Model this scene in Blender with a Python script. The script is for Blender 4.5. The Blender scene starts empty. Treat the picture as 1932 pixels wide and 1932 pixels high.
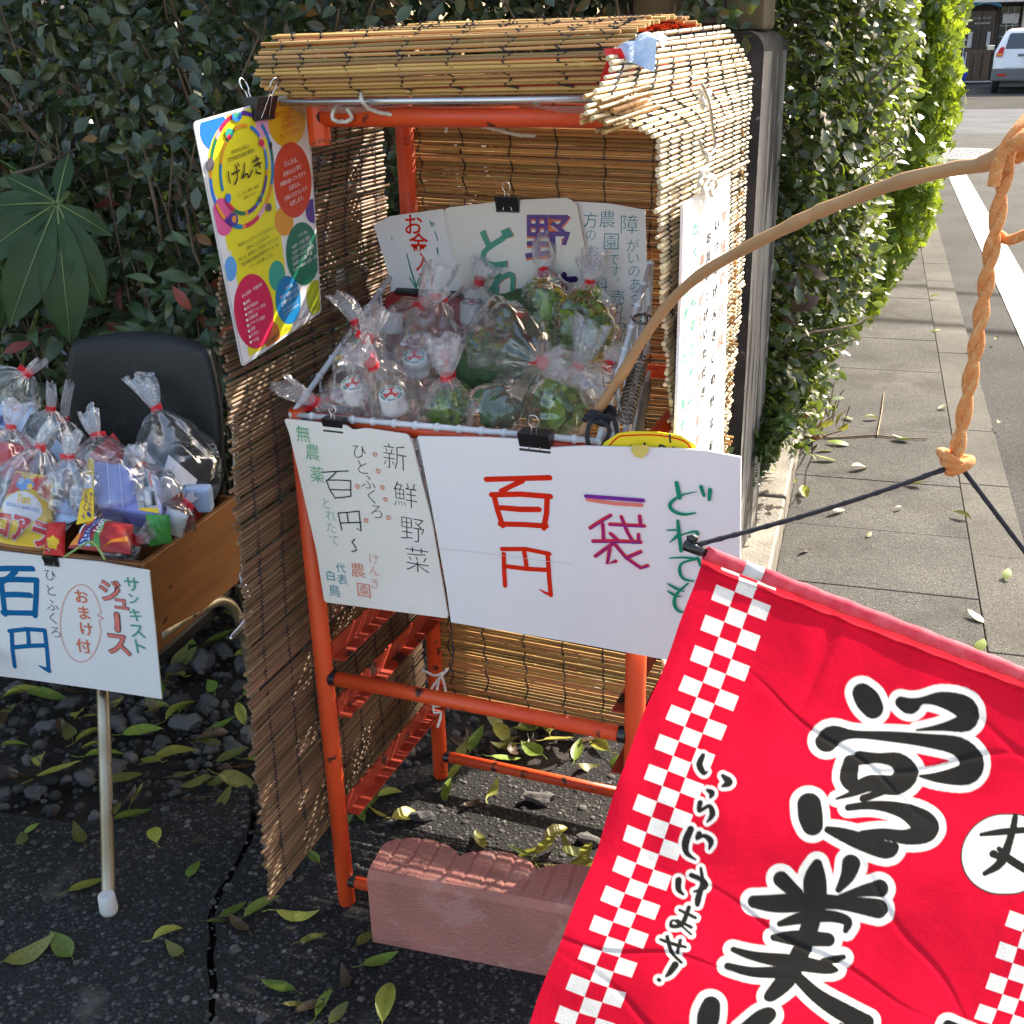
import bpy, bmesh, math, random
import numpy as np
from math import sin, cos, tan, pi, radians, atan2, sqrt, hypot
from mathutils import Vector, Matrix, noise

random.seed(7); np.random.seed(7)
scene = bpy.context.scene
COL = scene.collection

# ------------------------------------------------------------------ camera
FPX, PITCH, ROLL, EYE = 2140.0, radians(22.5), radians(1.43), 1.45
_f = Vector((0, cos(PITCH), -sin(PITCH))); _u0 = Vector((0, sin(PITCH), cos(PITCH))); _r0 = Vector((1, 0, 0))
CR = _r0 * cos(ROLL) - _u0 * sin(ROLL); CU = _u0 * cos(ROLL) + _r0 * sin(ROLL)
CAM = Vector((0, 0, EYE))
cd = bpy.data.cameras.new('camera'); cam = bpy.data.objects.new('camera', cd); COL.objects.link(cam)
cd.sensor_width = 36; cd.sensor_height = 36; cd.lens = 36 * FPX / 1932; cd.clip_start = 0.05; cd.clip_end = 400
m = Matrix.Identity(4)
for i in range(3):
    m[i][0] = CR[i]; m[i][1] = CU[i]; m[i][2] = -_f[i]; m[i][3] = CAM[i]
cam.matrix_world = m
scene.camera = cam

# ------------------------------------------------------------------ light
SUN_AZ, SUN_EL = radians(45), radians(35)          # azimuth clockwise from +Y
world = bpy.data.worlds.new('World'); scene.world = world; world.use_nodes = True
wn = world.node_tree; wn.nodes.clear()
sky = wn.nodes.new('ShaderNodeTexSky'); sky.sky_type = 'NISHITA'; sky.sun_disc = False
sky.dust_density = 3.0; sky.ozone_density = .4; sky.sun_elevation = SUN_EL; sky.sun_rotation = SUN_AZ
bg = wn.nodes.new('ShaderNodeBackground'); bg.inputs[1].default_value = 0.15
wo = wn.nodes.new('ShaderNodeOutputWorld')
wn.links.new(sky.outputs[0], bg.inputs[0]); wn.links.new(bg.outputs[0], wo.inputs[0])
sl = bpy.data.lights.new('sun', 'SUN'); sl.energy = 4.3; sl.angle = radians(0.5); sl.color = (1, .98, .94)
so = bpy.data.objects.new('sun', sl); COL.objects.link(so)
SDIR = Vector((sin(SUN_AZ) * cos(SUN_EL), cos(SUN_AZ) * cos(SUN_EL), sin(SUN_EL)))
so.rotation_euler = SDIR.to_track_quat('Z', 'Y').to_euler(); so.location = (6, 6, 9)
scene.view_settings.view_transform = 'Standard'; scene.view_settings.look = 'None'
scene.view_settings.exposure = 1.70; scene.view_settings.gamma = 1
scene.view_settings.use_curve_mapping = False
scene.view_settings.use_white_balance = True; scene.view_settings.white_balance_temperature = 7300; scene.view_settings.white_balance_tint = 10
scene.cycles.transparent_max_bounces = 24; scene.cycles.max_bounces = 8
scene.cycles.use_denoising = True; scene.cycles.sample_clamp_indirect = 6
scene.cycles.caustics_reflective = False; scene.cycles.caustics_refractive = False

# ------------------------------------------------------------------ frames of the place
def raydir(x, y): return _f + CR * ((x - 966) / FPX) - CU * ((y - 966) / FPX)
def P(x, y, a): return CAM + raydir(x, y) * a                       # point at axis depth a
def onplane(x, y, p0, n):
    d = raydir(x, y); return CAM + d * ((p0 - CAM).dot(n) / d.dot(n))
def G(x, y, z=0.0):
    d = raydir(x, y); return CAM + d * ((z - EYE) / d.z)
SA = radians(22)
SO = Vector((-.32, 1.65, 0)); SW = Vector((cos(SA), -sin(SA), 0)); SD = Vector((sin(SA), cos(SA), 0)); ZZ = Vector((0, 0, 1))
def S(w, d, z): return SO + SW * w + SD * d + ZZ * z                 # shed frame: width, depth, height
TA = radians(17.4)
TS = Vector((sin(TA), cos(TA), 0)); TT = Vector((cos(TA), -sin(TA), 0))
def ST(s, t, z=0.0): return TS * s + TT * t + ZZ * z                 # street frame: along, across, height
def mat4(o, x, y, z):
    return Matrix(((x[0], y[0], z[0], o[0]), (x[1], y[1], z[1], o[1]), (x[2], y[2], z[2], o[2]), (0, 0, 0, 1)))

# ------------------------------------------------------------------ object helpers
def tag(o, label, cat, group=None, kind=None):
    if label: o['label'] = label
    if cat: o['category'] = cat
    if group: o['group'] = group
    if kind: o['kind'] = kind
    return o
def thing(name, label, cat, loc=(0, 0, 0), group=None):
    o = bpy.data.objects.new(name, None); COL.objects.link(o); o.location = loc; o.empty_display_size = .05
    return tag(o, label, cat, group)
def link(name, me, parent=None, mw=None):
    o = bpy.data.objects.new(name, me); COL.objects.link(o)
    if parent is not None:
        o.parent = parent
        if parent.parent is None: o.matrix_parent_inverse = parent.matrix_basis.inverted()
    if mw is not None: o.matrix_basis = mw
    return o
class MB:
    def __init__(s): s.V = []; s.F = []; s.I = []; s.mi = 0
    def add(s, vs, fs):
        k = len(s.V); s.V += [tuple(v) for v in vs]
        for f in fs: s.F.append([i + k for i in f]); s.I.append(s.mi)
    def box(s, c, sx, sy, sz, R=None):
        vs = []
        for a in (-1, 1):
            for b in (-1, 1):
                for d in (-1, 1):
                    v = Vector((a * sx / 2, b * sy / 2, d * sz / 2))
                    if R is not None: v = R @ v
                    vs.append(Vector(c) + v)
        s.add(vs, [(0, 1, 3, 2), (4, 6, 7, 5), (0, 4, 5, 1), (2, 3, 7, 6), (0, 2, 6, 4), (1, 5, 7, 3)])
    def fbox(s, o, x, y, z):                      # box from a corner along three edge vectors
        o = Vector(o)
        vs = [o, o + x, o + x + y, o + y, o + z, o + x + z, o + x + y + z, o + y + z]
        fs = [(0, 3, 2, 1), (4, 5, 6, 7), (0, 1, 5, 4), (1, 2, 6, 5), (2, 3, 7, 6), (3, 0, 4, 7)]
        if x.cross(y).dot(z) < 0: fs = [f[::-1] for f in fs]
        s.add(vs, fs)
    def tube(s, pts, r, n=8, cap=True):
        pts = [Vector(p) for p in pts]; N = len(pts)
        rs = r if isinstance(r, (list, tuple)) else [r] * N
        t0 = (pts[1] - pts[0]).normalized()
        a = t0.orthogonal().normalized(); vs = []
        for i, p in enumerate(pts):
            t = (pts[min(i + 1, N - 1)] - pts[max(i - 1, 0)])
            if t.length < 1e-9: t = t0
            t.normalize()
            a = (a - t * a.dot(t))
            if a.length < 1e-6: a = t.orthogonal()
            a.normalize(); b = t.cross(a)
            for k in range(n):
                th = 2 * pi * k / n
                vs.append(p + (a * cos(th) + b * sin(th)) * rs[i])
        fs = []
        for i in range(N - 1):
            for k in range(n):
                k2 = (k + 1) % n
                fs.append((i * n + k, i * n + k2, (i + 1) * n + k2, (i + 1) * n + k))
        if cap:
            fs.append(tuple(range(n))[::-1]); fs.append(tuple((N - 1) * n + k for k in range(n)))
        s.add(vs, fs)
    def lathe(s, prof, M=Matrix.Identity(4), n=20):
        vs = []
        for r, z in prof:
            for k in range(n):
                th = 2 * pi * k / n; vs.append(M @ Vector((r * cos(th), r * sin(th), z)))
        fs = []
        for i in range(len(prof) - 1):
            for k in range(n):
                k2 = (k + 1) % n
                fs.append((i * n + k, i * n + k2, (i + 1) * n + k2, (i + 1) * n + k))
        if prof[0][0] > 1e-5: fs.append(tuple(range(n))[::-1])
        if prof[-1][0] > 1e-5: fs.append(tuple((len(prof) - 1) * n + k for k in range(n)))
        s.add(vs, fs)
    def grid(s, fn, nu, nv):
        vs = [fn(i / nu, j / nv) for j in range(nv + 1) for i in range(nu + 1)]
        fs = [(j * (nu + 1) + i, j * (nu + 1) + i + 1, (j + 1) * (nu + 1) + i + 1, (j + 1) * (nu + 1) + i) for j in range(nv) for i in range(nu)]
        s.add(vs, fs)
    def mesh(s, name, mats, smooth=False):
        me = bpy.data.meshes.new(name); me.from_pydata(s.V, [], s.F)
        for mm in (mats if isinstance(mats, (list, tuple)) else [mats]): me.materials.append(mm)
        me.polygons.foreach_set('material_index', s.I)
        if smooth: me.polygons.foreach_set('use_smooth', [True] * len(s.F))
        me.update(); return me
    def build(s, name, mats, parent=None, smooth=False, bevel=0):
        o = link(name, s.mesh(name, mats, smooth), parent)
        if bevel:
            b = o.modifiers.new('bevel', 'BEVEL'); b.width = bevel; b.segments = 2; b.limit_method = 'ANGLE'
        return o
def spline(pts, n=6):
    pts = [Vector(p) for p in pts]; out = []
    for i in range(len(pts) - 1):
        p0 = pts[max(i - 1, 0)]; p1 = pts[i]; p2 = pts[i + 1]; p3 = pts[min(i + 2, len(pts) - 1)]
        for k in range(n):
            t = k / n
            out.append(.5 * ((2 * p1) + (p2 - p0) * t + (2 * p0 - 5 * p1 + 4 * p2 - p3) * t * t + (3 * p1 - p0 - 3 * p2 + p3) * t ** 3))
    out.append(pts[-1]); return out
def mesh_np(name, V, F, mat):                     # V (n,3), F (m,k) all the same size
    me = bpy.data.meshes.new(name); n, k = F.shape
    me.vertices.add(len(V)); me.vertices.foreach_set('co', V.astype(np.float32).ravel())
    me.loops.add(n * k); me.loops.foreach_set('vertex_index', F.astype(np.int32).ravel())
    me.polygons.add(n); me.polygons.foreach_set('loop_start', np.arange(0, n * k, k, dtype=np.int32))
    me.polygons.foreach_set('loop_total', np.full(n, k, dtype=np.int32))
    me.materials.append(mat); me.update(calc_edges=True); return me
def rand_rot(n, up=None, spread=1.0):
    """n random frames; column 2 leans to `up` (n,3) by spread"""
    q = np.random.normal(size=(n, 3)); q /= np.linalg.norm(q, axis=1)[:, None]
    z = q if up is None else up + q * spread
    z /= np.linalg.norm(z, axis=1)[:, None]
    h = np.random.normal(size=(n, 3)); x = h - z * (h * z).sum(1)[:, None]; x /= np.linalg.norm(x, axis=1)[:, None]
    y = np.cross(z, x); return np.stack([x, y, z], 2)
def scatter(name, pv, pf, pos, R, size, mat, parent=None, smooth=False):
    pv = np.array(pv, float); pf = np.array(pf, int); n = len(pos)
    if np.ndim(size) == 1: size = size[:, None, None]
    V = np.einsum('nij,kj->nki', R, pv) * size + pos[:, None, :]
    F = pf[None] + (np.arange(n) * len(pv))[:, None, None]
    me = mesh_np(name, V.reshape(-1, 3), F.reshape(-1, pf.shape[1]), mat)
    if smooth: me.polygons.foreach_set('use_smooth', [True] * len(me.polygons))
    return link(name, me, parent)

# ------------------------------------------------------------------ materials
def newmat(name):
    mt = bpy.data.materials.new(name); mt.use_nodes = True; nt = mt.node_tree; nt.nodes.clear()
    out = nt.nodes.new('ShaderNodeOutputMaterial'); return mt, nt, out
def N(nt, typ, **kw):
    n = nt.nodes.new(typ)
    for k, v in kw.items(): setattr(n, k, v)
    return n
def rgba(c): return (c[0], c[1], c[2], 1)
def Mat(name, c1, c2=None, rough=.6, scale=12, spec=.4, metal=0, bump=0, bscale=None, rnd=0.0, island=0.0, trans=0.0, tcol=None,
        stretch=None, detail=5, sharp=(.35, .65), c3=None, c3scale=40, c3thr=.62, coat=0, sheen=0):
    mt, nt, out = newmat(name); L = nt.links.new
    tc = N(nt, 'ShaderNodeTexCoord'); vec = tc.outputs['Object']
    if stretch:
        mp = N(nt, 'ShaderNodeMapping'); mp.inputs['Scale'].default_value = stretch; L(vec, mp.inputs[0]); vec = mp.outputs[0]
    b = N(nt, 'ShaderNodeBsdfPrincipled'); b.inputs['Roughness'].default_value = rough; b.inputs['Metallic'].default_value = metal
    b.inputs['Specular IOR Level'].default_value = spec; b.inputs['Coat Weight'].default_value = coat
    if c2 is None: c2 = tuple(x * .8 for x in c1)
    no = N(nt, 'ShaderNodeTexNoise'); no.inputs['Scale'].default_value = scale; no.inputs['Detail'].default_value = detail; L(vec, no.inputs[0])
    cr = N(nt, 'ShaderNodeValToRGB'); cr.color_ramp.elements[0].position = sharp[0]; cr.color_ramp.elements[1].position = sharp[1]
    cr.color_ramp.elements[0].color = rgba(c2); cr.color_ramp.elements[1].color = rgba(c1); L(no.outputs[0], cr.inputs[0])
    col = cr.outputs[0]
    if c3:
        n3 = N(nt, 'ShaderNodeTexNoise'); n3.inputs['Scale'].default_value = c3scale; n3.inputs['Detail'].default_value = 6; L(vec, n3.inputs[0])
        r3 = N(nt, 'ShaderNodeValToRGB'); r3.color_ramp.elements[0].position = c3thr; r3.color_ramp.elements[1].position = c3thr + .06
        L(n3.outputs[0], r3.inputs[0])
        mx = N(nt, 'ShaderNodeMix', data_type='RGBA'); L(r3.outputs[0], mx.inputs[0]); L(col, mx.inputs[6]); mx.inputs[7].default_value = rgba(c3); col = mx.outputs[2]
    src = None
    if rnd: src = N(nt, 'ShaderNodeObjectInfo').outputs['Random']; amt = rnd
    if island: src = N(nt, 'ShaderNodeNewGeometry').outputs['Random Per Island']; amt = island
    if src is not None:
        mr = N(nt, 'ShaderNodeMapRange'); mr.inputs[3].default_value = 1 - amt; mr.inputs[4].default_value = 1 + amt; L(src, mr.inputs[0])
        mh = N(nt, 'ShaderNodeMapRange'); mh.inputs[3].default_value = .5 + .035 * amt; mh.inputs[4].default_value = .5 - .035 * amt
        ml = N(nt, 'ShaderNodeMath', operation='MULTIPLY'); ml.inputs[1].default_value = 7.13; L(src, ml.inputs[0])
        fr = N(nt, 'ShaderNodeMath', operation='FRACT'); L(ml.outputs[0], fr.inputs[0]); L(fr.outputs[0], mh.inputs[0])
        hs = N(nt, 'ShaderNodeHueSaturation'); L(col, hs.inputs['Color']); L(mr.outputs[0], hs.inputs['Value']); L(mh.outputs[0], hs.inputs['Hue']); col = hs.outputs[0]
    L(col, b.inputs['Base Color'])
    if bump:
        nb = N(nt, 'ShaderNodeTexNoise'); nb.inputs['Scale'].default_value = bscale or scale * 4; nb.inputs['Detail'].default_value = 4; L(vec, nb.inputs[0])
        bp = N(nt, 'ShaderNodeBump'); bp.inputs['Strength'].default_value = bump; bp.inputs['Distance'].default_value = .004
        L(nb.outputs[0], bp.inputs['Height']); L(bp.outputs[0], b.inputs['Normal'])
    sh = b.outputs[0]
    if trans:
        tr = N(nt, 'ShaderNodeBsdfTranslucent')
        if tcol: tr.inputs[0].default_value = rgba(tcol)
        else: L(col, tr.inputs[0])
        mx = N(nt, 'ShaderNodeMixShader'); mx.inputs[0].default_value = trans; L(sh, mx.inputs[1]); L(tr.outputs[0], mx.inputs[2]); sh = mx.outputs[0]
    L(sh, out.inputs[0]); return mt
def Film(name, tint=(.985, .99, 1), haze=.05, rough=.07, refl=.9, bscale=22, bump=.75):
    mt, nt, out = newmat(name); L = nt.links.new
    tr = N(nt, 'ShaderNodeBsdfTransparent'); tr.inputs[0].default_value = rgba(tint)
    gl = N(nt, 'ShaderNodeBsdfGlossy'); gl.inputs['Roughness'].default_value = rough; gl.inputs[0].default_value = (1, 1, 1, 1)
    df = N(nt, 'ShaderNodeBsdfDiffuse'); df.inputs[0].default_value = (.8, .82, .86, 1)
    tc = N(nt, 'ShaderNodeTexCoord'); nz = N(nt, 'ShaderNodeTexNoise'); nz.inputs['Scale'].default_value = bscale; nz.noise_type = 'RIDGED_MULTIFRACTAL'; nz.inputs['Detail'].default_value = 2; nz.inputs['Distortion'].default_value = .8
    L(tc.outputs['Object'], nz.inputs[0])
    bp = N(nt, 'ShaderNodeBump'); bp.inputs['Strength'].default_value = bump; bp.inputs['Distance'].default_value = .01; L(nz.outputs[0], bp.inputs['Height'])
    L(bp.outputs[0], gl.inputs['Normal'])
    lw = N(nt, 'ShaderNodeLayerWeight'); lw.inputs[0].default_value = .30; L(bp.outputs[0], lw.inputs['Normal'])
    mr = N(nt, 'ShaderNodeMapRange'); mr.inputs[3].default_value = .035; mr.inputs[4].default_value = refl; L(lw.outputs['Facing'], mr.inputs[0])
    m1 = N(nt, 'ShaderNodeMixShader'); m1.inputs[0].default_value = haze; L(tr.outputs[0], m1.inputs[1]); L(df.outputs[0], m1.inputs[2])
    m2 = N(nt, 'ShaderNodeMixShader'); L(mr.outputs[0], m2.inputs[0]); L(m1.outputs[0], m2.inputs[1]); L(gl.outputs[0], m2.inputs[2])
    L(m2.outputs[0], out.inputs[0]); return mt
def Ink(name, c, rough=.7, trans=0): return Mat(name, c, tuple(x * .88 for x in c), rough=max(rough, .9), scale=60, spec=.02, trans=trans)

M = {}
M['board'] = Mat('white_board', (.80, .80, .80), (.76, .76, .765), rough=.8, scale=5, spec=.08, c3=(.70, .69, .665), c3scale=5, c3thr=.60, bump=.05, bscale=3)
M['board_old'] = Mat('aged_board', (.78, .77, .72), (.72, .70, .63), rough=.8, scale=4, spec=.08, c3=(.64, .58, .46), c3scale=6, c3thr=.63)
M['red_ink'] = Ink('red_marker', (.72, .03, .012)); M['purple_ink'] = Ink('purple_marker', (.16, .06, .30)); M['green_ink'] = Ink('green_marker', (.01, .26, .15))
M['black_ink'] = Ink('black_pen', (.035, .04, .045)); M['ltgreen_ink'] = Ink('light_green_pen', (.12, .42, .22)); M['orange_ink'] = Ink('orange_pen', (.75, .20, .10))
M['teal_ink'] = Ink('teal_pen', (.01, .25, .32)); M['blue_ink'] = Ink('blue_marker', (.005, .14, .34)); M['pink_ink'] = Ink('pink_marker', (.80, .22, .18)); M['ltteal_ink'] = Ink('pale_green_marker', (.10, .38, .28))
M['red_paint'] = Mat('orange_red_paint', (.74, .085, .020), (.64, .062, .016), rough=.42, scale=8, spec=.5, c3=(.07, .025, .018), c3scale=30, c3thr=.635, bump=.12, bscale=60)
M['red_paint_old'] = Mat('chipped_red_paint', (.42, .048, .022), (.30, .035, .02), rough=.5, scale=10, c3=(.03, .014, .012), c3scale=22, c3thr=.58, bump=.3, bscale=60)
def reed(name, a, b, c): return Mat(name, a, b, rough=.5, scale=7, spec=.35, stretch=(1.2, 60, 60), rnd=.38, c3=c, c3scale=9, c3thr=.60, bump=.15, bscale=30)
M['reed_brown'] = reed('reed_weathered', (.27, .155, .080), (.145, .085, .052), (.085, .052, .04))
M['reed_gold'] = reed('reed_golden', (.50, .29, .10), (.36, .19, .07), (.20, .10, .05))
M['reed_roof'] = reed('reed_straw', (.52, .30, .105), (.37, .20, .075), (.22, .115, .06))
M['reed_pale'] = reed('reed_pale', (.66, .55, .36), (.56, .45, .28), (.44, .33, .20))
def Aggregate(name, cols, scale, binder, mix=.5, patch=None, bump=.8, patch_scale=5, thr=.62):
    mt, nt, out = newmat(name); L = nt.links.new; tc = N(nt, 'ShaderNodeTexCoord'); b = N(nt, 'ShaderNodeBsdfPrincipled'); b.inputs['Roughness'].default_value = .88; b.inputs['Specular IOR Level'].default_value = .12
    wz = N(nt, 'ShaderNodeTexNoise'); wz.inputs['Scale'].default_value = scale * .5; L(tc.outputs['Object'], wz.inputs[0])
    ad = N(nt, 'ShaderNodeMix', data_type='VECTOR'); ad.inputs[0].default_value = .012; L(tc.outputs['Object'], ad.inputs[4]); L(wz.outputs['Color'], ad.inputs[5])
    vo = N(nt, 'ShaderNodeTexVoronoi'); vo.inputs['Scale'].default_value = scale; L(ad.outputs[1], vo.inputs['Vector'])
    sp = N(nt, 'ShaderNodeSeparateColor'); L(vo.outputs['Color'], sp.inputs[0]); cr = N(nt, 'ShaderNodeValToRGB'); cr.color_ramp.interpolation = 'LINEAR'
    for i, c in enumerate(cols):
        e = cr.color_ramp.elements[i] if i < 2 else cr.color_ramp.elements.new(.5)
        e.position = i / (len(cols) - 1); e.color = rgba(c)
    L(sp.outputs[0], cr.inputs[0])
    gt_ = N(nt, 'ShaderNodeMath', operation='MULTIPLY_ADD'); gt_.inputs[1].default_value = 1.1; gt_.inputs[2].default_value = 0; L(sp.outputs[1], gt_.inputs[0])
    th = N(nt, 'ShaderNodeMath', operation='LESS_THAN'); th.inputs[1].default_value = mix; L(gt_.outputs[0], th.inputs[0])
    ds_ = N(nt, 'ShaderNodeMapRange'); ds_.inputs[1].default_value = .30; ds_.inputs[2].default_value = .55; ds_.inputs[3].default_value = 1; ds_.inputs[4].default_value = 0; L(vo.outputs['Distance'], ds_.inputs[0])
    ml = N(nt, 'ShaderNodeMath', operation='MULTIPLY'); L(th.outputs[0], ml.inputs[0]); L(ds_.outputs[0], ml.inputs[1])
    no = N(nt, 'ShaderNodeTexNoise'); no.inputs['Scale'].default_value = scale * 1.7; no.inputs['Detail'].default_value = 8; L(tc.outputs['Object'], no.inputs[0])
    r2 = N(nt, 'ShaderNodeValToRGB'); r2.color_ramp.elements[0].color = rgba(tuple(x * .45 for x in binder)); r2.color_ramp.elements[1].color = rgba(tuple(x * 1.5 for x in binder)); r2.color_ramp.elements[0].position = .33; r2.color_ramp.elements[1].position = .68; L(no.outputs[0], r2.inputs[0])
    mx = N(nt, 'ShaderNodeMix', data_type='RGBA'); L(ml.outputs[0], mx.inputs[0]); L(r2.outputs[0], mx.inputs[6]); L(cr.outputs[0], mx.inputs[7]); col = mx.outputs[2]
    n3 = N(nt, 'ShaderNodeTexNoise'); n3.inputs['Scale'].default_value = patch_scale; n3.inputs['Detail'].default_value = 9; n3.inputs['Roughness'].default_value = .62; L(tc.outputs['Object'], n3.inputs[0])
    if patch:
        r3 = N(nt, 'ShaderNodeMapRange'); r3.inputs[1].default_value = thr; r3.inputs[2].default_value = thr + .12; r3.inputs[4].default_value = .75; L(n3.outputs[0], r3.inputs[0])
        m3 = N(nt, 'ShaderNodeMix', data_type='RGBA'); L(r3.outputs[0], m3.inputs[0]); L(col, m3.inputs[6]); m3.inputs[7].default_value = rgba(patch); col = m3.outputs[2]
    n4 = N(nt, 'ShaderNodeTexNoise'); n4.inputs['Scale'].default_value = 2.2; n4.inputs['Detail'].default_value = 5; L(tc.outputs['Object'], n4.inputs[0]); r4 = N(nt, 'ShaderNodeMapRange'); r4.inputs[1].default_value = .3; r4.inputs[2].default_value = .7; r4.inputs[3].default_value = .72; r4.inputs[4].default_value = 1.25; L(n4.outputs[0], r4.inputs[0])
    hs = N(nt, 'ShaderNodeHueSaturation'); L(r4.outputs[0], hs.inputs['Value']); L(col, hs.inputs['Color']); L(hs.outputs[0], b.inputs['Base Color'])
    s2 = N(nt, 'ShaderNodeMath', operation='MULTIPLY_ADD'); s2.inputs[1].default_value = .6; L(ml.outputs[0], s2.inputs[0]); L(no.outputs[0], s2.inputs[2])
    bp = N(nt, 'ShaderNodeBump'); bp.inputs['Strength'].default_value = bump; bp.inputs['Distance'].default_value = .004; L(s2.outputs[0], bp.inputs['Height']); L(bp.outputs[0], b.inputs['Normal'])
    L(b.outputs[0], out.inputs[0]); return mt
M['cord'] = Mat('dark_cord', (.035, .033, .04), (.02, .02, .025), rough=.9, scale=200)
M['string'] = Mat('white_string', (.72, .69, .62), (.6, .56, .48), rough=.9, scale=300, bump=.4, bscale=500)
M['black'] = Mat('black_metal', (.012, .012, .013), (.016, .016, .018), rough=.3, spec=.5)
M['wire'] = Mat('bright_wire', (.62, .62, .62), (.55, .55, .55), rough=.2, metal=1)
M['steel'] = Mat('grey_steel', (.45, .45, .44), (.36, .34, .30), rough=.3, metal=1, scale=20)
M['tape'] = Mat('red_tape', (.75, .02, .03), (.65, .015, .03), rough=.3, spec=.5)
M['film'] = Film('clear_film'); M['film_tail'] = Film('pleated_film', haze=.24, refl=.5, bscale=90)
M['basket'] = Mat('white_coated_wire', (.70, .72, .76), (.6, .62, .66), rough=.4)

# ------------------------------------------------------------------ writing on flat boards
class Board:
    """a flat panel given by a point, its right and up directions"""
    def __init__(s, p0, ux, uy):
        s.p0 = Vector(p0); s.ux = Vector(ux).normalized(); uy = Vector(uy); s.uy = (uy - s.ux * uy.dot(s.ux)).normalized(); s.n = s.ux.cross(s.uy)
        s.k = 0
    def uv(s, x, y):
        p = onplane(x, y, s.p0, s.n) - s.p0; return p.dot(s.ux), p.dot(s.uy)
    def pt(s, u, v, h=0): return s.p0 + s.ux * u + s.uy * v + s.n * h
    def scale(s, x, y): return (onplane(x, y, s.p0, s.n) - CAM).dot(_f) / FPX
    def lift(s): s.k += 1; return .0004 + s.k * .00002
def panel(name, mat, bd, pts, th=.004, parent=None, rnd=0, face=0):
    """board outline from corner points in the photo; the solid lies behind its face"""
    uv = [bd.uv(*p) for p in pts]
    if rnd:
        o = []
        for i, c in enumerate(uv):
            c = Vector(c); a = Vector(uv[i - 1]); b = Vector(uv[(i + 1) % len(uv)])
            p = c + (a - c).normalized() * rnd; q = c + (b - c).normalized() * rnd
            for k in range(5):
                t = k / 4; o.append((p * (1 - t) + c * t) * (1 - t) + (c * (1 - t) + q * t) * t)
        uv = o
    n = len(uv); mb = MB()
    vs = [bd.pt(u, v, face) for u, v in uv] + [bd.pt(u, v, face - th) for u, v in uv]
    ar = sum(uv[i - 1][0] * uv[i][1] - uv[i][0] * uv[i - 1][1] for i in range(n))
    f = tuple(range(n)); g = tuple(range(n, 2 * n))
    fs = [f, g[::-1]] + [(i, n + i, n + (i + 1) % n, (i + 1) % n) for i in range(n)]
    if ar < 0: fs = [x[::-1] for x in fs]
    mb.add(vs, fs); return mb.build(name, mat, parent)
def ribbon(mb, bd, uv, ws, h=None, cap=True):
    """a pen stroke: uv points, width per point"""
    if h is None: h = bd.lift()
    uv = [Vector(p) for p in uv]; nrm = []
    for i in range(len(uv)):
        t = uv[min(i + 1, len(uv) - 1)] - uv[max(i - 1, 0)]
        t = t.normalized() if t.length > 1e-9 else Vector((1, 0)); nrm.append(Vector((-t.y, t.x)))
    vs = []
    for p, q, w in zip(uv, nrm, ws):
        a = p + q * w / 2; b = p - q * w / 2; vs += [bd.pt(a.x, a.y, h), bd.pt(b.x, b.y, h)]
    fs = [(2 * i, 2 * i + 1, 2 * i + 3, 2 * i + 2) for i in range(len(uv) - 1)]
    mb.add(vs, fs)
    if cap:
        for p, w in ((uv[0], ws[0]), (uv[-1], ws[-1])):
            hh = bd.lift()
            mb.add([bd.pt(p.x + cos(t * pi / 4) * w / 2, p.y + sin(t * pi / 4) * w / 2, hh) for t in range(8)], [tuple(range(8))])
def zoomer(x0, y0, sc):
    return lambda x, y: ((x0 + x * sc) / 1.56522, (y0 + y * sc) / 1.56522)
def strokes(name, mat, bd, parent, Z, lst, w, round_=True):
    mb = MB(); w0 = w
    for st in lst:
        px = [Z(p[0], p[1]) for p in st]; sc = bd.scale(*px[0]) / (Z(1, 0)[0] - Z(0, 0)[0]) ** -1
        uv = [bd.uv(*p) for p in px]; ww = [(p[2] if len(p) > 2 else w0) * sc for p in st]
        if len(uv) > 2 and round_:
            s3 = spline([(u, v, q) for (u, v), q in zip(uv, ww)], 5); uv = [(p.x, p.y) for p in s3]; ww = [p.z for p in s3]
        elif len(uv) == 2:                      # a slight hand wobble
            a, b = Vector(uv[0]), Vector(uv[1]); q = Vector((-(b - a).y, (b - a).x)) * random.uniform(-.02, .02)
            uv = [a, (a + b) / 2 + q, b]; ww = [ww[0], (ww[0] + ww[1]) / 2 * random.uniform(.9, 1.05), ww[1]]
        ribbon(mb, bd, uv, ww)
    return mb.build(name, mat, parent)
_gl = {}
def glyph(ch, off=0.0):
    if (ch, off) not in _gl:
        c = bpy.data.curves.new('glyph', 'FONT'); c.body = ch; c.resolution_u = 2; c.offset = off
        o = bpy.data.objects.new('glyph', c); COL.objects.link(o); bpy.context.view_layer.update()
        me = bpy.data.meshes.new_from_object(o.evaluated_get(bpy.context.evaluated_depsgraph_get()))
        V = [v.co.copy() for v in me.vertices]; F = [tuple(p.vertices) for p in me.polygons]
        bpy.data.objects.remove(o); bpy.data.curves.remove(c); bpy.data.meshes.remove(me)
        if V:
            x0 = min(v.x for v in V); x1 = max(v.x for v in V); y0 = min(v.y for v in V); y1 = max(v.y for v in V)
        else: x0 = x1 = y0 = y1 = 0
        _gl[(ch, off)] = (V, F, x0, x1, y0, y1)
    return _gl[(ch, off)]
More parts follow.
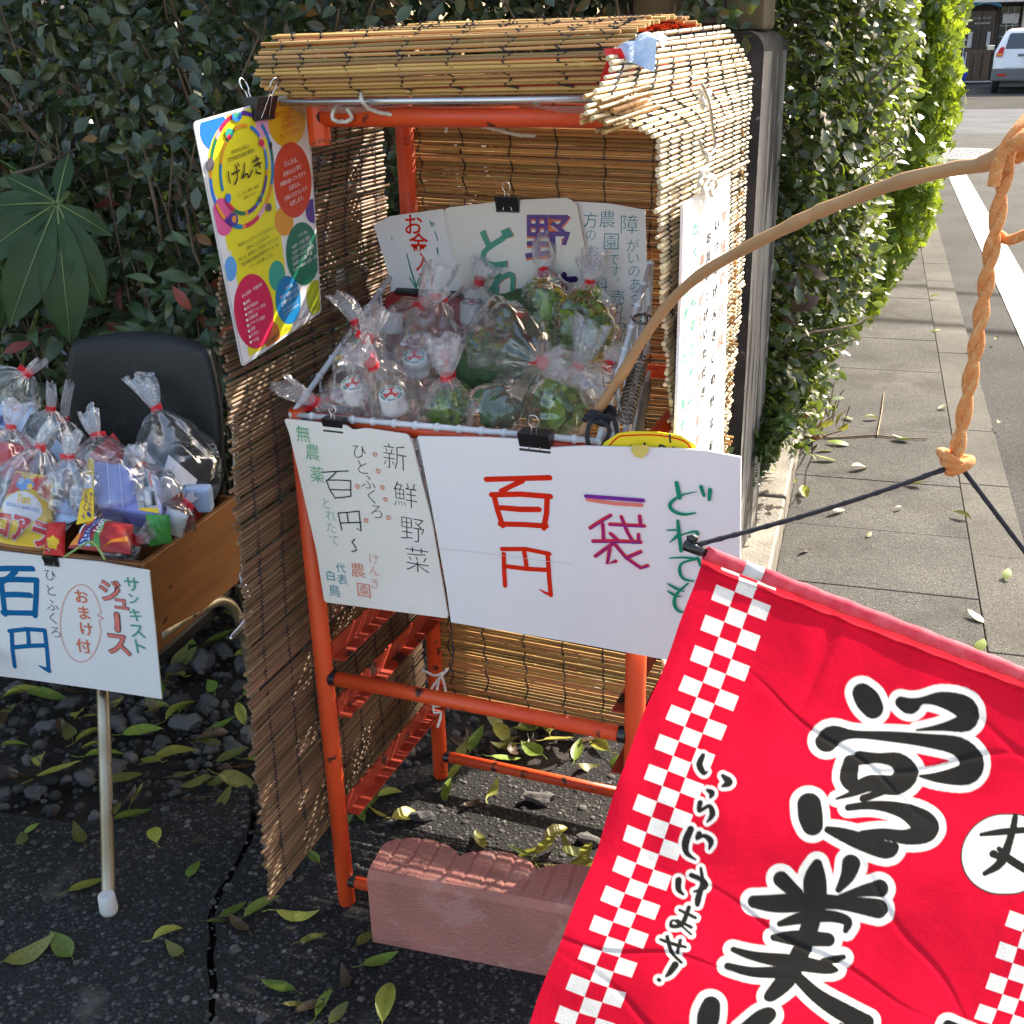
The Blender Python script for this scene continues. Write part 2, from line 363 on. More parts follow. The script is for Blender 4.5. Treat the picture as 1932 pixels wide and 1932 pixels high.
def chars(name, mat, bd, parent, Z, lst, size, off=-.012, jit=.05, sx=1.0, shear=0.0, rot=0.0):
    """single hand-set characters: (char, x, y[, size]) = centre in zoom px, size in zoom px"""
    mb = MB(); k = Z(1, 0)[0] - Z(0, 0)[0]
    for e in lst:
        ch, x, y = e[:3]; sz = e[3] if len(e) > 3 else size
        px = Z(x, y); u, v = bd.uv(*px); s = sz * k * bd.scale(*px)
        V, F, x0, x1, y0, y1 = glyph(ch, off)
        if not V: continue
        cx, cy = (x0 + x1) / 2, (y0 + y1) / 2; h = bd.lift(); r = rot + random.uniform(-jit, jit)
        vs = []
        for q in V:
            a, b = (q.x - cx) * s * sx * 1.06, (q.y - cy) * s * 1.06; a += b * shear
            vs.append(bd.pt(u + a * cos(r) - b * sin(r), v + a * sin(r) + b * cos(r), h))
        mb.add(vs, F)
    return mb.build(name, mat, parent)
def line(name, mat, bd, parent, Z, text, p0, p1, hgt=None, off=-.004, lift=None, up=None):
    """a printed line of text from p0 to p1 (zoom px)"""
    a = Vector(bd.uv(*Z(*p0))); b = Vector(bd.uv(*Z(*p1))); V, F, x0, x1, y0, y1 = glyph(text, off)
    d = b - a; sc = d.length / max(x1 - x0, 1e-6); d.normalize(); n = Vector((-d.y, d.x))
    hs = sc if hgt is None else hgt * (Z(1, 0)[0] - Z(0, 0)[0]) * bd.scale(*Z(*p0))
    h = bd.lift() if lift is None else lift; mb = MB()
    vs = []
    for q in V:
        c = a + d * ((q.x - x0) * sc) + n * (q.y * hs); vs.append(bd.pt(c.x, c.y, h))
    mb.add(vs, F); return mb.build(name, mat, parent)
def vline(name, mat, bd, parent, Z, text, p0, p1, size, off=-.012, sx=1.0):
    n = len(text); lst = []
    for i, ch in enumerate(text):
        t = i / max(n - 1, 1); lst.append((ch, p0[0] + (p1[0] - p0[0]) * t, p0[1] + (p1[1] - p0[1]) * t))
    lst = [e + (size,) for e in lst]; k_ = [e for e in lst if ord(e[0]) >= 0x4e00]; h_ = [e for e in lst if ord(e[0]) < 0x4e00]
    if k_: chars(name, mat, bd, parent, Z, k_, size, min(off, .010), sx=sx)
    if h_: chars(name, mat, bd, parent, Z, h_, size, off, sx=sx)
def oval(mb, bd, Z, cx, cy, rx, ry, rot=0, n=28, h=None, clip=None):
    """a printed disc given by its outline in zoom px"""
    h = bd.lift() if h is None else h; vs = []
    for k in range(n):
        t = 2 * pi * k / n; a, b = rx * cos(t), ry * sin(t)
        u, v = bd.uv(*Z(cx + a * cos(rot) - b * sin(rot), cy + a * sin(rot) + b * cos(rot)))
        if clip: u, v = clip(u, v)
        vs.append(bd.pt(u, v, h))
    mb.add(vs, [tuple(range(n))[::-1]])

# ================================================================== SETTING
M['soil'] = Mat('dark_soil', (.042, .034, .027), (.020, .016, .013), rough=.95, scale=30, bump=.8, bscale=120)
M['asphalt_dark'] = Aggregate('old_dark_asphalt', [(.020, .021, .023), (.045, .047, .051), (.10, .098, .095)], 115, (.026, .025, .024), .55, (.12, .11, .095), 1.0, 6, .60)
M['road'] = Aggregate('road_asphalt', [(.026, .026, .027), (.056, .056, .056), (.115, .114, .11)], 120, (.042, .042, .042), .6, None, .8)
M['cross'] = Mat('pale_road', (.150, .153, .156), (.125, .128, .13), rough=.95, spec=0, scale=1.5, bump=.3, bscale=60)
M['apron'] = Mat('concrete_apron', (.095, .091, .083), (.075, .072, .067), rough=.95, spec=0, scale=.9, bump=.2, bscale=50)
M['slab'] = Aggregate('pavement_slab', [(.066, .065, .062), (.092, .090, .085), (.19, .185, .175)], 170, (.086, .084, .080), .5, (.052, .049, .045), .9, 3.0, .52)
M['gutter'] = Aggregate('gutter_concrete', [(.07, .066, .06), (.10, .096, .088), (.19, .18, .16)], 190, (.098, .094, .085), .5, (.06, .056, .05), .7, 5, .6)
M['paint'] = Mat('road_paint', (.72, .72, .71), (.52, .52, .51), rough=.7, scale=14, c3=(.30, .30, .30), c3scale=34, c3thr=.60)
M['concrete'] = Mat('stained_concrete', (.34, .32, .285), (.15, .14, .125), rough=.9, scale=7, bump=.8, bscale=90, stretch=(1, 1, .25), c3=(.05, .048, .045), c3scale=9, c3thr=.56)
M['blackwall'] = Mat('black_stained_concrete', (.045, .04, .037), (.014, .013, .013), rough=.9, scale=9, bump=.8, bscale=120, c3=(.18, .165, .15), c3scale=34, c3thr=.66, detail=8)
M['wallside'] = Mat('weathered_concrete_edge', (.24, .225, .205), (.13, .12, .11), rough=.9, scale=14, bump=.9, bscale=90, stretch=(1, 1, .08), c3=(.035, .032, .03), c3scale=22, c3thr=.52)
M['stone'] = Mat('grey_stone', (.115, .110, .105), (.06, .058, .056), rough=.95, scale=18, bump=.3, rnd=.35, bscale=90)
M['pebble'] = Mat('pebble_grey', (.085, .080, .074), (.040, .037, .035), rough=.95, scale=30, island=.55)

M['bounce_lot'] = Mat('pale_bounce_ground', (.36, .345, .32), (.29, .28, .26), rough=.9, spec=0, scale=1.2)
mb = MB(); mb.box((0, 20, -.31), 90, 90, .5); tag(mb.build('ground', M['soil']), 'dark earth under everything', None, None, 'structure')
# dark asphalt of the forecourt: two sheets with an open crack between them
def flat(name, poly, mat, z, th=.03, label=None):
    mb = MB(); n = len(poly)
    if sum(poly[i - 1][0] * poly[i][1] - poly[i][0] * poly[i - 1][1] for i in range(n)) < 0: poly = poly[::-1]
    vs = [(x, y, z) for x, y in poly] + [(x, y, z - th) for x, y in poly]
    mb.add(vs, [tuple(range(n)), tuple(range(n, 2 * n))[::-1]] + [(i, n + i, n + (i + 1) % n, (i + 1) % n) for i in range(n)])
    o = mb.build(name, mat); tag(o, label, None, None, 'structure'); return o
crk = [(400, 1960), (398, 1900), (405, 1850), (395, 1805), (402, 1770), (398, 1730), (410, 1690), (430, 1660), (450, 1625), (470, 1590), (478, 1545), (470, 1480)]
cl = [G(*p) for p in crk]
wob = lambda i: .003 * sin(i * 2.3) + .0015 * sin(i * 5.1)
left = [(p.x - .004 - abs(wob(i)), p.y + wob(i)) for i, p in enumerate(cl)]
right = [(p.x + .004 + abs(wob(i + 3)), p.y + wob(i)) for i, p in enumerate(cl)]
c0, c1 = cl[0], cl[-1]
EDGE = [(.05, 2.02), (-.1, 2.10), (-.25, 2.06), (-.4, 2.05)]
flat('asphalt', [(c0.x - .004, -1), (-6, -1), (-6, 1.9), (-1.4, 1.88), (-1.1, 1.95), (-.9, 1.90), (-.7, 1.98), (left[-1][0], left[-1][1])] + left[::-1], M['asphalt_dark'], 0, label='dark worn asphalt left of the crack')
flat('forecourt', [(-9, -30), (25, -30), (25, -1.01), (-9, -1.01)], M['bounce_lot'], .002, label='pale ground added behind the camera to bounce light')  # unseen pale ground, added to throw light back onto the boards
flat('asphalt', [(c0.x + .004, -1), (.62, -1), ST(1.9, -.13)[:2], ST(2.6, -.30)[:2], (.42, 2.3), (.2, 2.16)] + EDGE + [(right[-1][0], right[-1][1])] + right[::-1], M['asphalt_dark'], 0, label='dark worn asphalt right of the crack, under the stand')
# street: road, pale cross street, apron
def quadst(s0, s1, t0, t1): return [tuple(ST(s, t)[:2]) for s, t in ((s0, t0), (s1, t0), (s1, t1), (s0, t1))]
flat('road', quadst(-3, 19.3, .545, 30), M['road'], .004, label='sunlit grey asphalt road')
flat('cross_street', quadst(19.3, 25.6, -30, 30), M['cross'], .006, label='pale cross street beyond the hedge')
flat('apron', quadst(25.66, 60, -30, 30), M['apron'], .012, label='beige concrete forecourt in front of the house')
mb = MB(); mb.fbox(ST(25.58, -20, .0), TT * 40, TS * .07, ZZ * .007); tag(mb.build('joint', M['blackwall']), 'dark joint across the far pavement', None, None, 'structure')
flat('road_marking', quadst(0, 14.9, .795, .985), M['paint'], .009, .004, 'white painted line along the road')
tag(bpy.data.objects['asphalt'], None, None)
# pavement: separate slabs and gutter stones
pv = thing('pavement', 'pavement of wet grey concrete slabs beside the hedge', None, ST(4, .15)); pv['kind'] = 'structure'
cuts = [-2, -.6, .55, 1.1, 1.62, 2.16, 2.55, 2.98, 3.40, 3.84, 4.42, 5.3, 5.9, 6.9, 7.9, 8.9, 9.9, 11.4, 13, 15, 17, 19.25]
def slab_piece(name, s0, s1, t0, t1, mat, parent, z=.03):
    mb = MB(); j = random.uniform(-.0012, .0012); a, b = s0 + .0012, s1 - .0012
    mb.fbox(ST(a, t0 + .0008, z - .05 + j), TT * (t1 - t0 - .0024), TS * (b - a), ZZ * .05); return mb.build(name, mat, parent, bevel=.0025)
for a, b in zip(cuts[:-1], cuts[1:]): slab_piece('slab', a, b, -.16, .383, M['slab'], pv)
M['mortar'] = Mat('joint_mortar', (.055, .052, .048), (.035, .033, .030), rough=.95, spec=.05, scale=30)
mb = MB(); mb.fbox(ST(-2, -.158, -.05), TT * .70, TS * 21.2, ZZ * .0665); mb.build('mortar_bed', M['mortar'], pv)
gt = thing('gutter', 'strip of gutter stones between pavement and road', None, ST(4, .45)); gt['kind'] = 'structure'
gc = [-2, -.3, .3, .9, 1.5, 2.1, 2.7, 3.3, 3.9, 4.5, 5.1, 5.7, 6.3, 6.9, 7.5, 8.1, 8.7, 9.3, 9.9, 11, 12.2, 13.4, 15, 17, 19.25]
for a, b in zip(gc[:-1], gc[1:]): slab_piece('gutter_stone', a, b, .385, .542, M['gutter'], gt, .022)
# low concrete edging at the foot of the hedge
ed = thing('edging_wall', 'low wet concrete edging wall at the foot of the hedge', 'edging', ST(5, -.22))
M['edging'] = Mat('wet_edging', (.27, .235, .19), (.13, .115, .095), rough=.7, scale=7, bump=.7, bscale=90, stretch=(1, 1, .2))
for a, b in ((2.35, 3.3), (3.32, 4.3), (4.32, 6.3), (6.32, 8.5), (8.52, 12), (12.02, 18)):
    mb = MB(); mb.fbox(ST(a, -.255, -.05), TT * .095, TS * (b - a), ZZ * .20); mb.build('edging_block', M['edging'], ed, bevel=.008)
# manhole
mh = thing('manhole_cover', 'round iron manhole cover set in the pale road', 'manhole cover', G(1800, 291))
c = G(1803, 291); mb = MB(); mb.lathe([(.0, .012), (.80, .012), (.82, .006)], Matrix.Translation((c.x, c.y, .0)), 32); mb.build('frame', M['gutter'], mh)
M['iron'] = Mat('worn_iron', (.16, .17, .20), (.10, .11, .13), rough=.45, metal=.6, scale=40)
mb = MB(); mb.lathe([(.0, .016), (.72, .016), (.73, .010)], Matrix.Translation((c.x, c.y, .0)), 32)
for i in range(-6, 7):
    for j in range(-6, 7):
        if i * i + j * j < 36: mb.box((c.x + i * .105, c.y + j * .105, .018), .06, .06, .006)
mb.build('lid', M['iron'], mh)

# gate pillar of black stained concrete
pl = thing('gate_pillar', 'black stained concrete gate pillar with a sunlit weathered edge', 'pillar', (.4, 2.85, 0))
p_near = Vector((.594, 2.755, 0)); p_dir = Vector((.108, .235, 0)).normalized(); p_w = Vector((-.985, .17, 0)).normalized()
def pil(o, w, th, h, rad):
    prof = []
    for k in range(7):
        t = pi / 2 * k / 6; prof.append((rad - rad * cos(t), h - rad + rad * sin(t)))
    prof = [(0, -.05)] + prof + [(w - .03, h), (w, h - .03), (w, -.05)]
    n = len(prof); mb = MB(); vs = [o + p_w * a + ZZ * b for a, b in prof] + [o + p_w * a + ZZ * b + p_dir * th for a, b in prof]
    mb.add(vs, [tuple(range(n))[::-1], tuple(range(n, 2 * n))] + [(i, (i + 1) % n, n + (i + 1) % n, n + i) for i in range(n)])
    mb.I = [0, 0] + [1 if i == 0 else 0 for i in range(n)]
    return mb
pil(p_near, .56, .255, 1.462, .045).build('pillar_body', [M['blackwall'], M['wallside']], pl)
M['post'] = Mat('mossy_timber', (.12, .09, .045), (.04, .034, .022), rough=.9, scale=9, bump=.6, bscale=60, stretch=(1, 1, .3))
ps = thing('timber_beam', 'mossy old timber beam lying on top of the gate pillar', 'beam', (.45, 2.9, 1.46))
mb = MB(); mb.fbox(p_near + p_w * .015 + p_dir * .05 + ZZ * 1.4625, p_w * .30, p_dir * .12, ZZ * .16); mb.build('beam', M['post'], ps, bevel=.01)
mb = MB(); mb.fbox(p_near + p_w * .10 + p_dir * .03 + ZZ * 1.48, p_w * .06, p_dir * .02, ZZ * .10); mb.build('bracket', M['black'], ps)

MARKS = [('the white chair foot', 207, 1715), ('the front left leg of the stand', 655, 1700), ('the pink block', 860, 1800), ('the bottom corner of the left blind', 520, 1645), ('the sweets sign', 150, 1300), ('the banner edge', 1045, 1880),
         ('the pale holed stone', 797, 1545), ('the rear left leg of the stand', 833, 1465), ('the bent rear chair leg', 470, 1240), ('the clump of dry stems', 1515, 838), ('the orange knot', 1802, 870), ('the banner rod', 1560, 1140), ('the black cord', 1600, 940),
         ('the white road line', 1860, 470), ('the worn chair leg', 200, 1480), ('the crack', 405, 1800), ('the gap below the back blind', 1020, 1370), ('the thick dark pointed stone', 1020, 1512)]
def whereabouts(x, y):
    nm, mx, my = min(MARKS, key=lambda q: hypot(q[1] - x, (q[2] - y) * 1.2)); dx, dy = x - mx, y - my; r = hypot(dx, dy); a = math.degrees(atan2(dy, dx))
    d = ('right of', 'in front and right of', 'in front of', 'in front and left of', 'left of', 'behind and left of', 'behind', 'behind and right of')[int(((a + 22.5) % 360) // 45)]
    return ('close ' if r < 45 else '' if r < 95 else 'well ') + d + ' ' + nm
# ------------------------------------------------------------------ loose stones and gravel
def rock(seed, sub=2, flat_=.6, rough=.25):
    bm = bmesh.new(); bmesh.ops.create_icosphere(bm, subdivisions=sub, radius=1)
    for v in bm.verts:
        n1 = noise.noise(v.co * .9 + Vector((seed * 7.1, 0, 0))); n2 = noise.noise(v.co * 2.1 + Vector((0, seed * 3.3, 0)))
        v.co *= 1 + rough * n1 + rough * .5 * n2; v.co.z *= flat_; v.co.x *= 1.25
    V = [v.co.copy() for v in bm.verts]; F = [[w.index for w in f.verts] for f in bm.faces]; bm.free(); return V, F
def rand_in(poly, n):
    xs = [p[0] for p in poly]; ys = [p[1] for p in poly]; out = []
    while len(out) < n:
        x = random.uniform(min(xs), max(xs)); y = random.uniform(min(ys), max(ys)); c = False
        for i in range(len(poly)):
            (x1, y1), (x2, y2) = poly[i - 1], poly[i]
            if (y1 > y) != (y2 > y) and x < (x2 - x1) * (y - y1) / (y2 - y1) + x1: c = not c
        if c: out.append((x, y))
    return np.array(out)
rv, rf = rock(1, 1, .7, .55)
zone = [(-2.2, 1.93), (-1.1, 1.95), (-.7, 2.0), (-.3, 2.1), (.35, 2.2), (.5, 2.6), (.3, 2.9), (-2.4, 3.0)]
pz = rand_in(zone, 4600); n = len(pz); sz = np.random.gamma(1.5, .0036, n) + .0022
pos = np.column_stack([pz, -.045 + sz * .5 + np.random.uniform(0, .03, n)])
R = rand_rot(n, np.tile([0, 0, 1.], (n, 1)), .3)
tag(scatter('gravel', rv, rf, pos, R, sz, M['pebble']), 'dark gravel bed under the shrubs and behind the stand', 'gravel', None, 'stuff')
zone2 = [(-1.25, 1.05), (.3, 1.05), (.5, 2.0), (.1, 2.03), (-.4, 2.05), (-.9, 1.9), (-1.3, 1.9)]
pz = rand_in(zone2, 9000); n = len(pz); sz = np.random.gamma(1.5, .00125, n) + .0010
rv2 = [(v[0], v[1], v[2] * .55) for v in rv]
pos = np.column_stack([pz, np.full(n, -.0006) + sz * .1])
R = rand_rot(n, np.tile([0, 0, 1.], (n, 1)), .12)
tag(scatter('embedded_pebbles', rv2, rf, pos, R, sz, M['pebble'], smooth=True), 'small pale pebbles set in the worn asphalt', 'pebbles', None, 'stuff')
stones = [bpy.data.meshes.new('stone') for _ in range(6)]
for k, me in enumerate(stones):
    V, F = rock(k + 3, 2, .62, .6); me.from_pydata([tuple(v) for v in V], [], F); me.materials.append(M['stone'])
    me.update()
def stone(x, y, wpx, k, label, z=0.0, group=None):
    p = G(x, y, z); s = wpx * (p - CAM).dot(_f) / FPX / 2.3
    o = link('stone', stones[k % 6]); o.location = (p.x, p.y, z + s * .3); o.scale = (s, s * random.uniform(.75, .95), s * random.uniform(.8, 1.1)); o.rotation_euler = (random.uniform(-.2, .2), random.uniform(-.2, .2), random.uniform(0, 6))
    return tag(o, label, 'stone', group)
stone(797, 1545, 46, 0, 'pale grey stone with a hole, lying under the stand')
stone(1020, 1512, 52, 1, 'dark pointed stone behind the pink block under the stand')
stone(1108, 1588, 46, 2, 'sunlit round stone beside the leaf pile and the banner')
stone(538, 1655, 36, 3, 'grey stone at the bottom corner of the left reed blind')
gs = [(90, 1375, 60), (55, 1440, 40), (70, 1500, 60), (215, 1455, 60), (160, 1470, 46), (180, 1545, 38), (350, 1370, 80), (440, 1415, 60), (395, 1335, 66), (380, 1250, 70), (420, 1230, 50), (345, 1205, 45), (470, 1390, 50), (310, 1400, 40),
      (30, 1300, 50), (130, 1330, 45), (260, 1360, 44), (500, 1440, 36), (330, 1500, 34), (870, 1480, 30), (930, 1390, 40), (1040, 1370, 44), (1100, 1395, 40), (990, 1420, 34), (450, 1300, 46)]
for i, (x, y, w) in enumerate(gs): stone(x, y, w * .85, i, ('big ' if w >= 60 else 'small ' if w < 42 else '') + 'dark rounded stone ' + whereabouts(x, y), -.02, 'stones in the gravel bed')

# ------------------------------------------------------------------ fallen leaves
def leafmat(name, a, b, sp, tr=.25): return Mat(name, a, b, rough=.45, scale=14, spec=.4, rnd=.3, c3=sp, c3scale=70, c3thr=.63, trans=tr)
LM = [leafmat('fallen_leaf_green', (.20, .27, .045), (.12, .19, .03), (.05, .06, .02)), leafmat('fallen_leaf_yellow', (.36, .35, .06), (.26, .27, .05), (.06, .05, .02)),
      leafmat('fallen_leaf_olive', (.20, .20, .05), (.12, .13, .03), (.05, .04, .02)), leafmat('fallen_leaf_brown', (.095, .055, .03), (.055, .035, .02), (.03, .02, .015), .1)]
def leafmesh(mat, curl, fold, wd, seed):
    rnd = random.Random(seed); mb = MB(); n = 8; vs = []; fs = []
    for i in range(n + 1):
        t = i / n; w = wd * (sin(pi * t ** .85) ** .8) * (1 - .15 * t) if 0 < i < n else .002
        x = t - .5; z = curl * (x * x - .1) + rnd.uniform(-.01, .01); tw = rnd.uniform(-.03, .03)
        vs += [(x, -w, z + fold * w + tw * w), (x, 0, z), (x, w, z + fold * w - tw * w)]
    for i in range(n):
        a = 3 * i; fs += [(a, a + 3, a + 4, a + 1), (a + 1, a + 4, a + 5, a + 2)]
    mb.add(vs, fs)
    z0 = vs[1][2]; mb.tube([(-.5, 0, z0), (-.64, .02, z0 - .015), (-.78, .06 * rnd.choice((-1, 1)), z0 + .01)], [.012, .010, .012], 4)
    return mb.mesh('leaf', mat, True)
LEAF = {c: [leafmesh(LM[c], random.uniform(-.4, 1.0), random.uniform(-.1, .75), random.uniform(.15, .28), 10 * c + k) for k in range(5)] for c in range(4)}
LLAB = {0: 'fresh green fallen leaf', 1: 'yellow fallen leaf', 2: 'olive fallen leaf', 3: 'brown withered fallen leaf'}
def fallen(x, y, lpx, c, where, z=.004, ang=None, tilt=.25):
    p = G(x, y, z); s = lpx * (p - CAM).dot(_f) / FPX * 1.08
    o = link('fallen_leaf', random.choice(LEAF[c])); o.location = (p.x, p.y, z + s * .07 + .002)
    o.rotation_euler = (random.uniform(-tilt, tilt), random.uniform(-tilt, tilt), random.uniform(0, 6.28) if ang is None else ang); o.scale = (s, s, s)
    lb = LLAB[c] + ' ' + whereabouts(x, y); return tag(o, lb, 'leaf', 'fallen leaves ' + where + ', ' + LLAB[c].split()[0])
A = 'on the dark asphalt'
for x, y, l, c, an in [(118, 1790, 74, 0, 2.4), (60, 1800, 90, 2, .6), (165, 1675, 66, 1, .7), (252, 1545, 70, 0, .5), (292, 1578, 52, 1, 2.0), (366, 1642, 54, 0, 1.5), (150, 1578, 56, 2, 2.2), (42, 1585, 50, 2, 2.), (60, 1565, 30, 0, .8),
                   (318, 1765, 58, 1, .7), (330, 1795, 54, 2, 2.4), (440, 1722, 62, 0, .9), (495, 1715, 76, 0, .75), (562, 1730, 76, 1, .1), (450, 1748, 60, 3, 2.4), (410, 1742, 40, 2, .3), (592, 1775, 52, 2, .4), (690, 1775, 48, 2, 1.0), (720, 1818, 66, 0, .3),
                   (730, 1895, 92, 1, 1.5), (612, 1895, 60, 0, 1.2), (525, 1865, 72, 0, 2.7), (590, 1905, 70, 3, .5), (650, 1850, 64, 3, 1.8), (640, 1915, 50, 2, .9), (560, 1900, 50, 2, .2), (545, 1580, 40, 2, 1.), (535, 1560, 34, 3, 1.2), (568, 1590, 30, 0, 1.3), (500, 1570, 30, 3, .4), (220, 1530, 34, 2, 1.3), (375, 1590, 30, 3, .4), (590, 1620, 44, 0, 2.3), (520, 1660, 36, 2, .6)]:
    fallen(x, y, l, c, A, ang=an)
B = 'in the gravel bed'
for x, y, l, c, an in [(270, 1385, 66, 0, .4), (340, 1345, 60, 1, .9), (300, 1300, 60, 0, 1.9), (415, 1380, 66, 0, .7), (395, 1405, 56, 2, 2.6), (175, 1390, 62, 1, .8), (130, 1385, 58, 2, 2.2), (330, 1430, 74, 1, .3), (285, 1440, 60, 1, 2.5), (210, 1330, 60, 1, 1.3), (90, 1320, 70, 0, .2),
                   (50, 1315, 74, 1, .3), (440, 1430, 60, 2, .2), (500, 1435, 60, 0, .1), (400, 1300, 66, 0, 2.), (350, 1250, 60, 2, .9), (380, 1180, 60, 0, .3), (420, 1210, 70, 0, .5), (455, 1350, 50, 1, 2.), (395, 1225, 60, 3, .9), (330, 1280, 56, 1, 2.5), (30, 1410, 50, 0, .8), (110, 1460, 80, 1, .4), (60, 1470, 60, 3, .3),
                   (200, 1430, 70, 0, .6), (235, 1470, 60, 2, .3), (370, 1480, 66, 2, 2.9), (450, 1480, 70, 2, .1), (300, 1340, 50, 1, 1.2), (150, 1350, 50, 1, 1.7), (10, 1350, 50, 2, 1.), (260, 1500, 40, 1, 1.2), (480, 1300, 54, 0, 1.), (470, 1240, 50, 1, .4), (440, 1160, 60, 0, 2.5)]:
    fallen(x, y, l * 1.05, c, B, -.005, an, .5)
Cc = 'under the red stand'
for x, y, l, c, an in [(725, 1535, 74, 1, .3), (770, 1545, 66, 1, .6), (700, 1525, 56, 0, 1.), (845, 1495, 58, 0, 1.4), (860, 1460, 52, 0, .9), (930, 1500, 60, 1, 1.2), (905, 1590, 54, 2, 1.9), (955, 1435, 60, 0, .4), (1005, 1420, 62, 0, 2.2), (1055, 1400, 66, 1, .5), (1090, 1420, 56, 0, 1.3), (1130, 1410, 60, 1, 2.1), (1160, 1440, 50, 0, .7),
                   (900, 1400, 60, 0, 1.1), (945, 1385, 56, 1, 2.), (870, 1420, 48, 2, 1.2), (1000, 1380, 60, 0, .3), (1040, 1365, 50, 2, 1.4), (680, 1540, 46, 0, 2.), (735, 1500, 44, 1, .2), (890, 1520, 40, 3, .7), (970, 1350, 60, 0, .2), (1080, 1355, 52, 1, 1.8), (1120, 1370, 56, 0, .9), (1160, 1380, 50, 2, 2.2), (650, 1555, 40, 0, .6), (1110, 1450, 46, 2, .4)]:
    fallen(x, y, l, c, Cc, .0, an, .45)
D_ = 'in the sunlit pile behind the pink block'
for x, y, l, c, an in [(1000, 1620, 66, 1, .2), (1030, 1600, 70, 1, 1.0), (1060, 1640, 74, 1, .3), (1085, 1615, 66, 0, .6), (1095, 1640, 60, 1, .1), (1050, 1575, 60, 1, .8), (1085, 1660, 60, 0, 2.7), (1030, 1645, 64, 1, 2.8), (1110, 1610, 60, 1, 1.4), (980, 1610, 50, 0, 2.6), (1070, 1600, 50, 1, 2.)]:
    fallen(x, y, l, c, D_, .03 + random.uniform(0, .04), an, .6)
E_ = 'on the pavement'
for x, y, l, c, an in [(1555, 868, 40, 1, 2.8), (1622, 884, 34, 1, .3), (1560, 850, 34, 1, .1), (1545, 820, 34, 0, .1), (1580, 838, 40, 0, 2.7), (1700, 830, 34, 0, 2.5), (1645, 790, 26, 1, 0.), (1518, 930, 40, 1, 1.5), (1580, 966, 36, 2, .5), (1725, 915, 34, 2, 2.8), (1813, 975, 36, 1, 2.4), (1530, 850, 30, 3, .5), (1500, 910, 22, 2, 1.), (1850, 1220, 44, 0, 1.),
                   (1885, 800, 30, 0, 1.), (1765, 560, 20, 1, 0), (1765, 625, 18, 0, 0.), (1830, 660, 18, 1, 0), (1880, 640, 16, 0, 1.), (1780, 770, 24, 2, .5), (1840, 1165, 40, 2, 2.), (1900, 1085, 34, 0, 1.1), (1520, 1040, 26, 3, .6), (1640, 1010, 20, 2, 1.), (1695, 960, 20, 3, .3), (1600, 790, 24, 2, 2.)]:
    fallen(x, y, l, c, E_, .033, an, .3)
# dead twig on the pavement
mb = MB(); mb.tube([G(x, y, .035) for x, y in ((1500, 822), (1570, 826), (1650, 821), (1700, 826), (1750, 828))], [.004, .004, .0035, .003, .002], 5)
mb.tube([G(x, y, .037) for x, y in ((1655, 822), (1663, 780), (1668, 740))], [.003, .0025, .002], 5)
M['twig'] = Mat('bare_twig', (.30, .20, .11), (.16, .11, .07), rough=.8, scale=30)
tag(mb.build('fallen_twig', M['twig']), 'long bare twig lying across the pavement slabs', 'twig')

for i in range(62):
    x, y = random.uniform(0, 480), random.uniform(1180, 1520)
    if i % 3 == 0: x, y = random.uniform(850, 1190), random.uniform(1335, 1440)
    fallen(x, y, random.uniform(40, 66), random.choice((3, 3, 2, 0, 1, 3)), B if x < 500 else Cc, -.004, None, .5)

# ================================================================== PLANTS
def green(name, a, b, rough=.3, tr=.22, tcol=None, spec=.5, isl=.45): return Mat(name, a, b, rough=rough, scale=9, spec=spec, island=isl, trans=tr, tcol=tcol)
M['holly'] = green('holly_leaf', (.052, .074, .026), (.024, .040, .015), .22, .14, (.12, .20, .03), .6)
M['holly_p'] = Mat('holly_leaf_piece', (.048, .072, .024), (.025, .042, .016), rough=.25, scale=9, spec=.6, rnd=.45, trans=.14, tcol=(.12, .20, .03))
M['sunholly'] = green('sunlit_holly_leaf', (.066, .098, .030), (.036, .060, .020), .27, .3, (.30, .40, .04), .7, .55)  # lighter copy of the holly leaf, sunlight put into its colour
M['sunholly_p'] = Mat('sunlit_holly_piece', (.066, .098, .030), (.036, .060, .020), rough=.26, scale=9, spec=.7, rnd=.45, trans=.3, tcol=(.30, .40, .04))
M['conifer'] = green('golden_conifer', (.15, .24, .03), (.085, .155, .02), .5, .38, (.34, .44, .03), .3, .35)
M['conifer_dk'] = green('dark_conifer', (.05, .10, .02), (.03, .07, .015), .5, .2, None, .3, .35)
M['fatsia'] = Mat('fatsia_leaf', (.036, .082, .024), (.022, .052, .017), rough=.38, scale=10, spec=.3, trans=.2, tcol=(.12, .24, .03), bump=.2, bscale=18)
M['vein'] = Mat('pale_vein', (.16, .22, .07), rough=.5)
M['nandina'] = Mat('nandina_leaf', (.060, .095, .030), (.035, .065, .025), rough=.35, scale=12, spec=.5, rnd=.5, trans=.2)
M['nandina_red'] = Mat('nandina_red_leaf', (.30, .05, .03), (.18, .05, .03), rough=.4, scale=12, rnd=.4, trans=.25)
M['bark'] = Mat('grey_twig', (.17, .125, .085), (.09, .065, .045), rough=.85, scale=30, bump=.3, bscale=120)
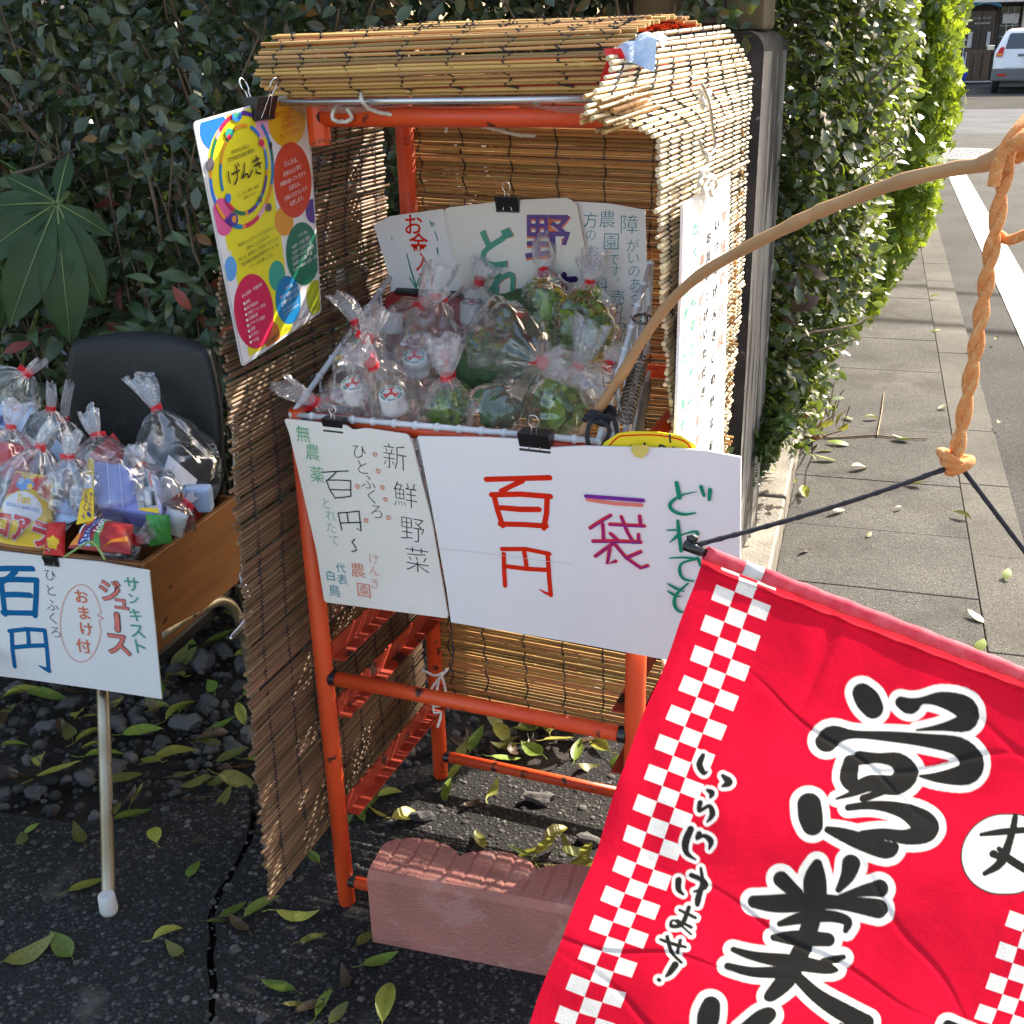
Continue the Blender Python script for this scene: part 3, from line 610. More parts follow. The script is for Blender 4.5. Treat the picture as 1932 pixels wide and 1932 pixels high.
# holly leaf shapes (along x, folded on the midrib)
def holly(spines, w=.30, fold=.25, curl=.18):
    st = [(-.5, 0)]
    for i in range(1, 7):
        t = i / 7; b = sin(pi * t ** .9) * w
        st.append((t - .5, b * (1.18 if i % 2 else .80) if spines else b))
    st.append((.52, 0)); vs = []; fs = []
    z = lambda x, y: -curl * x * x * 2 + fold * abs(y)
    for x, y in st: vs += [(x, y, z(x, y)), (x, 0, z(x, 0)), (x, -y, z(x, y))]
    for i in range(len(st) - 1):
        a = 3 * i; fs += [(a, a + 1, a + 4, a + 3), (a + 1, a + 2, a + 5, a + 4)]
    return vs, fs
HV, HF = holly(True)
SV = [(-.5, 0, 0), (-.05, .26, .08), (.25, .18, .04), (.5, 0, -.05), (.25, -.18, .04), (-.05, -.26, .08)]
SF = [(0, 5, 2 + 0 * 1, 1)]
SV = [(-.5, 0, .0), (0, .0, -.02), (.5, 0, -.06), (-.12, .27, .09), (.2, .2, .05), (-.12, -.27, .09), (.2, -.2, .05)]
SF = [(0, 1, 4, 3), (1, 2, 2 + 0, 4), (0, 5, 6, 1), (1, 6, 2, 2)]
SF = [(0, 1, 4, 3), (0, 5, 6, 1), (1, 6, 2, 4)]
def leafmesh_from(V, F, mat, name='leaf'):
    me = bpy.data.meshes.new(name); me.from_pydata(V, [], F); me.materials.append(mat); me.polygons.foreach_set('use_smooth', [True] * len(F)); return me
def twigs(starts, ends, r0=.006, r1=.002, sub=3, wig=.06):
    mb = MB()
    for a, b in zip(starts, ends):
        a = Vector(a); b = Vector(b); pts = [a]; L = (b - a).length
        for k in range(1, sub + 1):
            q = a.lerp(b, k / sub); q += Vector(np.random.normal(size=3)) * wig * L * (.6 if k < sub else .2); pts.append(q)
        n = len(pts); mb.tube(pts, [r0 + (r1 - r0) * i / (n - 1) for i in range(n)], 5, False)
    return mb
def seen(p):
    d = Vector(p) - CAM; a = d.dot(_f); return (966 + FPX * d.dot(CR) / a, 966 - FPX * d.dot(CU) / a, a)
def leaf_parts(parent, me_list, pos, R, size, nmax=280):
    """the leaves that show largest as parts of their own"""
    for i in range(min(nmax, len(pos))):
        o = link('leaf', random.choice(me_list), parent)
        Rm = R[i]; s = size[i]
        o.matrix_basis = Matrix(((Rm[0][0] * s, Rm[0][1] * s, Rm[0][2] * s, pos[i][0]), (Rm[1][0] * s, Rm[1][1] * s, Rm[1][2] * s, pos[i][1]), (Rm[2][0] * s, Rm[2][1] * s, Rm[2][2] * s, pos[i][2]), (0, 0, 0, 1)))
def inframe(pos, mg=40):
    out = []
    for p in pos:
        x, y, a = seen(p); out.append(-mg < x < 1932 + mg and -mg < y < 1932 + mg and a > 0)
    return np.array(out)

# ---- big shaded holly behind the stand and the chair
hl = thing('holly_shrub', 'tall dark shaded holly shrub with grey twigs behind the stand', 'shrub', (-.8, 3.2, 0))
def front_y(x, z): return 2.62 + .10 * np.sin(x * 5 + 1) + .08 * np.sin(z * 6 + x * 3) - .10 * np.clip(z - .9, 0, 1) + .30 * np.clip(x + .25, 0, 1) + .12 * np.clip(-x - 1.15, 0, 1)
n = 21000
x = np.random.uniform(-1.95, .55, n); z = np.random.uniform(.12, 1.85, n); dep = np.random.exponential(.16, n)
y = front_y(x, z) + dep + np.random.normal(0, .03, n)
gap = (np.sin(x * 11 + 3 * np.sin(z * 7)) + np.sin(z * 13 + 2 * np.sin(x * 9)) > 1.25) & (dep < .22)
keep = ~gap & (dep < 1.1); x, y, z, dep = x[keep], y[keep], z[keep], dep[keep]
pos = np.column_stack([x, y, z]); n = len(pos)
R = rand_rot(n, np.tile([.0, -.75, .55], (n, 1)), .75); size = np.random.uniform(.028, .052, n)
near = np.argsort(dep - 10 * inframe(pos))[:290]; mask = np.ones(n, bool); mask[near] = False
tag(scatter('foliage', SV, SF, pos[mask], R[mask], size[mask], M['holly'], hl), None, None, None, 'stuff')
leaf_parts(hl, [leafmesh_from(HV, HF, M['holly_p']), leafmesh_from(*holly(True, .25, .4, .3), M['holly_p']), leafmesh_from(*holly(False, .24, .2, .2), M['holly_p'])], pos[near], R[near], size[near] * 1.15, 290)
# taller, coarser crown that shades the forecourt, above the picture
n = 6500; x = np.random.uniform(-2.6, .75, n); z = np.random.uniform(1.75, 2.75, n); y = np.random.uniform(2.75, 4.3, n)
pos = np.column_stack([x, y, z]); R = rand_rot(n); tag(scatter('foliage', SV, SF, pos, R, np.random.uniform(.07, .12, n), M['holly'], hl), None, None, None, 'stuff')
st = [(random.uniform(-1.7, .4), 3.1 + random.uniform(-.2, .2), 0) for _ in range(9)]
mb = twigs(st, [(a + random.uniform(-.2, .2), b + random.uniform(-.1, .1), 2.3) for a, b, _ in st], .03, .012, 5, .04); mb.build('trunk', M['bark'], hl, True)
s2, e2 = [], []
for i in range(300):
    a = random.uniform(-1.9, .5); zz = random.uniform(.3, 1.7); yy = float(front_y(a, zz))
    s2.append((a + random.uniform(-.25, .25), yy + .25, max(.1, zz - random.uniform(.1, .5)))); e2.append((a, yy - random.uniform(-.01, .09), zz))
for x0, y0, x1, y1 in [(60, 40, 330, 330), (100, 130, 290, 250), (0, 180, 150, 330), (160, 30, 300, 180), (300, 200, 520, 560), (330, 330, 420, 620), (250, 60, 330, 260), (200, 120, 320, 320), (20, 330, 200, 260), (280, 330, 350, 560)]:
    s2.append(P(x0, y0, 2.42)); e2.append(P(x1, y1, 2.55))
LV = rand_rot(320); bi = np.random.choice(len(pos), 320, replace=False)
M['withered'] = Mat('withered_leaf', (.20, .115, .055), (.10, .055, .03), rough=.7, scale=12, island=.4)
wx = np.random.uniform(-1.7, .4, 320); wz = np.random.uniform(.3, 1.8, 320)
tag(scatter('withered_foliage', SV, SF, np.column_stack([wx, front_y(wx, wz) + np.random.uniform(-.01, .12, 320), wz]), LV, np.random.uniform(.025, .045, 320), M['withered'], hl), None, None, None, 'stuff')
twigs(s2, e2, .0052, .0018, 4, .05).build('branch', M['bark'], hl)
# deep dark core so that nothing behind shows through as a hole
n = 9000; x = np.random.uniform(-2.6, .6, n); z = np.random.uniform(.0, 2.3, n); y = np.random.uniform(3.25, 3.9, n)
pos = np.column_stack([x, y, z]); R = rand_rot(n); tag(scatter('inner_foliage', SV, SF, pos, R, np.random.uniform(.05, .09, n), M['holly'], hl), None, None, None, 'stuff')
# corrugated fence glimpsed behind
M['corr'] = Mat('blue_grey_sheet', (.30, .36, .46), (.24, .29, .38), rough=.5, scale=3)
fn = thing('corrugated_fence', 'pale blue grey corrugated fence glimpsed behind the shrub', 'fence', (-2.6, 4.4, 0))
mb = MB(); mb.grid(lambda u, v: (-6 + 5.6 * u, 4.45 + .018 * sin(u * 5.6 * 2 * pi / .076), 1.9 * v), 420, 1); mb.build('corrugated_sheet', M['corr'], fn)

# ---- fatsia with big hand-shaped leaves
ft = thing('fatsia_plant', 'fatsia with big glossy hand shaped leaves at the left edge', 'plant', (-1.25, 2.5, 0))
def fatsia_leaf(c, ax, up, size, lobes, drop):
    c = Vector(c); ax = Vector(ax).normalized(); n0 = Vector(up).normalized(); n0 = (n0 - ax * n0.dot(ax)).normalized(); side = n0.cross(ax)
    mb = MB(); mb2 = MB()
    for ang, L in lobes:
        a = radians(ang); d = ax * cos(a) + side * sin(a); s = n0.cross(d)
        vs, fs = [], []; K = 8
        for i in range(K + 1):
            t = i / K; w = L * size * .150 * (.16 + 1.0 * sin(pi * min(1, t * 1.02) ** 1.25)) * (1 if t < .98 else .05) * (1 - .35 * max(0, .25 - t) / .25)
            q = c + d * (L * size * t) - n0 * (drop * size * L * t * t); z = .02 * size * sin(t * 19 + ang)
            vs += [q + s * w + n0 * (w * .22 + z), q, q - s * w + n0 * (w * .22 - z)]
        for i in range(K): b = 3 * i; fs += [(b, b + 3, b + 4, b + 1), (b + 1, b + 4, b + 5, b + 2)]
        mb.add(vs, fs); mb2.tube([vs[3 * i + 1] + n0 * .0015 for i in range(K + 1)], [.0022 - .0015 * i / K for i in range(K + 1)], 4, False)
    o = mb.build('leaf', M['fatsia'], ft, True); mb2.build('leaf_vein', M['vein'], o)
LB = [(-118, .42), (-86, .56), (-54, .76), (-22, .95), (4, 1.0), (24, .76), (62, .42), (170, .40)]
view = -_f
fatsia_leaf(P(108, 383, 2.34), -CU, view * .8 + CU * .45 + CR * .2, .285, LB, .22)
fatsia_leaf(P(-30, 470, 2.36), -CU * .8 - CR * .3, view * .7 + CU * .5 + CR * .5, .24, LB, .30)
fatsia_leaf(P(-10, 300, 2.48), -CR * .8 + CU * .2, view * .6 + CU * .9, .22, LB, .3)
mb = MB()
for x, y, a in ((108, 383, 2.34), (-30, 470, 2.36), (-10, 300, 2.48)):
    mb.tube(spline([P(x, y, a), P(x, y, a) + Vector((-.03, .12, -.05)), Vector((-1.3, 2.75, .5)), Vector((-1.3, 2.75, 0))], 4), .006, 6)
mb.build('stem', M['vein'], ft)

# ---- nandina low plant behind the chair
nd = thing('nandina_bush', 'low nandina bush with green and reddish leaves above the black chair', 'shrub', (-.75, 2.55, 0))
NV, NF = holly(False, .17, .3, .25)
ng = leafmesh_from(NV, NF, M['nandina']); nr = leafmesh_from(NV, NF, M['nandina_red'])
pp, RR, ss = [], [], []
for i in range(300):
    xx = random.uniform(-60, 480); yy = random.uniform(480, 760) if random.random() < .8 else random.uniform(330, 480)
    if yy < 480 and not 330 < xx < 470 and xx > 220: yy += 150
    p = P(xx, yy, random.uniform(2.36, 2.62)); pp.append(p)
Rn = rand_rot(300, np.tile([.1, -.7, .7], (300, 1)), .6)
Rn2 = [Matrix(r) for r in Rn]
for i, p in enumerate(pp):
    o = link('leaf', nr if random.random() < .06 else ng, nd); s = random.uniform(.05, .085)
    o.matrix_basis = Matrix.Translation(p) @ Rn2[i].to_4x4() @ Matrix.Scale(s, 4)
st = [p for p in pp[::6]]
twigs([(p.x * .9 - .08, 2.75, .05) for p in st], [tuple(p) for p in st], .004, .0015, 4, .04).build('stem', M['bark'], nd)
# small green leaves low behind the back blind
gp = thing('low_plant', 'low green leafy plant growing behind the back blind under the stand', 'plant', (.1, 2.45, 0))
for i in range(70):
    p = Vector((random.uniform(-.15, .45), random.uniform(2.25, 2.6), random.uniform(.03, .16))); o = link('leaf', ng if random.random() < .93 else nr, gp); s = random.uniform(.05, .09)
    o.matrix_basis = Matrix.Translation(p) @ Matrix(rand_rot(1, np.array([[0, -.5, .9]]), .6)[0]).to_4x4() @ Matrix.Scale(s, 4)

# ---- sunlit holly hedge along the pavement
hh = thing('holly_hedge', 'sunlit glossy holly hedge overhanging the pavement beside the pillar', 'hedge', ST(4, -.4))
def prof_t(z): return np.interp(z, [0, .25, .45, .7, 1.0, 1.4, 2.4], [-.33, -.20, -.09, -.01, .03, .06, .05])
n = 23000
s = np.random.uniform(3.05, 5.7, n); z = np.random.uniform(.22, 1.95, n) ** 1.0; dep = np.random.exponential(.10, n)
t = prof_t(z) - dep + np.random.normal(0, .03, n) - .03 * np.sin(s * 9) - .03 * np.sin(z * 11 + s * 4)
t -= .28 * np.clip(3.35 - s, 0, 1) ** .5 * (np.random.uniform(.5, 1, n))
t = np.minimum(t, -.27 + .47 * (s - 2.78) + np.random.normal(0, .012, n)); keep = (dep < .7) & (t > -.9); s, t, z, dep = s[keep], t[keep], z[keep], dep[keep]
pos = np.outer(s, TS) + np.outer(t, TT); pos[:, 2] = z; n = len(pos)
R = rand_rot(n, np.tile(list(TT * .45 - TS * .35 + ZZ * .75), (n, 1)), .7); size = np.random.uniform(.026, .050, n)
near = np.argsort(dep + .05 * s - 10 * inframe(pos))[:290]; mask = np.ones(n, bool); mask[near] = False
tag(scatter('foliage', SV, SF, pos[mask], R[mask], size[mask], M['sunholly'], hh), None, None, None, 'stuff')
leaf_parts(hh, [leafmesh_from(HV, HF, M['sunholly_p']), leafmesh_from(*holly(True, .25, .4, .3), M['sunholly_p'])], pos[near], R[near], size[near] * 1.1, 290)
# end face towards the pillar and the back of the hedge
n = 9000; s = np.random.uniform(2.98, 3.5, n) + np.random.exponential(.1, n); t = np.random.uniform(-1.1, .02, n); z = np.random.uniform(.15, 2.1, n)
s += .25 * np.clip(t + .35, 0, 1) + .1 * np.clip(.5 - z, 0, 1)
t = np.minimum(t, np.minimum(prof_t(z) - .05, -.30 + .45 * (s - 2.78)))
pos = np.outer(s, TS) + np.outer(t, TT); pos[:, 2] = z; R = rand_rot(n, np.tile(list(-TS * .7 + ZZ * .5), (n, 1)), .8)
tag(scatter('foliage', SV, SF, pos, R, np.random.uniform(.03, .05, n), M['holly'], hh), None, None, None, 'stuff')
n = 6000; s = np.random.uniform(3.2, 7, n); t = np.random.uniform(-1.3, -.35, n); z = np.random.uniform(.0, 2.5, n)
pos = np.outer(s, TS) + np.outer(t, TT); pos[:, 2] = z; tag(scatter('inner_foliage', SV, SF, pos, rand_rot(n), np.random.uniform(.06, .10, n), M['holly'], hh), None, None, None, 'stuff')
a_, b_ = [], []
for i in range(85):
    s_ = random.uniform(3.05, 5.5); z_ = random.uniform(.35, 1.7); t_ = float(prof_t(z_))
    a_.append(ST(s_ + random.uniform(-.1, .2), t_ - .35, max(.1, z_ - random.uniform(.1, .4)))); b_.append(ST(s_, t_ + random.uniform(-.02, .03), z_))
for x0, y0, x1, y1 in [(1500, 330, 1535, 60), (1525, 190, 1620, 90), (1530, 260, 1550, 20), (1500, 470, 1620, 420), (1500, 640, 1640, 600), (1560, 250, 1680, 160), (1600, 200, 1690, 120)]:
    a_.append(P(x0, y0, 3.05)); b_.append(P(x1, y1, 3.2))
twigs(a_, b_, .0055, .002, 4, .05).build('branch', M['bark'], hh)
tr = [ST(3.3 + .45 * i, -.45, 0) for i in range(7)]
twigs(tr, [p + ZZ * 2 + TT * .2 for p in tr], .025, .01, 5, .03).build('trunk', M['bark'], hh)
tag(scatter('withered_leaf', HV, HF, np.array([tuple(P(x, y, 3.02)) for x, y in ((1520, 570), (1500, 545), (1545, 520), (1490, 600), (1530, 500))]), rand_rot(5, np.tile([0, -1., .3], (5, 1)), .5), np.array([.09, .07, .05, .06, .06]), LM[3], hh), None, None, None, None)
# ---- golden conifers
def spray():
    vs, fs = [], []
    for k in range(7):
        a = radians(-66 + 22 * k); L = .5 + .5 * cos(a * .9); bx = -.35 + .09 * k * .3
        d = Vector((cos(a * .75), sin(a * .75), 0)); q = Vector((-.4 + .06 * abs(k - 3), 0, 0)); s_ = Vector((-d.y, d.x, 0)) * .055
        e = q + d * L; i = len(vs); vs += [q + s_ * .4, q - s_ * .4, e * .75 + q * .25 - s_, e, e * .75 + q * .25 + s_]; vs[-2] = e
        vs = vs[:i] + [q + s_ * .5, q - s_ * .5, q.lerp(e, .7) - s_, q.lerp(e, .7) + s_]; fs.append((i, i + 1, i + 2, i + 3))
    return [tuple(v) for v in vs], fs
CV, CF = spray()
def prof_c(z): return np.interp(z, [0, .15, .4, .65, 1.0, 1.5, 2.3, 2.6], [-.16, -.10, .10, .24, .28, .29, .26, .15])
starts = [5.35, 6.3, 7.3, 8.4, 9.6, 10.9, 12.3, 13.8, 15.3]
for i, s0 in enumerate(starts):
    lb = 'bright yellow green conifer nearest the camera, next to the holly' if i == 0 else 'bright yellow green clipped conifer farther along the hedge'
    cn = thing('conifer', lb, 'conifer', ST(s0, -.1), 'clipped golden conifers along the pavement')
    n = int(8200 / (1 + .33 * i)); rad = .55 + .04 * i
    s = s0 + np.random.uniform(-rad, rad, n); z = np.random.uniform(.12, 2.5, n); dep = np.random.exponential(.07, n)
    bul = .07 * ((s - s0) / rad) ** 2
    t = prof_c(z) - bul - dep + .025 * np.sin(z * 13 + s * 7) + np.random.normal(0, .015, n)
    pos = np.outer(s, TS) + np.outer(t, TT); pos[:, 2] = z
    sz = np.random.uniform(.05, .085, n) * (1 + .14 * i)
    q = rand_rot(n, np.tile(list(TT * .8 - TS * .45 + ZZ * .1), (n, 1)), .9)
    tag(scatter('foliage', CV, CF, pos, q, sz, M['conifer'], cn), None, None, None, 'stuff')
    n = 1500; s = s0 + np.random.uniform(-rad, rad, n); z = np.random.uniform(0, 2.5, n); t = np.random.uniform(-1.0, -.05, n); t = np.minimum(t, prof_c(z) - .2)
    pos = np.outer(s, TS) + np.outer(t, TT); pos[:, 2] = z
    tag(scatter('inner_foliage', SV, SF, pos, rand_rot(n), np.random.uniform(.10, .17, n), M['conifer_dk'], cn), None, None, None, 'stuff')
    mb = MB(); mb.tube([ST(s0, -.25, 0), ST(s0 + .02, -.25, 1), ST(s0, -.22, 2.2)], [.05, .04, .015], 7); mb.build('trunk', M['bark'], cn)
# a loose shoot sticking out
mb = twigs([ST(7.6, .2, .72), ST(7.7, .22, .70)], [ST(7.9, .37, .98), ST(8.0, .33, .92)], .006, .002, 3, .03)
o = mb.build('shoot', M['conifer_dk'], bpy.data.objects['conifer.002'])
pts = np.array([tuple(ST(7.6, .2, .72).lerp(ST(7.9, .37, .98), k / 14)) for k in range(4, 15)])
tag(scatter('foliage', CV, CF, pts, rand_rot(11), np.full(11, .06), M['conifer'], bpy.data.objects['conifer.002']), None, None, None, 'stuff')
# dark juniper skirt under the holly and a clump of dry stems on the edging
jn = thing('low_juniper', 'dark green feathery juniper drooping over the edging under the holly', 'shrub', ST(3.5, -.35))
n = 3800; s = np.random.uniform(2.95, 4.3, n); z = np.random.uniform(.10, .50, n); t = np.interp(z, [.1, .3, .5], [-.30, -.22, -.12]) - np.random.exponential(.06, n) - .12 * np.clip(3.3 - s, 0, 1)
pos = np.outer(s, TS) + np.outer(t, TT); pos[:, 2] = z
tag(scatter('foliage', CV, CF, pos, rand_rot(n, np.tile(list(TT * .6 - TS * .4 - ZZ * .3), (n, 1)), .7), np.random.uniform(.04, .065, n), M['conifer_dk'], jn), None, None, None, 'stuff')
dc = thing('dry_stems', 'clump of dry reddish stems growing from the edging beside the pavement', 'plant', G(1515, 838, .03))
b = G(1518, 835, .03)
e_ = [P(x, y, a) for x, y, a in ((1545, 730, 3.9), (1560, 745, 3.85), (1530, 740, 4.0), (1575, 720, 3.9), (1590, 735, 3.8), (1550, 700, 4.0), (1535, 760, 3.9), (1600, 770, 3.75), (1525, 715, 4.1), (1565, 690, 4), (1540, 690, 4), (1580, 760, 3.8))]
M['dry'] = Mat('dry_stem', (.30, .14, .07), (.15, .07, .04), rough=.8, scale=20)
twigs([b + Vector((random.uniform(-.02, .03), random.uniform(-.02, .02), 0)) for _ in e_], e_, .0035, .0015, 4, .06).build('stem', M['dry'], dc)
for x, y in ((1585, 790), (1560, 800), (1572, 770), (1550, 815), (1590, 805), (1548, 780)):
    o = link('leaf', LEAF[1][0], dc); o.matrix_basis = Matrix.Translation(P(x, y, 3.85)) @ Matrix(rand_rot(1)[0]).to_4x4() @ Matrix.Scale(.06, 4)

# ================================================================== THE STAND
rk = thing('display_rack', 'orange red painted tube rack carrying the vegetables', 'rack', S(.27, .2, 0))
RW, RD = .535, .41
RP = M['red_paint']
def bar(name, a, b, r, mat=RP, parent=rk, n=14):
    mb = MB(); mb.tube([a, b], r, n); return mb.build(name, mat, parent, True) if False else mb.build(name, mat, parent)
def leg(w, d, z1):
    mb = MB(); mb.tube([S(w, d, 0), S(w, d, .004), S(w, d, z1 - .003), S(w, d, z1)], [.0135, .0155, .0155, .013], 16); o = mb.build('leg', RP, rk)
    for p in o.data.polygons: p.use_smooth = len(p.vertices) == 4
    return o
leg(0, 0, .945); leg(RW, 0, .945); leg(0, RD, 1.375); leg(RW, RD, 1.375)
def rail(a, b, r=.0115, nm='rail', mat=RP, caps=True):
    d = (b - a).normalized(); mb = MB(); mb.tube([a + d * .012, b - d * .012], r, 14); o = mb.build(nm, mat, rk)
    for p in o.data.polygons: p.use_smooth = len(p.vertices) == 4
    if caps:
        mb = MB(); mb.tube([a + d * .012, a + d * .024], r * 1.06, 14); mb.build('weld_ring', M['black'], o); mb = MB(); mb.tube([b - d * .024, b - d * .012], r * 1.06, 14); mb.build('weld_ring', M['black'], o)
    return o
rail(S(0, 0, .478), S(RW, 0, .478), .0125); rail(S(0, RD, .055), S(RW, RD, .055)); rail(S(0, 0, .055), S(RW, 0, .055))
rail(S(0, 0, .93), S(RW, 0, .93)); rail(S(0, RD, .93), S(RW, RD, .93))
rail(S(0, 0, .93), S(0, RD, .93)); rail(S(RW, 0, .93), S(RW, RD, .93))
RO = M['red_paint_old']
def angle_rail(w, z, sg, z2=None):
    z2 = z if z2 is None else z2
    a = S(w + sg * .014, .006, z); e = SD * (RD - .012) + ZZ * (z2 - z); mb = MB()
    mb.fbox(a, e, SW * sg * .024, ZZ * .003); mb.fbox(a + ZZ * .0032, e, SW * sg * .003, ZZ * .030); return mb.build('shelf_runner', RO, rk)
for z in (.51, .40, .20):
    angle_rail(0, z, 1); angle_rail(RW, z, -1)
# upper frame carrying the blinds
rail(S(.004, .10, 1.357), S(.515, .10, 1.357), .0145, 'top_rail')
mb = MB(); mb.tube([S(.018, .10, 1.395), S(.018, .10, 1.318)], .0165, 14); mb.build('tube_stub', RP, rk)
for w in (.018, .512): rail(S(w, .09, 1.385), S(w, RD, 1.385), .012, 'side_rail')
rail(S(0, RD, 1.385), S(RW, RD, 1.385), .012, 'top_rail')
mb = MB(); mb.fbox(S(-.02, .088, 1.412), SW * .505, SD * .33, ZZ * .012); mb.fbox(S(-.02, .080, 1.392), SW * .505, SD * .004, ZZ * .036); mb.build('red_roof_sheet', M['tape'], rk)

# ---- reed blinds: every reed is a part
def reedmesh(mat, seed, n=6, jag=True):
    rnd = random.Random(seed); mb = MB(); pts, rs = [], []
    x = 0.0; nodes = sorted(rnd.uniform(.1, .9) for _ in range(2)); st = [0]
    for q in nodes: st += [q - .008, q, q + .008]
    st.append(1); by = rnd.uniform(-.6, .6)
    for i, t in enumerate(st):
        pts.append((t, by * sin(t * pi) * 1.0, rnd.uniform(-.12, .12))); rs.append(1.22 if t in nodes else 1.0 - .12 * t)
    # x is in reed lengths, y/z in reed radii
    mb.tube([(p[0] * 1000, p[1], p[2]) for p in pts], rs, n)
    mb.V = [(v[0] / 1000, v[1], v[2]) for v in mb.V]
    me = mb.mesh('reed', mat)
    for p in me.polygons: p.use_smooth = len(p.vertices) == 4
    return me
REED = {k: [reedmesh(M[k], hash(k) % 97 + i) for i in range(6)] for k in ('reed_brown', 'reed_gold', 'reed_roof', 'reed_pale')}
def blind(name, label, kind, A, B, rad, cords, nrm, jag=.006, group=None, wob=.0015, loc=None, miss=()):
    """A, B: end points of every reed from bottom to top; cords: fractions along the reeds; nrm: outward normal per reed"""
    t = thing(name, label, 'reed blind', loc if loc else (A[0] + B[0]) / 2, group); n = len(A)
    for i in range(n):
        if i in miss: continue
        a, b, nn = A[i], B[i], nrm[i]
        a = a + nn * random.gauss(0, wob); b = b + nn * random.gauss(0, wob); d = b - a; L = d.length; u = d / L
        a = a - u * abs(random.gauss(0, jag)); b = b + u * abs(random.gauss(0, jag)); d = b - a
        if random.random() < .05: b = b - u * random.uniform(0, .03); d = b - a
        d = d + u.cross(nn) * random.gauss(0, wob * .6)
        u = d.normalized(); y = (nn - u * nn.dot(u)).normalized(); z = u.cross(y); r = rad * random.uniform(.72, 1.12)
        o = link('reed', random.choice(REED[kind]), t); Lx = d.length
        o.matrix_basis = mat4(a, u * Lx, y * r, z * r)
    for c in cords:
        mb = MB()
        for ph in (0, 1):
            pts = []
            for i in range(n):
                cc = c + .004 * sin(i * .13 + c * 40); q = A[i].lerp(B[i], cc); pts.append(q + nrm[i] * ((rad * 1.15 + .0008) * (1 if (i + ph) % 2 else -1)) + (B[i] - A[i]).normalized() * .0012 * (1 if (i + ph) % 2 else -1))
            mb.tube(pts, .0014, 5, False)
        mb.build('cord', M['cord'], t)
    return t
# left blind: we look at its inner face
nL = 186; A, B, NN = [], [], []
for i in range(nL):
    z = .135 + (1.385 - .135) * i / (nL - 1); k = np.interp(z, [.13, .45, 1.0, 1.15, 1.3, 1.4], [-.165, -.158, -.098, -.09, .05, .08])
    w = -.050 + .005 * sin(z * 4) ; A.append(S(w + .006, k, z)); B.append(S(w - .01, .455 + .01 * sin(z * 9), z + .004 * sin(i * .3))); NN.append(SW)
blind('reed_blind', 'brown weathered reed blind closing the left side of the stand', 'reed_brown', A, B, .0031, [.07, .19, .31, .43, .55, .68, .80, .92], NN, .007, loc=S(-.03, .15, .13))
# back blind
nB = 176; A, B, NN = [], [], []
for i in range(nB):
    z = .175 + (1.36 - .175) * i / (nB - 1); dd = .437 + (.014 if z < .62 else 0) + .004 * sin(z * 8)
    A.append(S(-.015 + .004 * sin(i), dd, z + .010 * sin(i * .05))); B.append(S(.565, dd + .006, z - .004)); NN.append(-SD)
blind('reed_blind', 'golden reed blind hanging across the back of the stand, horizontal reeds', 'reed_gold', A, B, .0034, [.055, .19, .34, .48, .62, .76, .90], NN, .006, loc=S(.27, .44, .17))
# right blind: sunlit outside, curling over the top
nR = 206; A, B, NN = [], [], []
for i in range(nR):
    z = .10 + i * (1.466 - .10) / (nR - 1); q = max(0, (z - 1.38) / .086); w = .562 + .004 * sin(z * 5) - .045 * q * q; nx, nz = cos(q * 1.1), sin(q * 1.1)
    k = np.interp(z, [.1, .58, .79, .94, 1.146, 1.30, 1.362, 1.39, 1.403, 1.43, 1.466], [.07, .06, .075, .09, .0, -.045, -.055, -.15, -.12, -.03, .085])
    cur = .055 * max(0, min(1, (z - 1.34) / .05))
    e = np.interp(z, [.1, .6, .79, 1.09, 1.3, 1.45], [.46, .47, .47, .53, .50, .455])
    A.append(S(w - cur, k + .005 * sin(i * .35), z - .3 * cur)); B.append(S(w + .004, e + .010 * sin(z * 14), z + .003 * sin(i * .21))); NN.append((SW * nx + ZZ * nz).normalized())
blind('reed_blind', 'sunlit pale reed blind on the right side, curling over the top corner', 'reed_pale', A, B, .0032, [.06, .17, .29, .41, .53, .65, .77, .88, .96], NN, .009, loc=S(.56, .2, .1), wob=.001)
# roof blind rolled over the front rail
A, B, NN = [], [], []
prof = []
for k in range(14):
    t = k / 13; prof.append((.082 - .030 * sin(pi * t * .95), 1.388 + .068 * t, -1 + .9 * t, t * .6 + .1))
for k in range(1, 56):
    t = k / 55; prof.append((.085 + .36 * t, 1.458 + .014 * sin(pi * t) + .006 * t, -.1, 1))
for i, (d, z, nd_, nz) in enumerate(prof):
    A.append(S(-.046 + .006 * sin(i * 1.7) + (0 if i < 18 else min(.16, (i - 18) * .012)), d + .004, z + (.006 if i > 13 else 0) * sin(i * .8) - .003)); B.append(S(.487 + .012 * sin(i * 2.3), d - .004, z + .002)); NN.append((SD * nd_ + ZZ * nz).normalized())
blind('reed_blind', 'straw coloured reed blind rolled over the front rail as a roof', 'reed_roof', A, B, .0030, [.05, .13, .27, .42, .56, .71, .85, .95], NN, .005, loc=S(.21, .1, 1.39), wob=.0012)
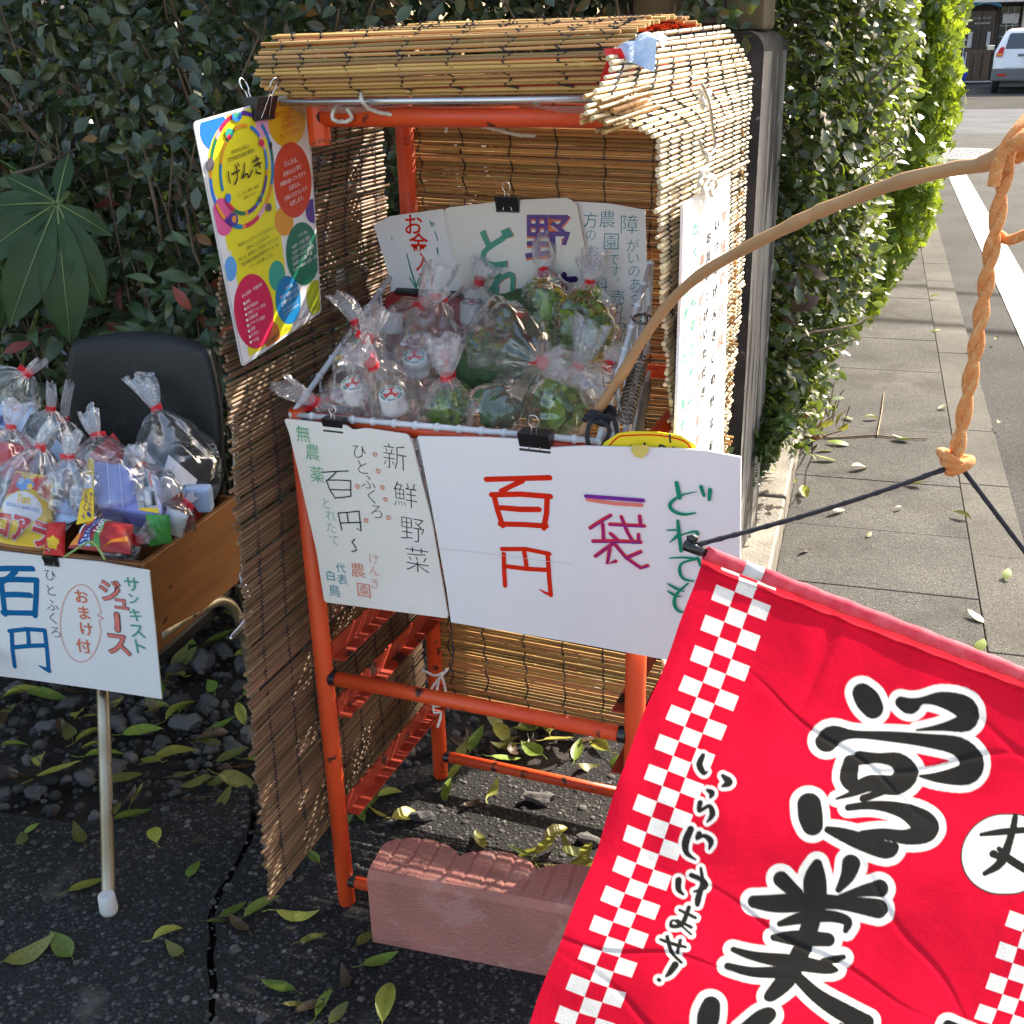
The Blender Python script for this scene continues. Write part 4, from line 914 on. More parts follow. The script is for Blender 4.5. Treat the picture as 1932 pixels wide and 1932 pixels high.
# bundle of loose reeds sticking out at the front right corner
lb = thing('reed_bundle', 'short frayed bundle of reeds with black tape at the front right corner', 'reeds', S(.5, -.08, 1.36))
for i in range(26):
    a = S(.505 + random.gauss(0, .010), -.115 + random.gauss(0, .012), 1.372 + random.gauss(0, .012)); o = link('reed', random.choice(REED['reed_roof']), lb); d = (SD * .9 + SW * .25 + ZZ * .10).normalized()
    y = d.orthogonal().normalized(); z = d.cross(y); o.matrix_basis = mat4(a, d * random.uniform(.05, .12), y * .003, z * .003)
mb = MB()
for p, q in (((1205, 187), (1150, 210)), ((1232, 205), (1212, 240)), ((1228, 200), (1236, 228))): mb.tube([P(*p, 1.52), P((p[0] + q[0]) / 2 + 3, (p[1] + q[1]) / 2 - 2, 1.51), P(*q, 1.51)], [.004, .007, .003], 6)
mb.build('black_tape', M['cord'], lb)
# aluminium pole below the roof roll, vinyl strip, towel
M['alu'] = Mat('aluminium_tube', (.62, .63, .65), (.55, .56, .58), rough=.3, metal=.9, scale=6)
mb = MB(); mb.tube([S(-.03, .062, 1.378), S(.49, .062, 1.381)], .0048, 12); tag(mb.build('pole', M['alu'], None, True), 'thin aluminium pole tied under the rolled roof blind', 'pole')
M['vinyl'] = Film('grey_vinyl', (.75, .75, .75), .35, .2, .5, 20, .4)
mb = MB(); mb.grid(lambda u, v: S(-.05 + .56 * u, .075 + .10 * v + .01 * sin(u * 21), 1.372 - .010 * sin(pi * v) * (1 + .6 * sin(u * 9)) - .006 * v), 40, 6); tag(mb.build('vinyl_sheet', M['vinyl'], None, True), 'greyish clear vinyl sheet sagging under the roof blind', 'sheet')
M['towel'] = Mat('pale_blue_towel', (.45, .60, .80), (.62, .70, .80), rough=.95, scale=120, bump=.8, bscale=300)
mb = MB(); mb.grid(lambda u, v: S(.482 + .050 * u, .035 + .075 * v, 1.435 + .018 * sin(u * 2.6) + .005 * sin(v * 9 + u * 6) - .03 * (v < .12)), 16, 14); o = mb.build('towel', M['towel'], None, True); tag(o, 'pale blue bubbly cloth tucked between roof and right blind', 'cloth')
mb = MB(); mb.grid(lambda u, v: S(.470 + .022 * u + .004 * sin(v * 7), .028 + .03 * u * v, 1.44 - .055 * v), 6, 12); tag(mb.build('red_ribbon', M['tape'], None, True), 'bright red plastic strip hanging at the roof end', 'strip')
# white strings
def string(label, pts, r=.0028, name='string'):
    pts = spline(pts, 5); mb = MB(); mb.tube(pts, r, 7)
    tw = [p + Vector((random.gauss(0, .0006), random.gauss(0, .0006), r * .8 * sin(i * 1.9))) for i, p in enumerate(pts)]; mb.tube(tw, r * .75, 5); return tag(mb.build(name, M['string'], None, True), label, 'string')
a = 1.62
string('white string looped round the left end of the red top rail', [P(650, 195, a), P(632, 205, a - .02), P(628, 225, a - .02), P(650, 230, a - .01), P(664, 222, a - .02), P(655, 205, a - .03)])
string('white string tied on the pole above the poster side', [P(682, 178, 1.57), P(683, 190, 1.55), P(700, 207, 1.57), P(740, 217, 1.585), P(780, 223, 1.585)])
string('white string tied on the pole near its middle right', [P(1000, 172, 1.53), P(1008, 188, 1.51), P(1010, 195, 1.51), P(1040, 212, 1.53), P(1075, 222, 1.53), P(1150, 225, 1.53)])
string('short knotted string dangling inside under the red rail', [P(880, 222, 1.7), P(905, 236, 1.7), P(940, 245, 1.7), P(975, 254, 1.7), P(1010, 256, 1.7)])
string('short string end dangling left of the knotted one', [P(848, 224, 1.65), P(840, 250, 1.65)])
string('white string tied round the rear left leg below the shelf', [P(795, 1262, 1.93), P(822, 1275, 1.91), P(845, 1262, 1.92), P(828, 1280, 1.905), P(812, 1305, 1.905), P(816, 1330, 1.905), P(836, 1328, 1.9), P(840, 1300, 1.9), P(830, 1278, 1.905), P(818, 1340, 1.9), P(832, 1345, 1.9), P(826, 1372, 1.9)], .0022)

# ---- hooks, clips
def binder_clip(label, c, ux, uy, w=.041, hands=(1, 1), open_=25, op2=None):
    """black binder clip gripping an edge: c middle of the gripped edge, ux along it, uy away from the sheet"""
    ux = Vector(ux).normalized(); uy = Vector(uy); uy = (uy - ux * uy.dot(ux)).normalized(); n = ux.cross(uy)
    t = thing('binder_clip', label, 'clip', c); h = w * .55; e = w * .30; mb = MB(); c = Vector(c)
    pr = [(e, h * .45), (-e, h * .45), (-.0035, -h * .60), (.0035, -h * .60)]; pr2 = [(a * .80 if b > 0 else a + (.0012 if a < 0 else -.0012), b - .0015 if b > 0 else b - .001) for a, b in pr]
    for sg in (0,):
        vs = []
        for x in (-w / 2, w / 2):
            vs += [c + ux * x + n * a + uy * b for a, b in pr]
        mb.add(vs, [(0, 1, 5, 4), (1, 2, 6, 5), (3, 0, 4, 7), (2, 3, 7, 6), (0, 3, 2, 1), (4, 5, 6, 7)])
    for a in (-1, 1): mb.tube([c + ux * -w / 2 + n * a * .0042 - uy * h * .60, c + ux * w / 2 + n * a * .0042 - uy * h * .60], .0022, 8)
    mb.build('clip_body', M['black'], t, bevel=.0008)
    for k, a in enumerate((1, -1)):
        if not hands[k]: continue
        th = radians(open_ if k == 0 or op2 is None else op2); dr = uy * cos(th) + n * a * sin(th) if hands[k] == 1 else -uy * .98 + n * a * .2
        b0 = c + n * a * .0045 - uy * h * .60; L = w * 1.15; q = [(-.22, 0), (-.16, .12), (-.07, .62), (-.16, .76), (-.13, .93), (0, 1.0), (.13, .93), (.16, .76), (.07, .62), (.16, .12), (.22, 0)]
        mb = MB(); mb.tube(spline([b0 + ux * x * w + dr * y * L for x, y in q], 3), .00105, 7); mb.build('wire_handle', M['wire'], t, True)
    return t

# ---- wire basket on the rack, tilted to the front
bk = thing('wire_basket', 'white coated wire basket holding the bagged vegetables', 'basket', S(.24, .15, .93))
F0, F1, B0, B1 = S(-.005, -.010, .938), S(.478, -.008, .945), S(.0, .33, 1.085), S(.485, .22, 1.145)
mb = MB()
for a, b in ((F0, F1), (F1, B1), (F0, B0)): mb.tube([a, b], .0046, 10)
mb.tube([B1, B1 - ZZ * .13, B0 - ZZ * .10, B0], .0046, 10)
for p in (F0, F1, B1, B0): mb.lathe([(0, -.006), (.005, -.004), (.006, 0), (.005, .004), (0, .006)], Matrix.Translation(p), 8)
mb.build('rim', M['basket'], bk, True)
mb = MB(); dn = Vector((0, 0, -.17))
for k in range(1, 14):
    a = F0.lerp(F1, k / 14); mb.tube([a, a + dn + SD * .03], .0022, 6)
    mb.lathe([(0, -.007), (.006, -.004), (.0065, 0), (.006, .004), (0, .007)], Matrix.Translation(a), 8)
for k in range(1, 8):
    for p, q in ((F1, B1), (F0, B0)):
        a = p.lerp(q, k / 8); mb.tube([a, a + dn], .0022, 6); mb.lathe([(0, -.006), (.0055, -.004), (.006, 0), (.0055, .004), (0, .006)], Matrix.Translation(a), 8)
for f in (.35, .7):
    for a, b in ((F0, F1), (F1, B1), (F0, B0)): mb.tube([a + dn * f, b + dn * f], .0022, 6)
for a, b, c_ in (((1150, 830), (1190, 760), 1.55), ((1168, 835), (1215, 740), 1.57), ((1190, 830), (1225, 700), 1.62), ((1145, 800), (1160, 690), 1.58)): mb.tube([P(*a, c_), P(*b, c_ + .06)], .003, 6)
mb.build('wire', M['basket'], bk, True)
mb = MB()
mb.fbox(F0 + dn + SD * .02, F1 - F0, SD * .36, ZZ * .004); mb.build('base_tray', M['board'], bk)
# springs and ring on the right rim
M['oldspring'] = Mat('worn_steel', (.20, .185, .16), (.10, .09, .08), rough=.35, metal=.9, scale=40)
sp = thing('coil_spring', 'dark steel coil spring hooked on the right rim of the basket', 'spring', P(1195, 730, 1.52))
a, b = P(1178, 792, 1.50), P(1208, 680, 1.56); d = (b - a).normalized(); u = d.orthogonal().normalized(); v = d.cross(u)
mb = MB(); mb.tube([a + (b - a) * (i / 200) + (u * cos(i * 2 * pi * 15 / 200) + v * sin(i * 2 * pi * 15 / 200)) * .0105 for i in range(201)], .0017, 5); mb.build('coil', M['oldspring'], sp, True)
mb = MB(); mb.tube(spline([b, P(1212, 660, 1.56), P(1222, 610, 1.58), P(1216, 590, 1.6)], 4), .0017, 6); mb.build('hook', M['oldspring'], sp, True); mb = MB(); mb.tube(spline([a, P(1172, 775, 1.5), P(1160, 740, 1.5)], 4), .0017, 6); mb.build('hook', M['oldspring'], sp, True)
mb = MB(); c = P(1213, 602, 1.60); mb.tube([c + CR * .014 * cos(t * pi / 8) + (CU * .6 + _f * .8) * .014 * sin(t * pi / 8) for t in range(17)], .0021, 6); tag(mb.build('steel_ring', M['oldspring'], None, True), 'small steel ring slipped on the right rim of the basket', 'ring')
mb = MB(); mb.tube([P(1200, 845, 1.54), P(1222, 725, 1.60)], .006, 8); tag(mb.build('dark_twig', M['bark']), 'thin dark twig leaning in the right end of the basket', 'twig')

# ---- white price boards
ux = SW
BB = Board(S(0, -.038, .9), SW, ZZ - SD * .03)
pb = thing('price_board', 'large white board reading 百円 一袋 どれでも in marker, clipped to the basket', 'sign', BB.pt(.45, -.27))
panel('board', M['board'], BB, [(788, 824), (920, 826), (1013, 830), (1040, 845), (1100, 842), (1140, 843), (1200, 845), (1280, 847), (1330, 850), (1398, 863), (1394, 1275), (1295, 1252), (1080, 1212), (851, 1174), (842, 1110), (815, 960)], .004, pb)
Z1 = zoomer(1400, 1200, .41408)
strokes('price_writing', M['red_ink'], BB, pb, Z1, [[(88, 520), (540, 508)], [(345, 530), (195, 604)], [(125, 630), (330, 625), (545, 642)], [(142, 632), (170, 745), (205, 850)], [(522, 640), (518, 760), (498, 868)], [(195, 722), (465, 734)], [(188, 838), (515, 852)]], 42, False)
strokes('price_writing', M['red_ink'], BB, pb, Z1, [[(200, 1016), (370, 1016), (538, 1050)], [(213, 1050), (215, 1160), (222, 1278)], [(526, 1048), (535, 1200), (548, 1345)], [(358, 1030), (376, 1145)], [(225, 1138), (535, 1165)], [(550, 1345, 24), (505, 1325, 20), (465, 1302, 5)]], 34, False)
FU = [[(975, 775), (830, 865)], [(918, 835), (925, 945)], [(970, 838), (1215, 850)], [(1052, 785), (1095, 895), (1140, 970), (1175, 970), (1175, 912)], [(1182, 780), (1188, 835)], [(850, 958), (1190, 965)], [(975, 905), (1020, 945)], [(1000, 970), (868, 1065)], [(970, 1010), (952, 1118), (1012, 1100)], [(1010, 985), (1085, 1075), (1190, 1148), (1240, 1132)], [(1190, 1032), (1090, 1075)]]
strokes('price_writing', M['pink_ink'], BB, pb, Z1, [[(810, 662), (1000, 690), (1195, 702)]], 30, False)
M['crimson_ink'] = Ink('crimson_marker', (.70, .035, .06)); strokes('price_writing', M['crimson_ink'], BB, pb, Z1, FU, 30, False)
M['violet_ink'] = Ink('violet_marker', (.20, .035, .30))
strokes('price_writing', M['violet_ink'], BB, pb, Z1, [[(800, 637), (1000, 652), (1208, 668)]], 30, False)
strokes('price_writing', M['violet_ink'], BB, pb, Z1, [[(x + 2, y + 4) for x, y in s_] for s_ in FU], 9, False)
strokes('price_writing', M['green_ink'], BB, pb, Z1, [[(1447, 540, 30), (1468, 645, 36)], [(1590, 604, 6), (1480, 630, 16), (1402, 690, 28), (1425, 742, 26), (1500, 765, 22), (1580, 755, 12)], [(1622, 568, 30), (1642, 630, 26)], [(1686, 590, 32), (1680, 660, 26)],
    [(1456, 810, 22), (1465, 900, 30), (1480, 1025, 28)], [(1378, 877, 10), (1470, 882, 16), (1435, 930, 14), (1398, 964, 8)], [(1400, 962, 8), (1500, 905, 12), (1596, 890, 22), (1575, 950, 24), (1590, 1010, 22), (1660, 1005, 12)],
    [(1396, 1076, 10), (1500, 1072, 16), (1600, 1082, 22)], [(1600, 1082, 14), (1490, 1110, 18), (1470, 1170, 26), (1500, 1225, 22), (1572, 1240, 10)], [(1598, 1075, 26), (1620, 1130, 24)],
    [(1530, 1255, 14), (1450, 1330, 22), (1432, 1395, 28), (1460, 1450, 24), (1525, 1466, 10)], [(1385, 1258, 12), (1440, 1290, 22), (1500, 1312, 10)], [(1385, 1310, 12), (1430, 1338, 22), (1478, 1350, 10)]], 26)
M['crease'] = Ink('board_crease', (.60, .60, .60)); strokes('crease', M['crease'], BB, pb, Z1, [[(-470, 990), (0, 1032), (700, 1120)]], 3)
mb = MB(); h = BB.lift(); mb.add([BB.pt(*BB.uv(x, y), h + .0006) for x, y in [(1192, 838), (1226, 838), (1224, 852), (1213, 862), (1200, 860), (1193, 850)]], [tuple(range(6))[::-1]])
M['yellow'] = Mat('yellow_tape', (.85, .66, .02), (.78, .60, .02), rough=.45, scale=8)
M['tapeclear'] = Mat('pale_yellow_tape', (.75, .62, .15), rough=.4); mb.build('tape', M['tapeclear'], pb)
binder_clip('black binder clip holding the large price board on the basket front', S(.397, -.034, .948), SW, ZZ, .046, (1, 1), 6, 150)
# yellow round sign behind it
YB = Board(S(.5, -.030, .95), SW, ZZ)
yl = thing('yellow_sign', 'round edged yellow paper sign peeping over the large price board', 'sign', YB.pt(.05, 0))
panel('paper', M['yellow'], YB, [(1130, 850), (1140, 835), (1165, 818), (1190, 814), (1240, 815), (1285, 822), (1310, 838), (1320, 856), (1318, 900), (1130, 900)], .002, yl)
Z6 = zoomer(1400, 1200, .41408)
strokes('print', M['red_ink'], YB, yl, Z6, [[(960, 285), (1020, 225), (1080, 208), (1300, 205), (1480, 240), (1540, 290), (1545, 330)]], 10)
strokes('print', M['black_ink'], YB, yl, Z6, [[(1395, 200), (1400, 255)], [(1215, 260), (1225, 300)], [(1120, 275), (1125, 300)], [(1320, 310), (1330, 275), (1375, 300), (1400, 320)], [(1420, 290), (1450, 310)]], 14)
# left aged board
LB_ = Board(S(0, -.033, .9), SW, ZZ - SD * .02)
lbd = thing('vegetable_board', 'aged white card reading 新鮮野菜 in thin pen, left of the price board', 'sign', LB_.pt(.1, -.26))
panel('board', M['board_old'], LB_, [(535, 790), (655, 803), (662, 812), (690, 808), (770, 820), (778, 838), (815, 985), (846, 1167), (720, 1150), (612, 1136), (597, 1040), (565, 900), (545, 815)], .003, lbd, rnd=.006)
Z2 = zoomer(800, 1200, .41408)
chars('pen_writing', M['black_ink'], LB_, lbd, Z2, [('新', 885, 360), ('鮮', 960, 632), ('野', 1010, 880), ('菜', 1045, 1095)], 205, -.017, sx=.95)
chars('pen_writing', M['black_ink'], LB_, lbd, Z2, [('ひ', 632, 325), ('と', 655, 432), ('ふ', 695, 540), ('く', 718, 640), ('ろ', 755, 752)], 122, -.016)
strokes('pen_writing', M['black_ink'], LB_, lbd, Z2, [[(362, 470), (555, 460)], [(470, 465), (400, 530)], [(395, 525), (570, 530)], [(398, 530), (425, 600), (462, 655)], [(570, 530), (572, 640)], [(432, 592), (570, 594)], [(460, 652), (568, 640)],
    [(480, 760), (630, 745)], [(482, 760), (508, 880)], [(630, 745), (645, 890), (618, 870)], [(545, 755), (555, 825)], [(495, 830), (645, 825)], [(600, 945), (580, 965), (605, 1000), (612, 1025), (580, 1035)]], 9, False)
chars('pen_writing', M['ltgreen_ink'], LB_, lbd, Z2, [('無', 232, 195), ('農', 298, 325), ('薬', 332, 485)], 128, -.008, sx=.92)
chars('pen_writing', M['ltgreen_ink'], LB_, lbd, Z2, [('と', 398, 690), ('れ', 430, 775), ('た', 432, 862), ('て', 455, 955)], 92, -.020)
chars('pen_writing', M['orange_ink'], LB_, lbd, Z2, [('げ', 740, 1085), ('ん', 740, 1170), ('き', 742, 1260)], 92, -.020)
chars('pen_writing', M['orange_ink'], LB_, lbd, Z2, [('農', 622, 1165), ('園', 665, 1310)], 118, -.008)
chars('pen_writing', M['teal_ink'], LB_, lbd, Z2, [('代', 500, 1150, 76), ('表', 512, 1232, 84), ('白', 428, 1205, 84), ('鳥', 455, 1312, 96)], 80, -.008)
mb = MB(); strokes('pen_dot', M['orange_ink'], LB_, lbd, Z2, [[(x - 10, y - 12), (x + 10, y - 6), (x + 8, y + 12), (x - 8, y + 10), (x - 12, y - 8)] for x, y in ((745, 340), (768, 458), (798, 575), (820, 660), (842, 790), (620, 568), (682, 810))], 7)
binder_clip('black binder clip on the top edge of the aged vegetable board', S(.078, -.028, .938), SW, ZZ, .034, (1, 1), -4, 80)
string('thin dark cord hanging between the two front boards', [P(806, 822, 1.62), P(822, 900, 1.64), P(838, 1010, 1.68), P(848, 1150, 1.73), P(855, 1240, 1.78), P(842, 1275, 1.80)], .0012).data.materials[0] = M['cord']

# ---- signs standing at the back of the basket
def backboard(d, tilt=.12): return Board(S(0, d, 1.1), SW, ZZ + SD * tilt)
K1 = backboard(.325); ms = thing('money_sign', 'white paper sign reading お金入れ in red with a green arrow', 'sign', K1.pt(.05, 0))
panel('paper', M['board'], K1, [(705, 425), (735, 408), (835, 394), (850, 420), (875, 560), (740, 560), (735, 525), (722, 480)], .002, ms)
Z3 = zoomer(700, 0, .52174)
chars('brush_writing', M['red_ink'], K1, ms, Z3, [('お', 1000, 1270, 118), ('金', 1028, 1375, 116), ('入', 1058, 1482, 104), ('れ', 1080, 1580, 112)], 115, .012)
strokes('brush_writing', M['green_ink'], K1, ms, Z3, [[(960, 1432, 6), (985, 1530, 9), (1015, 1622, 10)], [(978, 1572, 8), (1014, 1630, 8)], [(1034, 1572, 8), (1014, 1630, 8)]], 8, False)
strokes('brush_writing', M['teal_ink'], K1, ms, Z3, [[(1092, 1250), (1105, 1280), (1115, 1262), (1098, 1262)], [(1120, 1310), (1138, 1362)], [(1130, 1410), (1140, 1425)], [(875, 1345), (880, 1360)], [(1135, 1400), (1138, 1440)]], 6)
K2 = backboard(.318); vs_ = thing('vegetable_sign', 'cream board reading 野 and どれ in faded marker, clipped at the top', 'sign', K2.pt(.2, .1))
panel('board', M['board_old'], K2, [(835, 402), (842, 392), (960, 378), (1070, 373), (1088, 385), (1120, 560), (1140, 760), (900, 760), (870, 540)], .003, vs_, rnd=.006)
M['purple_fade'] = Ink('faded_purple_marker', (.15, .09, .27)); M['green_fade'] = Ink('faded_green_marker', (.10, .36, .27))
chars('marker_writing', M['orange_ink'], K2, vs_, Z3, [('野', 1762, 1352, 268)], 268, .022)
chars('marker_writing', M['purple_fade'], K2, vs_, Z3, [('野', 1758, 1345, 266)], 266, .012)
chars('marker_writing', M['orange_ink'], K2, vs_, Z3, [('ど', 1472, 1405, 232), ('れ', 1515, 1608, 214)], 230, .036)
chars('marker_writing', M['green_fade'], K2, vs_, Z3, [('ど', 1470, 1403, 230), ('れ', 1513, 1605, 212)], 230, .030)
M['darkpurple'] = Ink('dark_purple_marker', (.05, .025, .13)); strokes('marker_writing', M['darkpurple'], K2, vs_, Z3, [[(1800, 1592), (1915, 1580)], [(1852, 1555), (1856, 1640)]], 34, False)
binder_clip('black binder clip on top of the cream vegetable sign', S(.218, .332, 1.212), SW, ZZ, .040, (1, 2), 4)
K3 = backboard(.33); ns = thing('notice_sign', 'white sign with blue handwriting 障がいのある方 at the back right', 'sign', K3.pt(.4, 0))
panel('board', M['board'], K3, [(1085, 380), (1150, 384), (1217, 396), (1222, 560), (1212, 720), (1140, 720), (1100, 450)], .003, ns)
Z4 = zoomer(1500, 0, .52174)
bl = M['teal_ink']
chars('pen_writing', bl, K3, ns, Z4, [('障', 688, 1270, 110), ('が', 708, 1388), ('い', 712, 1462), ('の', 715, 1535), ('あ', 722, 1610), ('る', 722, 1678), ('方', 735, 1755, 96), ('で', 742, 1840)], 76, -.012)
chars('pen_writing', bl, K3, ns, Z4, [('農', 562, 1240, 98), ('園', 585, 1368, 100), ('で', 600, 1470), ('す', 608, 1535), ('。', 625, 1580), ('売', 622, 1680, 84)], 70, -.012)
chars('pen_writing', M['black_ink'], K3, ns, Z4, [('り', 632, 1745), ('上', 640, 1805), ('げ', 650, 1858), ('は', 662, 1910)], 66, -.014)
chars('pen_writing', bl, K3, ns, Z4, [('方', 468, 1245, 90), ('の', 470, 1330), ('お', 482, 1420), ('給', 490, 1495, 84), ('料', 528, 1610, 86), ('、', 545, 1680)], 70, -.012)
# red coin box with a black slot
cb = thing('coin_box', 'red plastic coin box with a black slot below the money sign', 'box', S(.06, .28, 1.0))
M['redbox'] = Mat('red_box_plastic', (.42, .03, .03), (.34, .025, .025), rough=.35, scale=6)
cu = SW; o = S(-.02, .215, .97); up = (ZZ + SD * .25).normalized(); dp = SD
bx = MB(); bx.fbox(S(.0, .285, .932), SW * .165, (SD * .9 + ZZ * .30) * .085, (ZZ * 1 + SD * .10) * .12); bx.build('box_body', M['redbox'], cb, bevel=.004)
e0 = S(.0, .285, .932) + (ZZ + SD * .10) * .1205
mb = MB(); mb.fbox(e0 + SW * .012 + (SD * .9 + ZZ * .3) * .014, SW * .13, (SD * .9 + ZZ * .3) * .055, ZZ * .006); mb.build('slot_plate', M['black'], cb, bevel=.002)
# hanging notice on the sunlit blind, with hook and knot
HB = Board(S(.582, .2, 1.0), SD, ZZ)
hn = thing('hanging_notice', 'long white notice hanging on the sunlit right blind with coloured writing', 'sign', HB.pt(.1, .1))
M['board_hot'] = M['board']
Z5 = zoomer(1980, 500, .45545)
panel('board', M['board'], HB, [Z5(85, 225), Z5(388, 32), Z5(340, 1860), Z5(335, 1990), Z5(30, 1990), Z5(40, 1700), Z5(78, 600)], .004, hn)
def hcol(text, p0, p1, size, mat): vline('marker_writing', mat, HB, hn, Z5, text, p0, p1, size * 1.2, .03, sx=1.9)
hcol('地域の皆様', (345, 300), (325, 1110), 78, M['pink_ink']); hcol('いつもげんきしの野菜を', (300, 360), (262, 1790), 62, M['black_ink'])
hcol('お買い上げいただき', (248, 440), (210, 1440), 60, M['black_ink']); hcol('ありがとうございます', (205, 580), (172, 1750), 60, M['pink_ink'])
hcol('たくさんの応援に', (162, 380), (128, 1480), 72, M['ltteal_ink']); hcol('感謝いたします', (105, 780), (75, 1660), 66, M['ltteal_ink'])
hk = thing('wire_hook', 'dark wire hook pushed through the sunlit reed blind', 'hook', S(.59, .2, 1.25))
q = [(1325, 160), (1338, 195), (1343, 230), (1349, 275), (1342, 290), (1332, 296), (1325, 285), (1320, 265)]
mb = MB(); mb.tube(spline([onplane(x, y, S(.588, 0, 0), SW) for x, y in q], 4), .0022, 7); mb.build('wire', M['steel'], hk, True)
string('white string knotted between the wire hook and the hanging notice', [onplane(x, y, S(.592, 0, 0), SW) for x, y in [(1332, 290), (1336, 310), (1322, 330), (1345, 340), (1325, 365), (1340, 330), (1352, 350), (1342, 368), (1330, 320), (1318, 352)]], .003)
string('frayed white string tuft holding the hook on the sunlit blind', [onplane(x, y, S(.575, 0, 0), SW) for x, y in [(1322, 175), (1335, 185), (1325, 200), (1338, 172), (1330, 195), (1322, 188)]], .004)

# ---- poster hanging from the roof at the left
PB = Board(S(-.020, -.05, 1.2), SD, ZZ)
po = thing('poster', 'bright yellow laminated poster with coloured discs reading げんき', 'poster', PB.pt(0, .1))
I = lambda x, y: (x, y)
M['lam'] = Mat('laminate_edge', (.62, .64, .66), rough=.25); M['pw'] = Mat('poster_white', (.74, .74, .76), (.72, .72, .75), rough=.28, spec=.5)
def ink(n, c): M[n] = Mat(n, c, tuple(x * .95 for x in c), rough=.3, spec=.5, scale=3); return M[n]
ink('p_yellow', (.75, .68, .03)); ink('p_blue', (.01, .18, .66)); ink('p_pink', (.72, .10, .30)); ink('p_orange', (.76, .40, .02)); ink('p_red', (.62, .045, .018)); ink('p_dorange', (.72, .30, .035)); ink('p_green', (.005, .16, .09))
ink('p_teal', (.03, .36, .27)); ink('p_cyan', (.0, .20, .46)); ink('p_crim', (.62, .02, .085)); ink('p_lime', (.38, .44, .02)); ink('p_sky', (.10, .36, .76)); ink('p_violet', (.08, .03, .28)); ink('p_lpink', (.78, .36, .52)); ink('p_black', (.02, .02, .02)); ink('p_dgrey', (.10, .09, .11)); ink('p_rust', (.55, .16, .03))
corners = [(364, 230), (580, 168), (607, 588), (457, 693)]
cuv = [PB.uv(*p) for p in corners]
panel('laminate', M['lam'], PB, corners, .0012, po, rnd=.008)
inner = [(369, 234), (577, 174), (604, 585), (460, 686)]
panel('sheet', M['pw'], PB, inner, .0004, po, face=.0003)
iuv = [Vector(PB.uv(*p)) for p in inner]
def pclip(u, v):
    a = Vector((u, v))
    for i in range(4):
        p, q = iuv[i], iuv[(i + 1) % 4]; e = q - p; nrm = Vector((e.y, -e.x)).normalized(); d = (a - p).dot(nrm)
        c = (iuv[0] + iuv[2]) / 2
        if (c - p).dot(nrm) < 0: nrm = -nrm; d = -d
        if d < 0: a = a - nrm * d
    return a.x, a.y
PB.k = 10
def disc(mt, Z, cx, cy, rx, ry, rot=0, name='disc'):
    mb = MB(); oval(mb, PB, Z, cx, cy, rx, ry, rot, 40, clip=pclip); return mb.build(name, M[mt], po)
def poly(mt, Z, pts, name='band'):
    mb = MB(); h = PB.lift(); mb.add([PB.pt(*pclip(*PB.uv(*Z(*p))), h) for p in pts], [tuple(range(len(pts)))[::-1]]); return mb.build(name, M[mt], po)
ZA = zoomer(540, 280, .238095); ZB = zoomer(600, 660, .20704)
poly('p_yellow', ZA, [(530, 190), (840, 90), (1000, 300), (1230, 1930), (555, 1930), (420, 1250), (320, 660), (560, 560)])
poly('p_yellow', ZB, [(340, 180), (1100, 120), (1260, 1440), (1260, 1520), (650, 1900), (500, 900)])
disc('p_blue', ZA, 385, 445, 178, 245, -.06); disc('p_yellow', ZA, 650, 840, 345, 560, .05)
disc('p_lpink', ZA, 1000, 370, 105, 160); disc('p_orange', ZA, 1285, 330, 232, 320)
disc('p_dorange', ZA, 1250, 1565, 118, 185); disc('p_violet', ZA, 1610, 1440, 92, 150); disc('p_pink', ZA, 490, 1515, 130, 235, -.1)
disc('p_red', ZA, 1355, 1055, 235, 470, -.05); disc('p_green', ZB, 1415, 430, 240, 450, -.04)
disc('p_sky', ZB, 385, 645, 88, 178); disc('p_teal', ZB, 1045, 745, 117, 217); disc('p_cyan', ZB, 1205, 1090, 180, 345, -.04); disc('p_lime', ZB, 1610, 1065, 140, 262, -.04)
disc('p_rust', ZB, 975, 1600, 112, 205); disc('p_crim', ZB, 715, 1250, 282, 535, -.06)
# ring of people as coloured arcs
def arc(mt, cx, cy, rx, ry, a0, a1, w, rot=.03):
    pts = []
    for k in range(9):
        t = radians(a0 + (a1 - a0) * k / 8); x, y = rx * cos(t), ry * sin(t); pts.append((cx + x * cos(rot) - y * sin(rot), cy + x * sin(rot) + y * cos(rot)))
    strokes('arc', M[mt], PB, po, ZA, [pts], w, False)
for mt, a0, a1 in (('p_blue', 145, 172), ('p_dorange', 172, 190), ('p_green', 192, 214), ('p_lpink', 214, 224), ('p_crim', 224, 256), ('p_violet', 268, 285), ('p_cyan', 308, 332), ('p_green', 333, 350), ('p_cyan', 352, 375), ('p_dorange', 376, 398), ('p_lpink', 398, 416), ('p_crim', 416, 442), ('p_dorange', 442, 448), ('p_cyan', 448, 466), ('p_violet', 466, 482), ('p_dorange', 482, 500)):
    arc(mt, 720, 930, 385, 705, a0, a1, 56)
for mt, a0, a1 in (('p_cyan', 152, 186), ('p_dorange', 188, 218), ('p_green', 220, 240), ('p_dorange', 246, 274), ('p_blue', 286, 310), ('p_lpink', 312, 332), ('p_blue', 334, 360), ('p_dorange', 361, 368), ('p_violet', 369, 392), ('p_cyan', 394, 412), ('p_violet', 414, 438), ('p_dorange', 439, 444), ('p_green', 446, 472), ('p_crim', 474, 498)):
    arc(mt, 740, 925, 285, 545, a0, a1, 46)
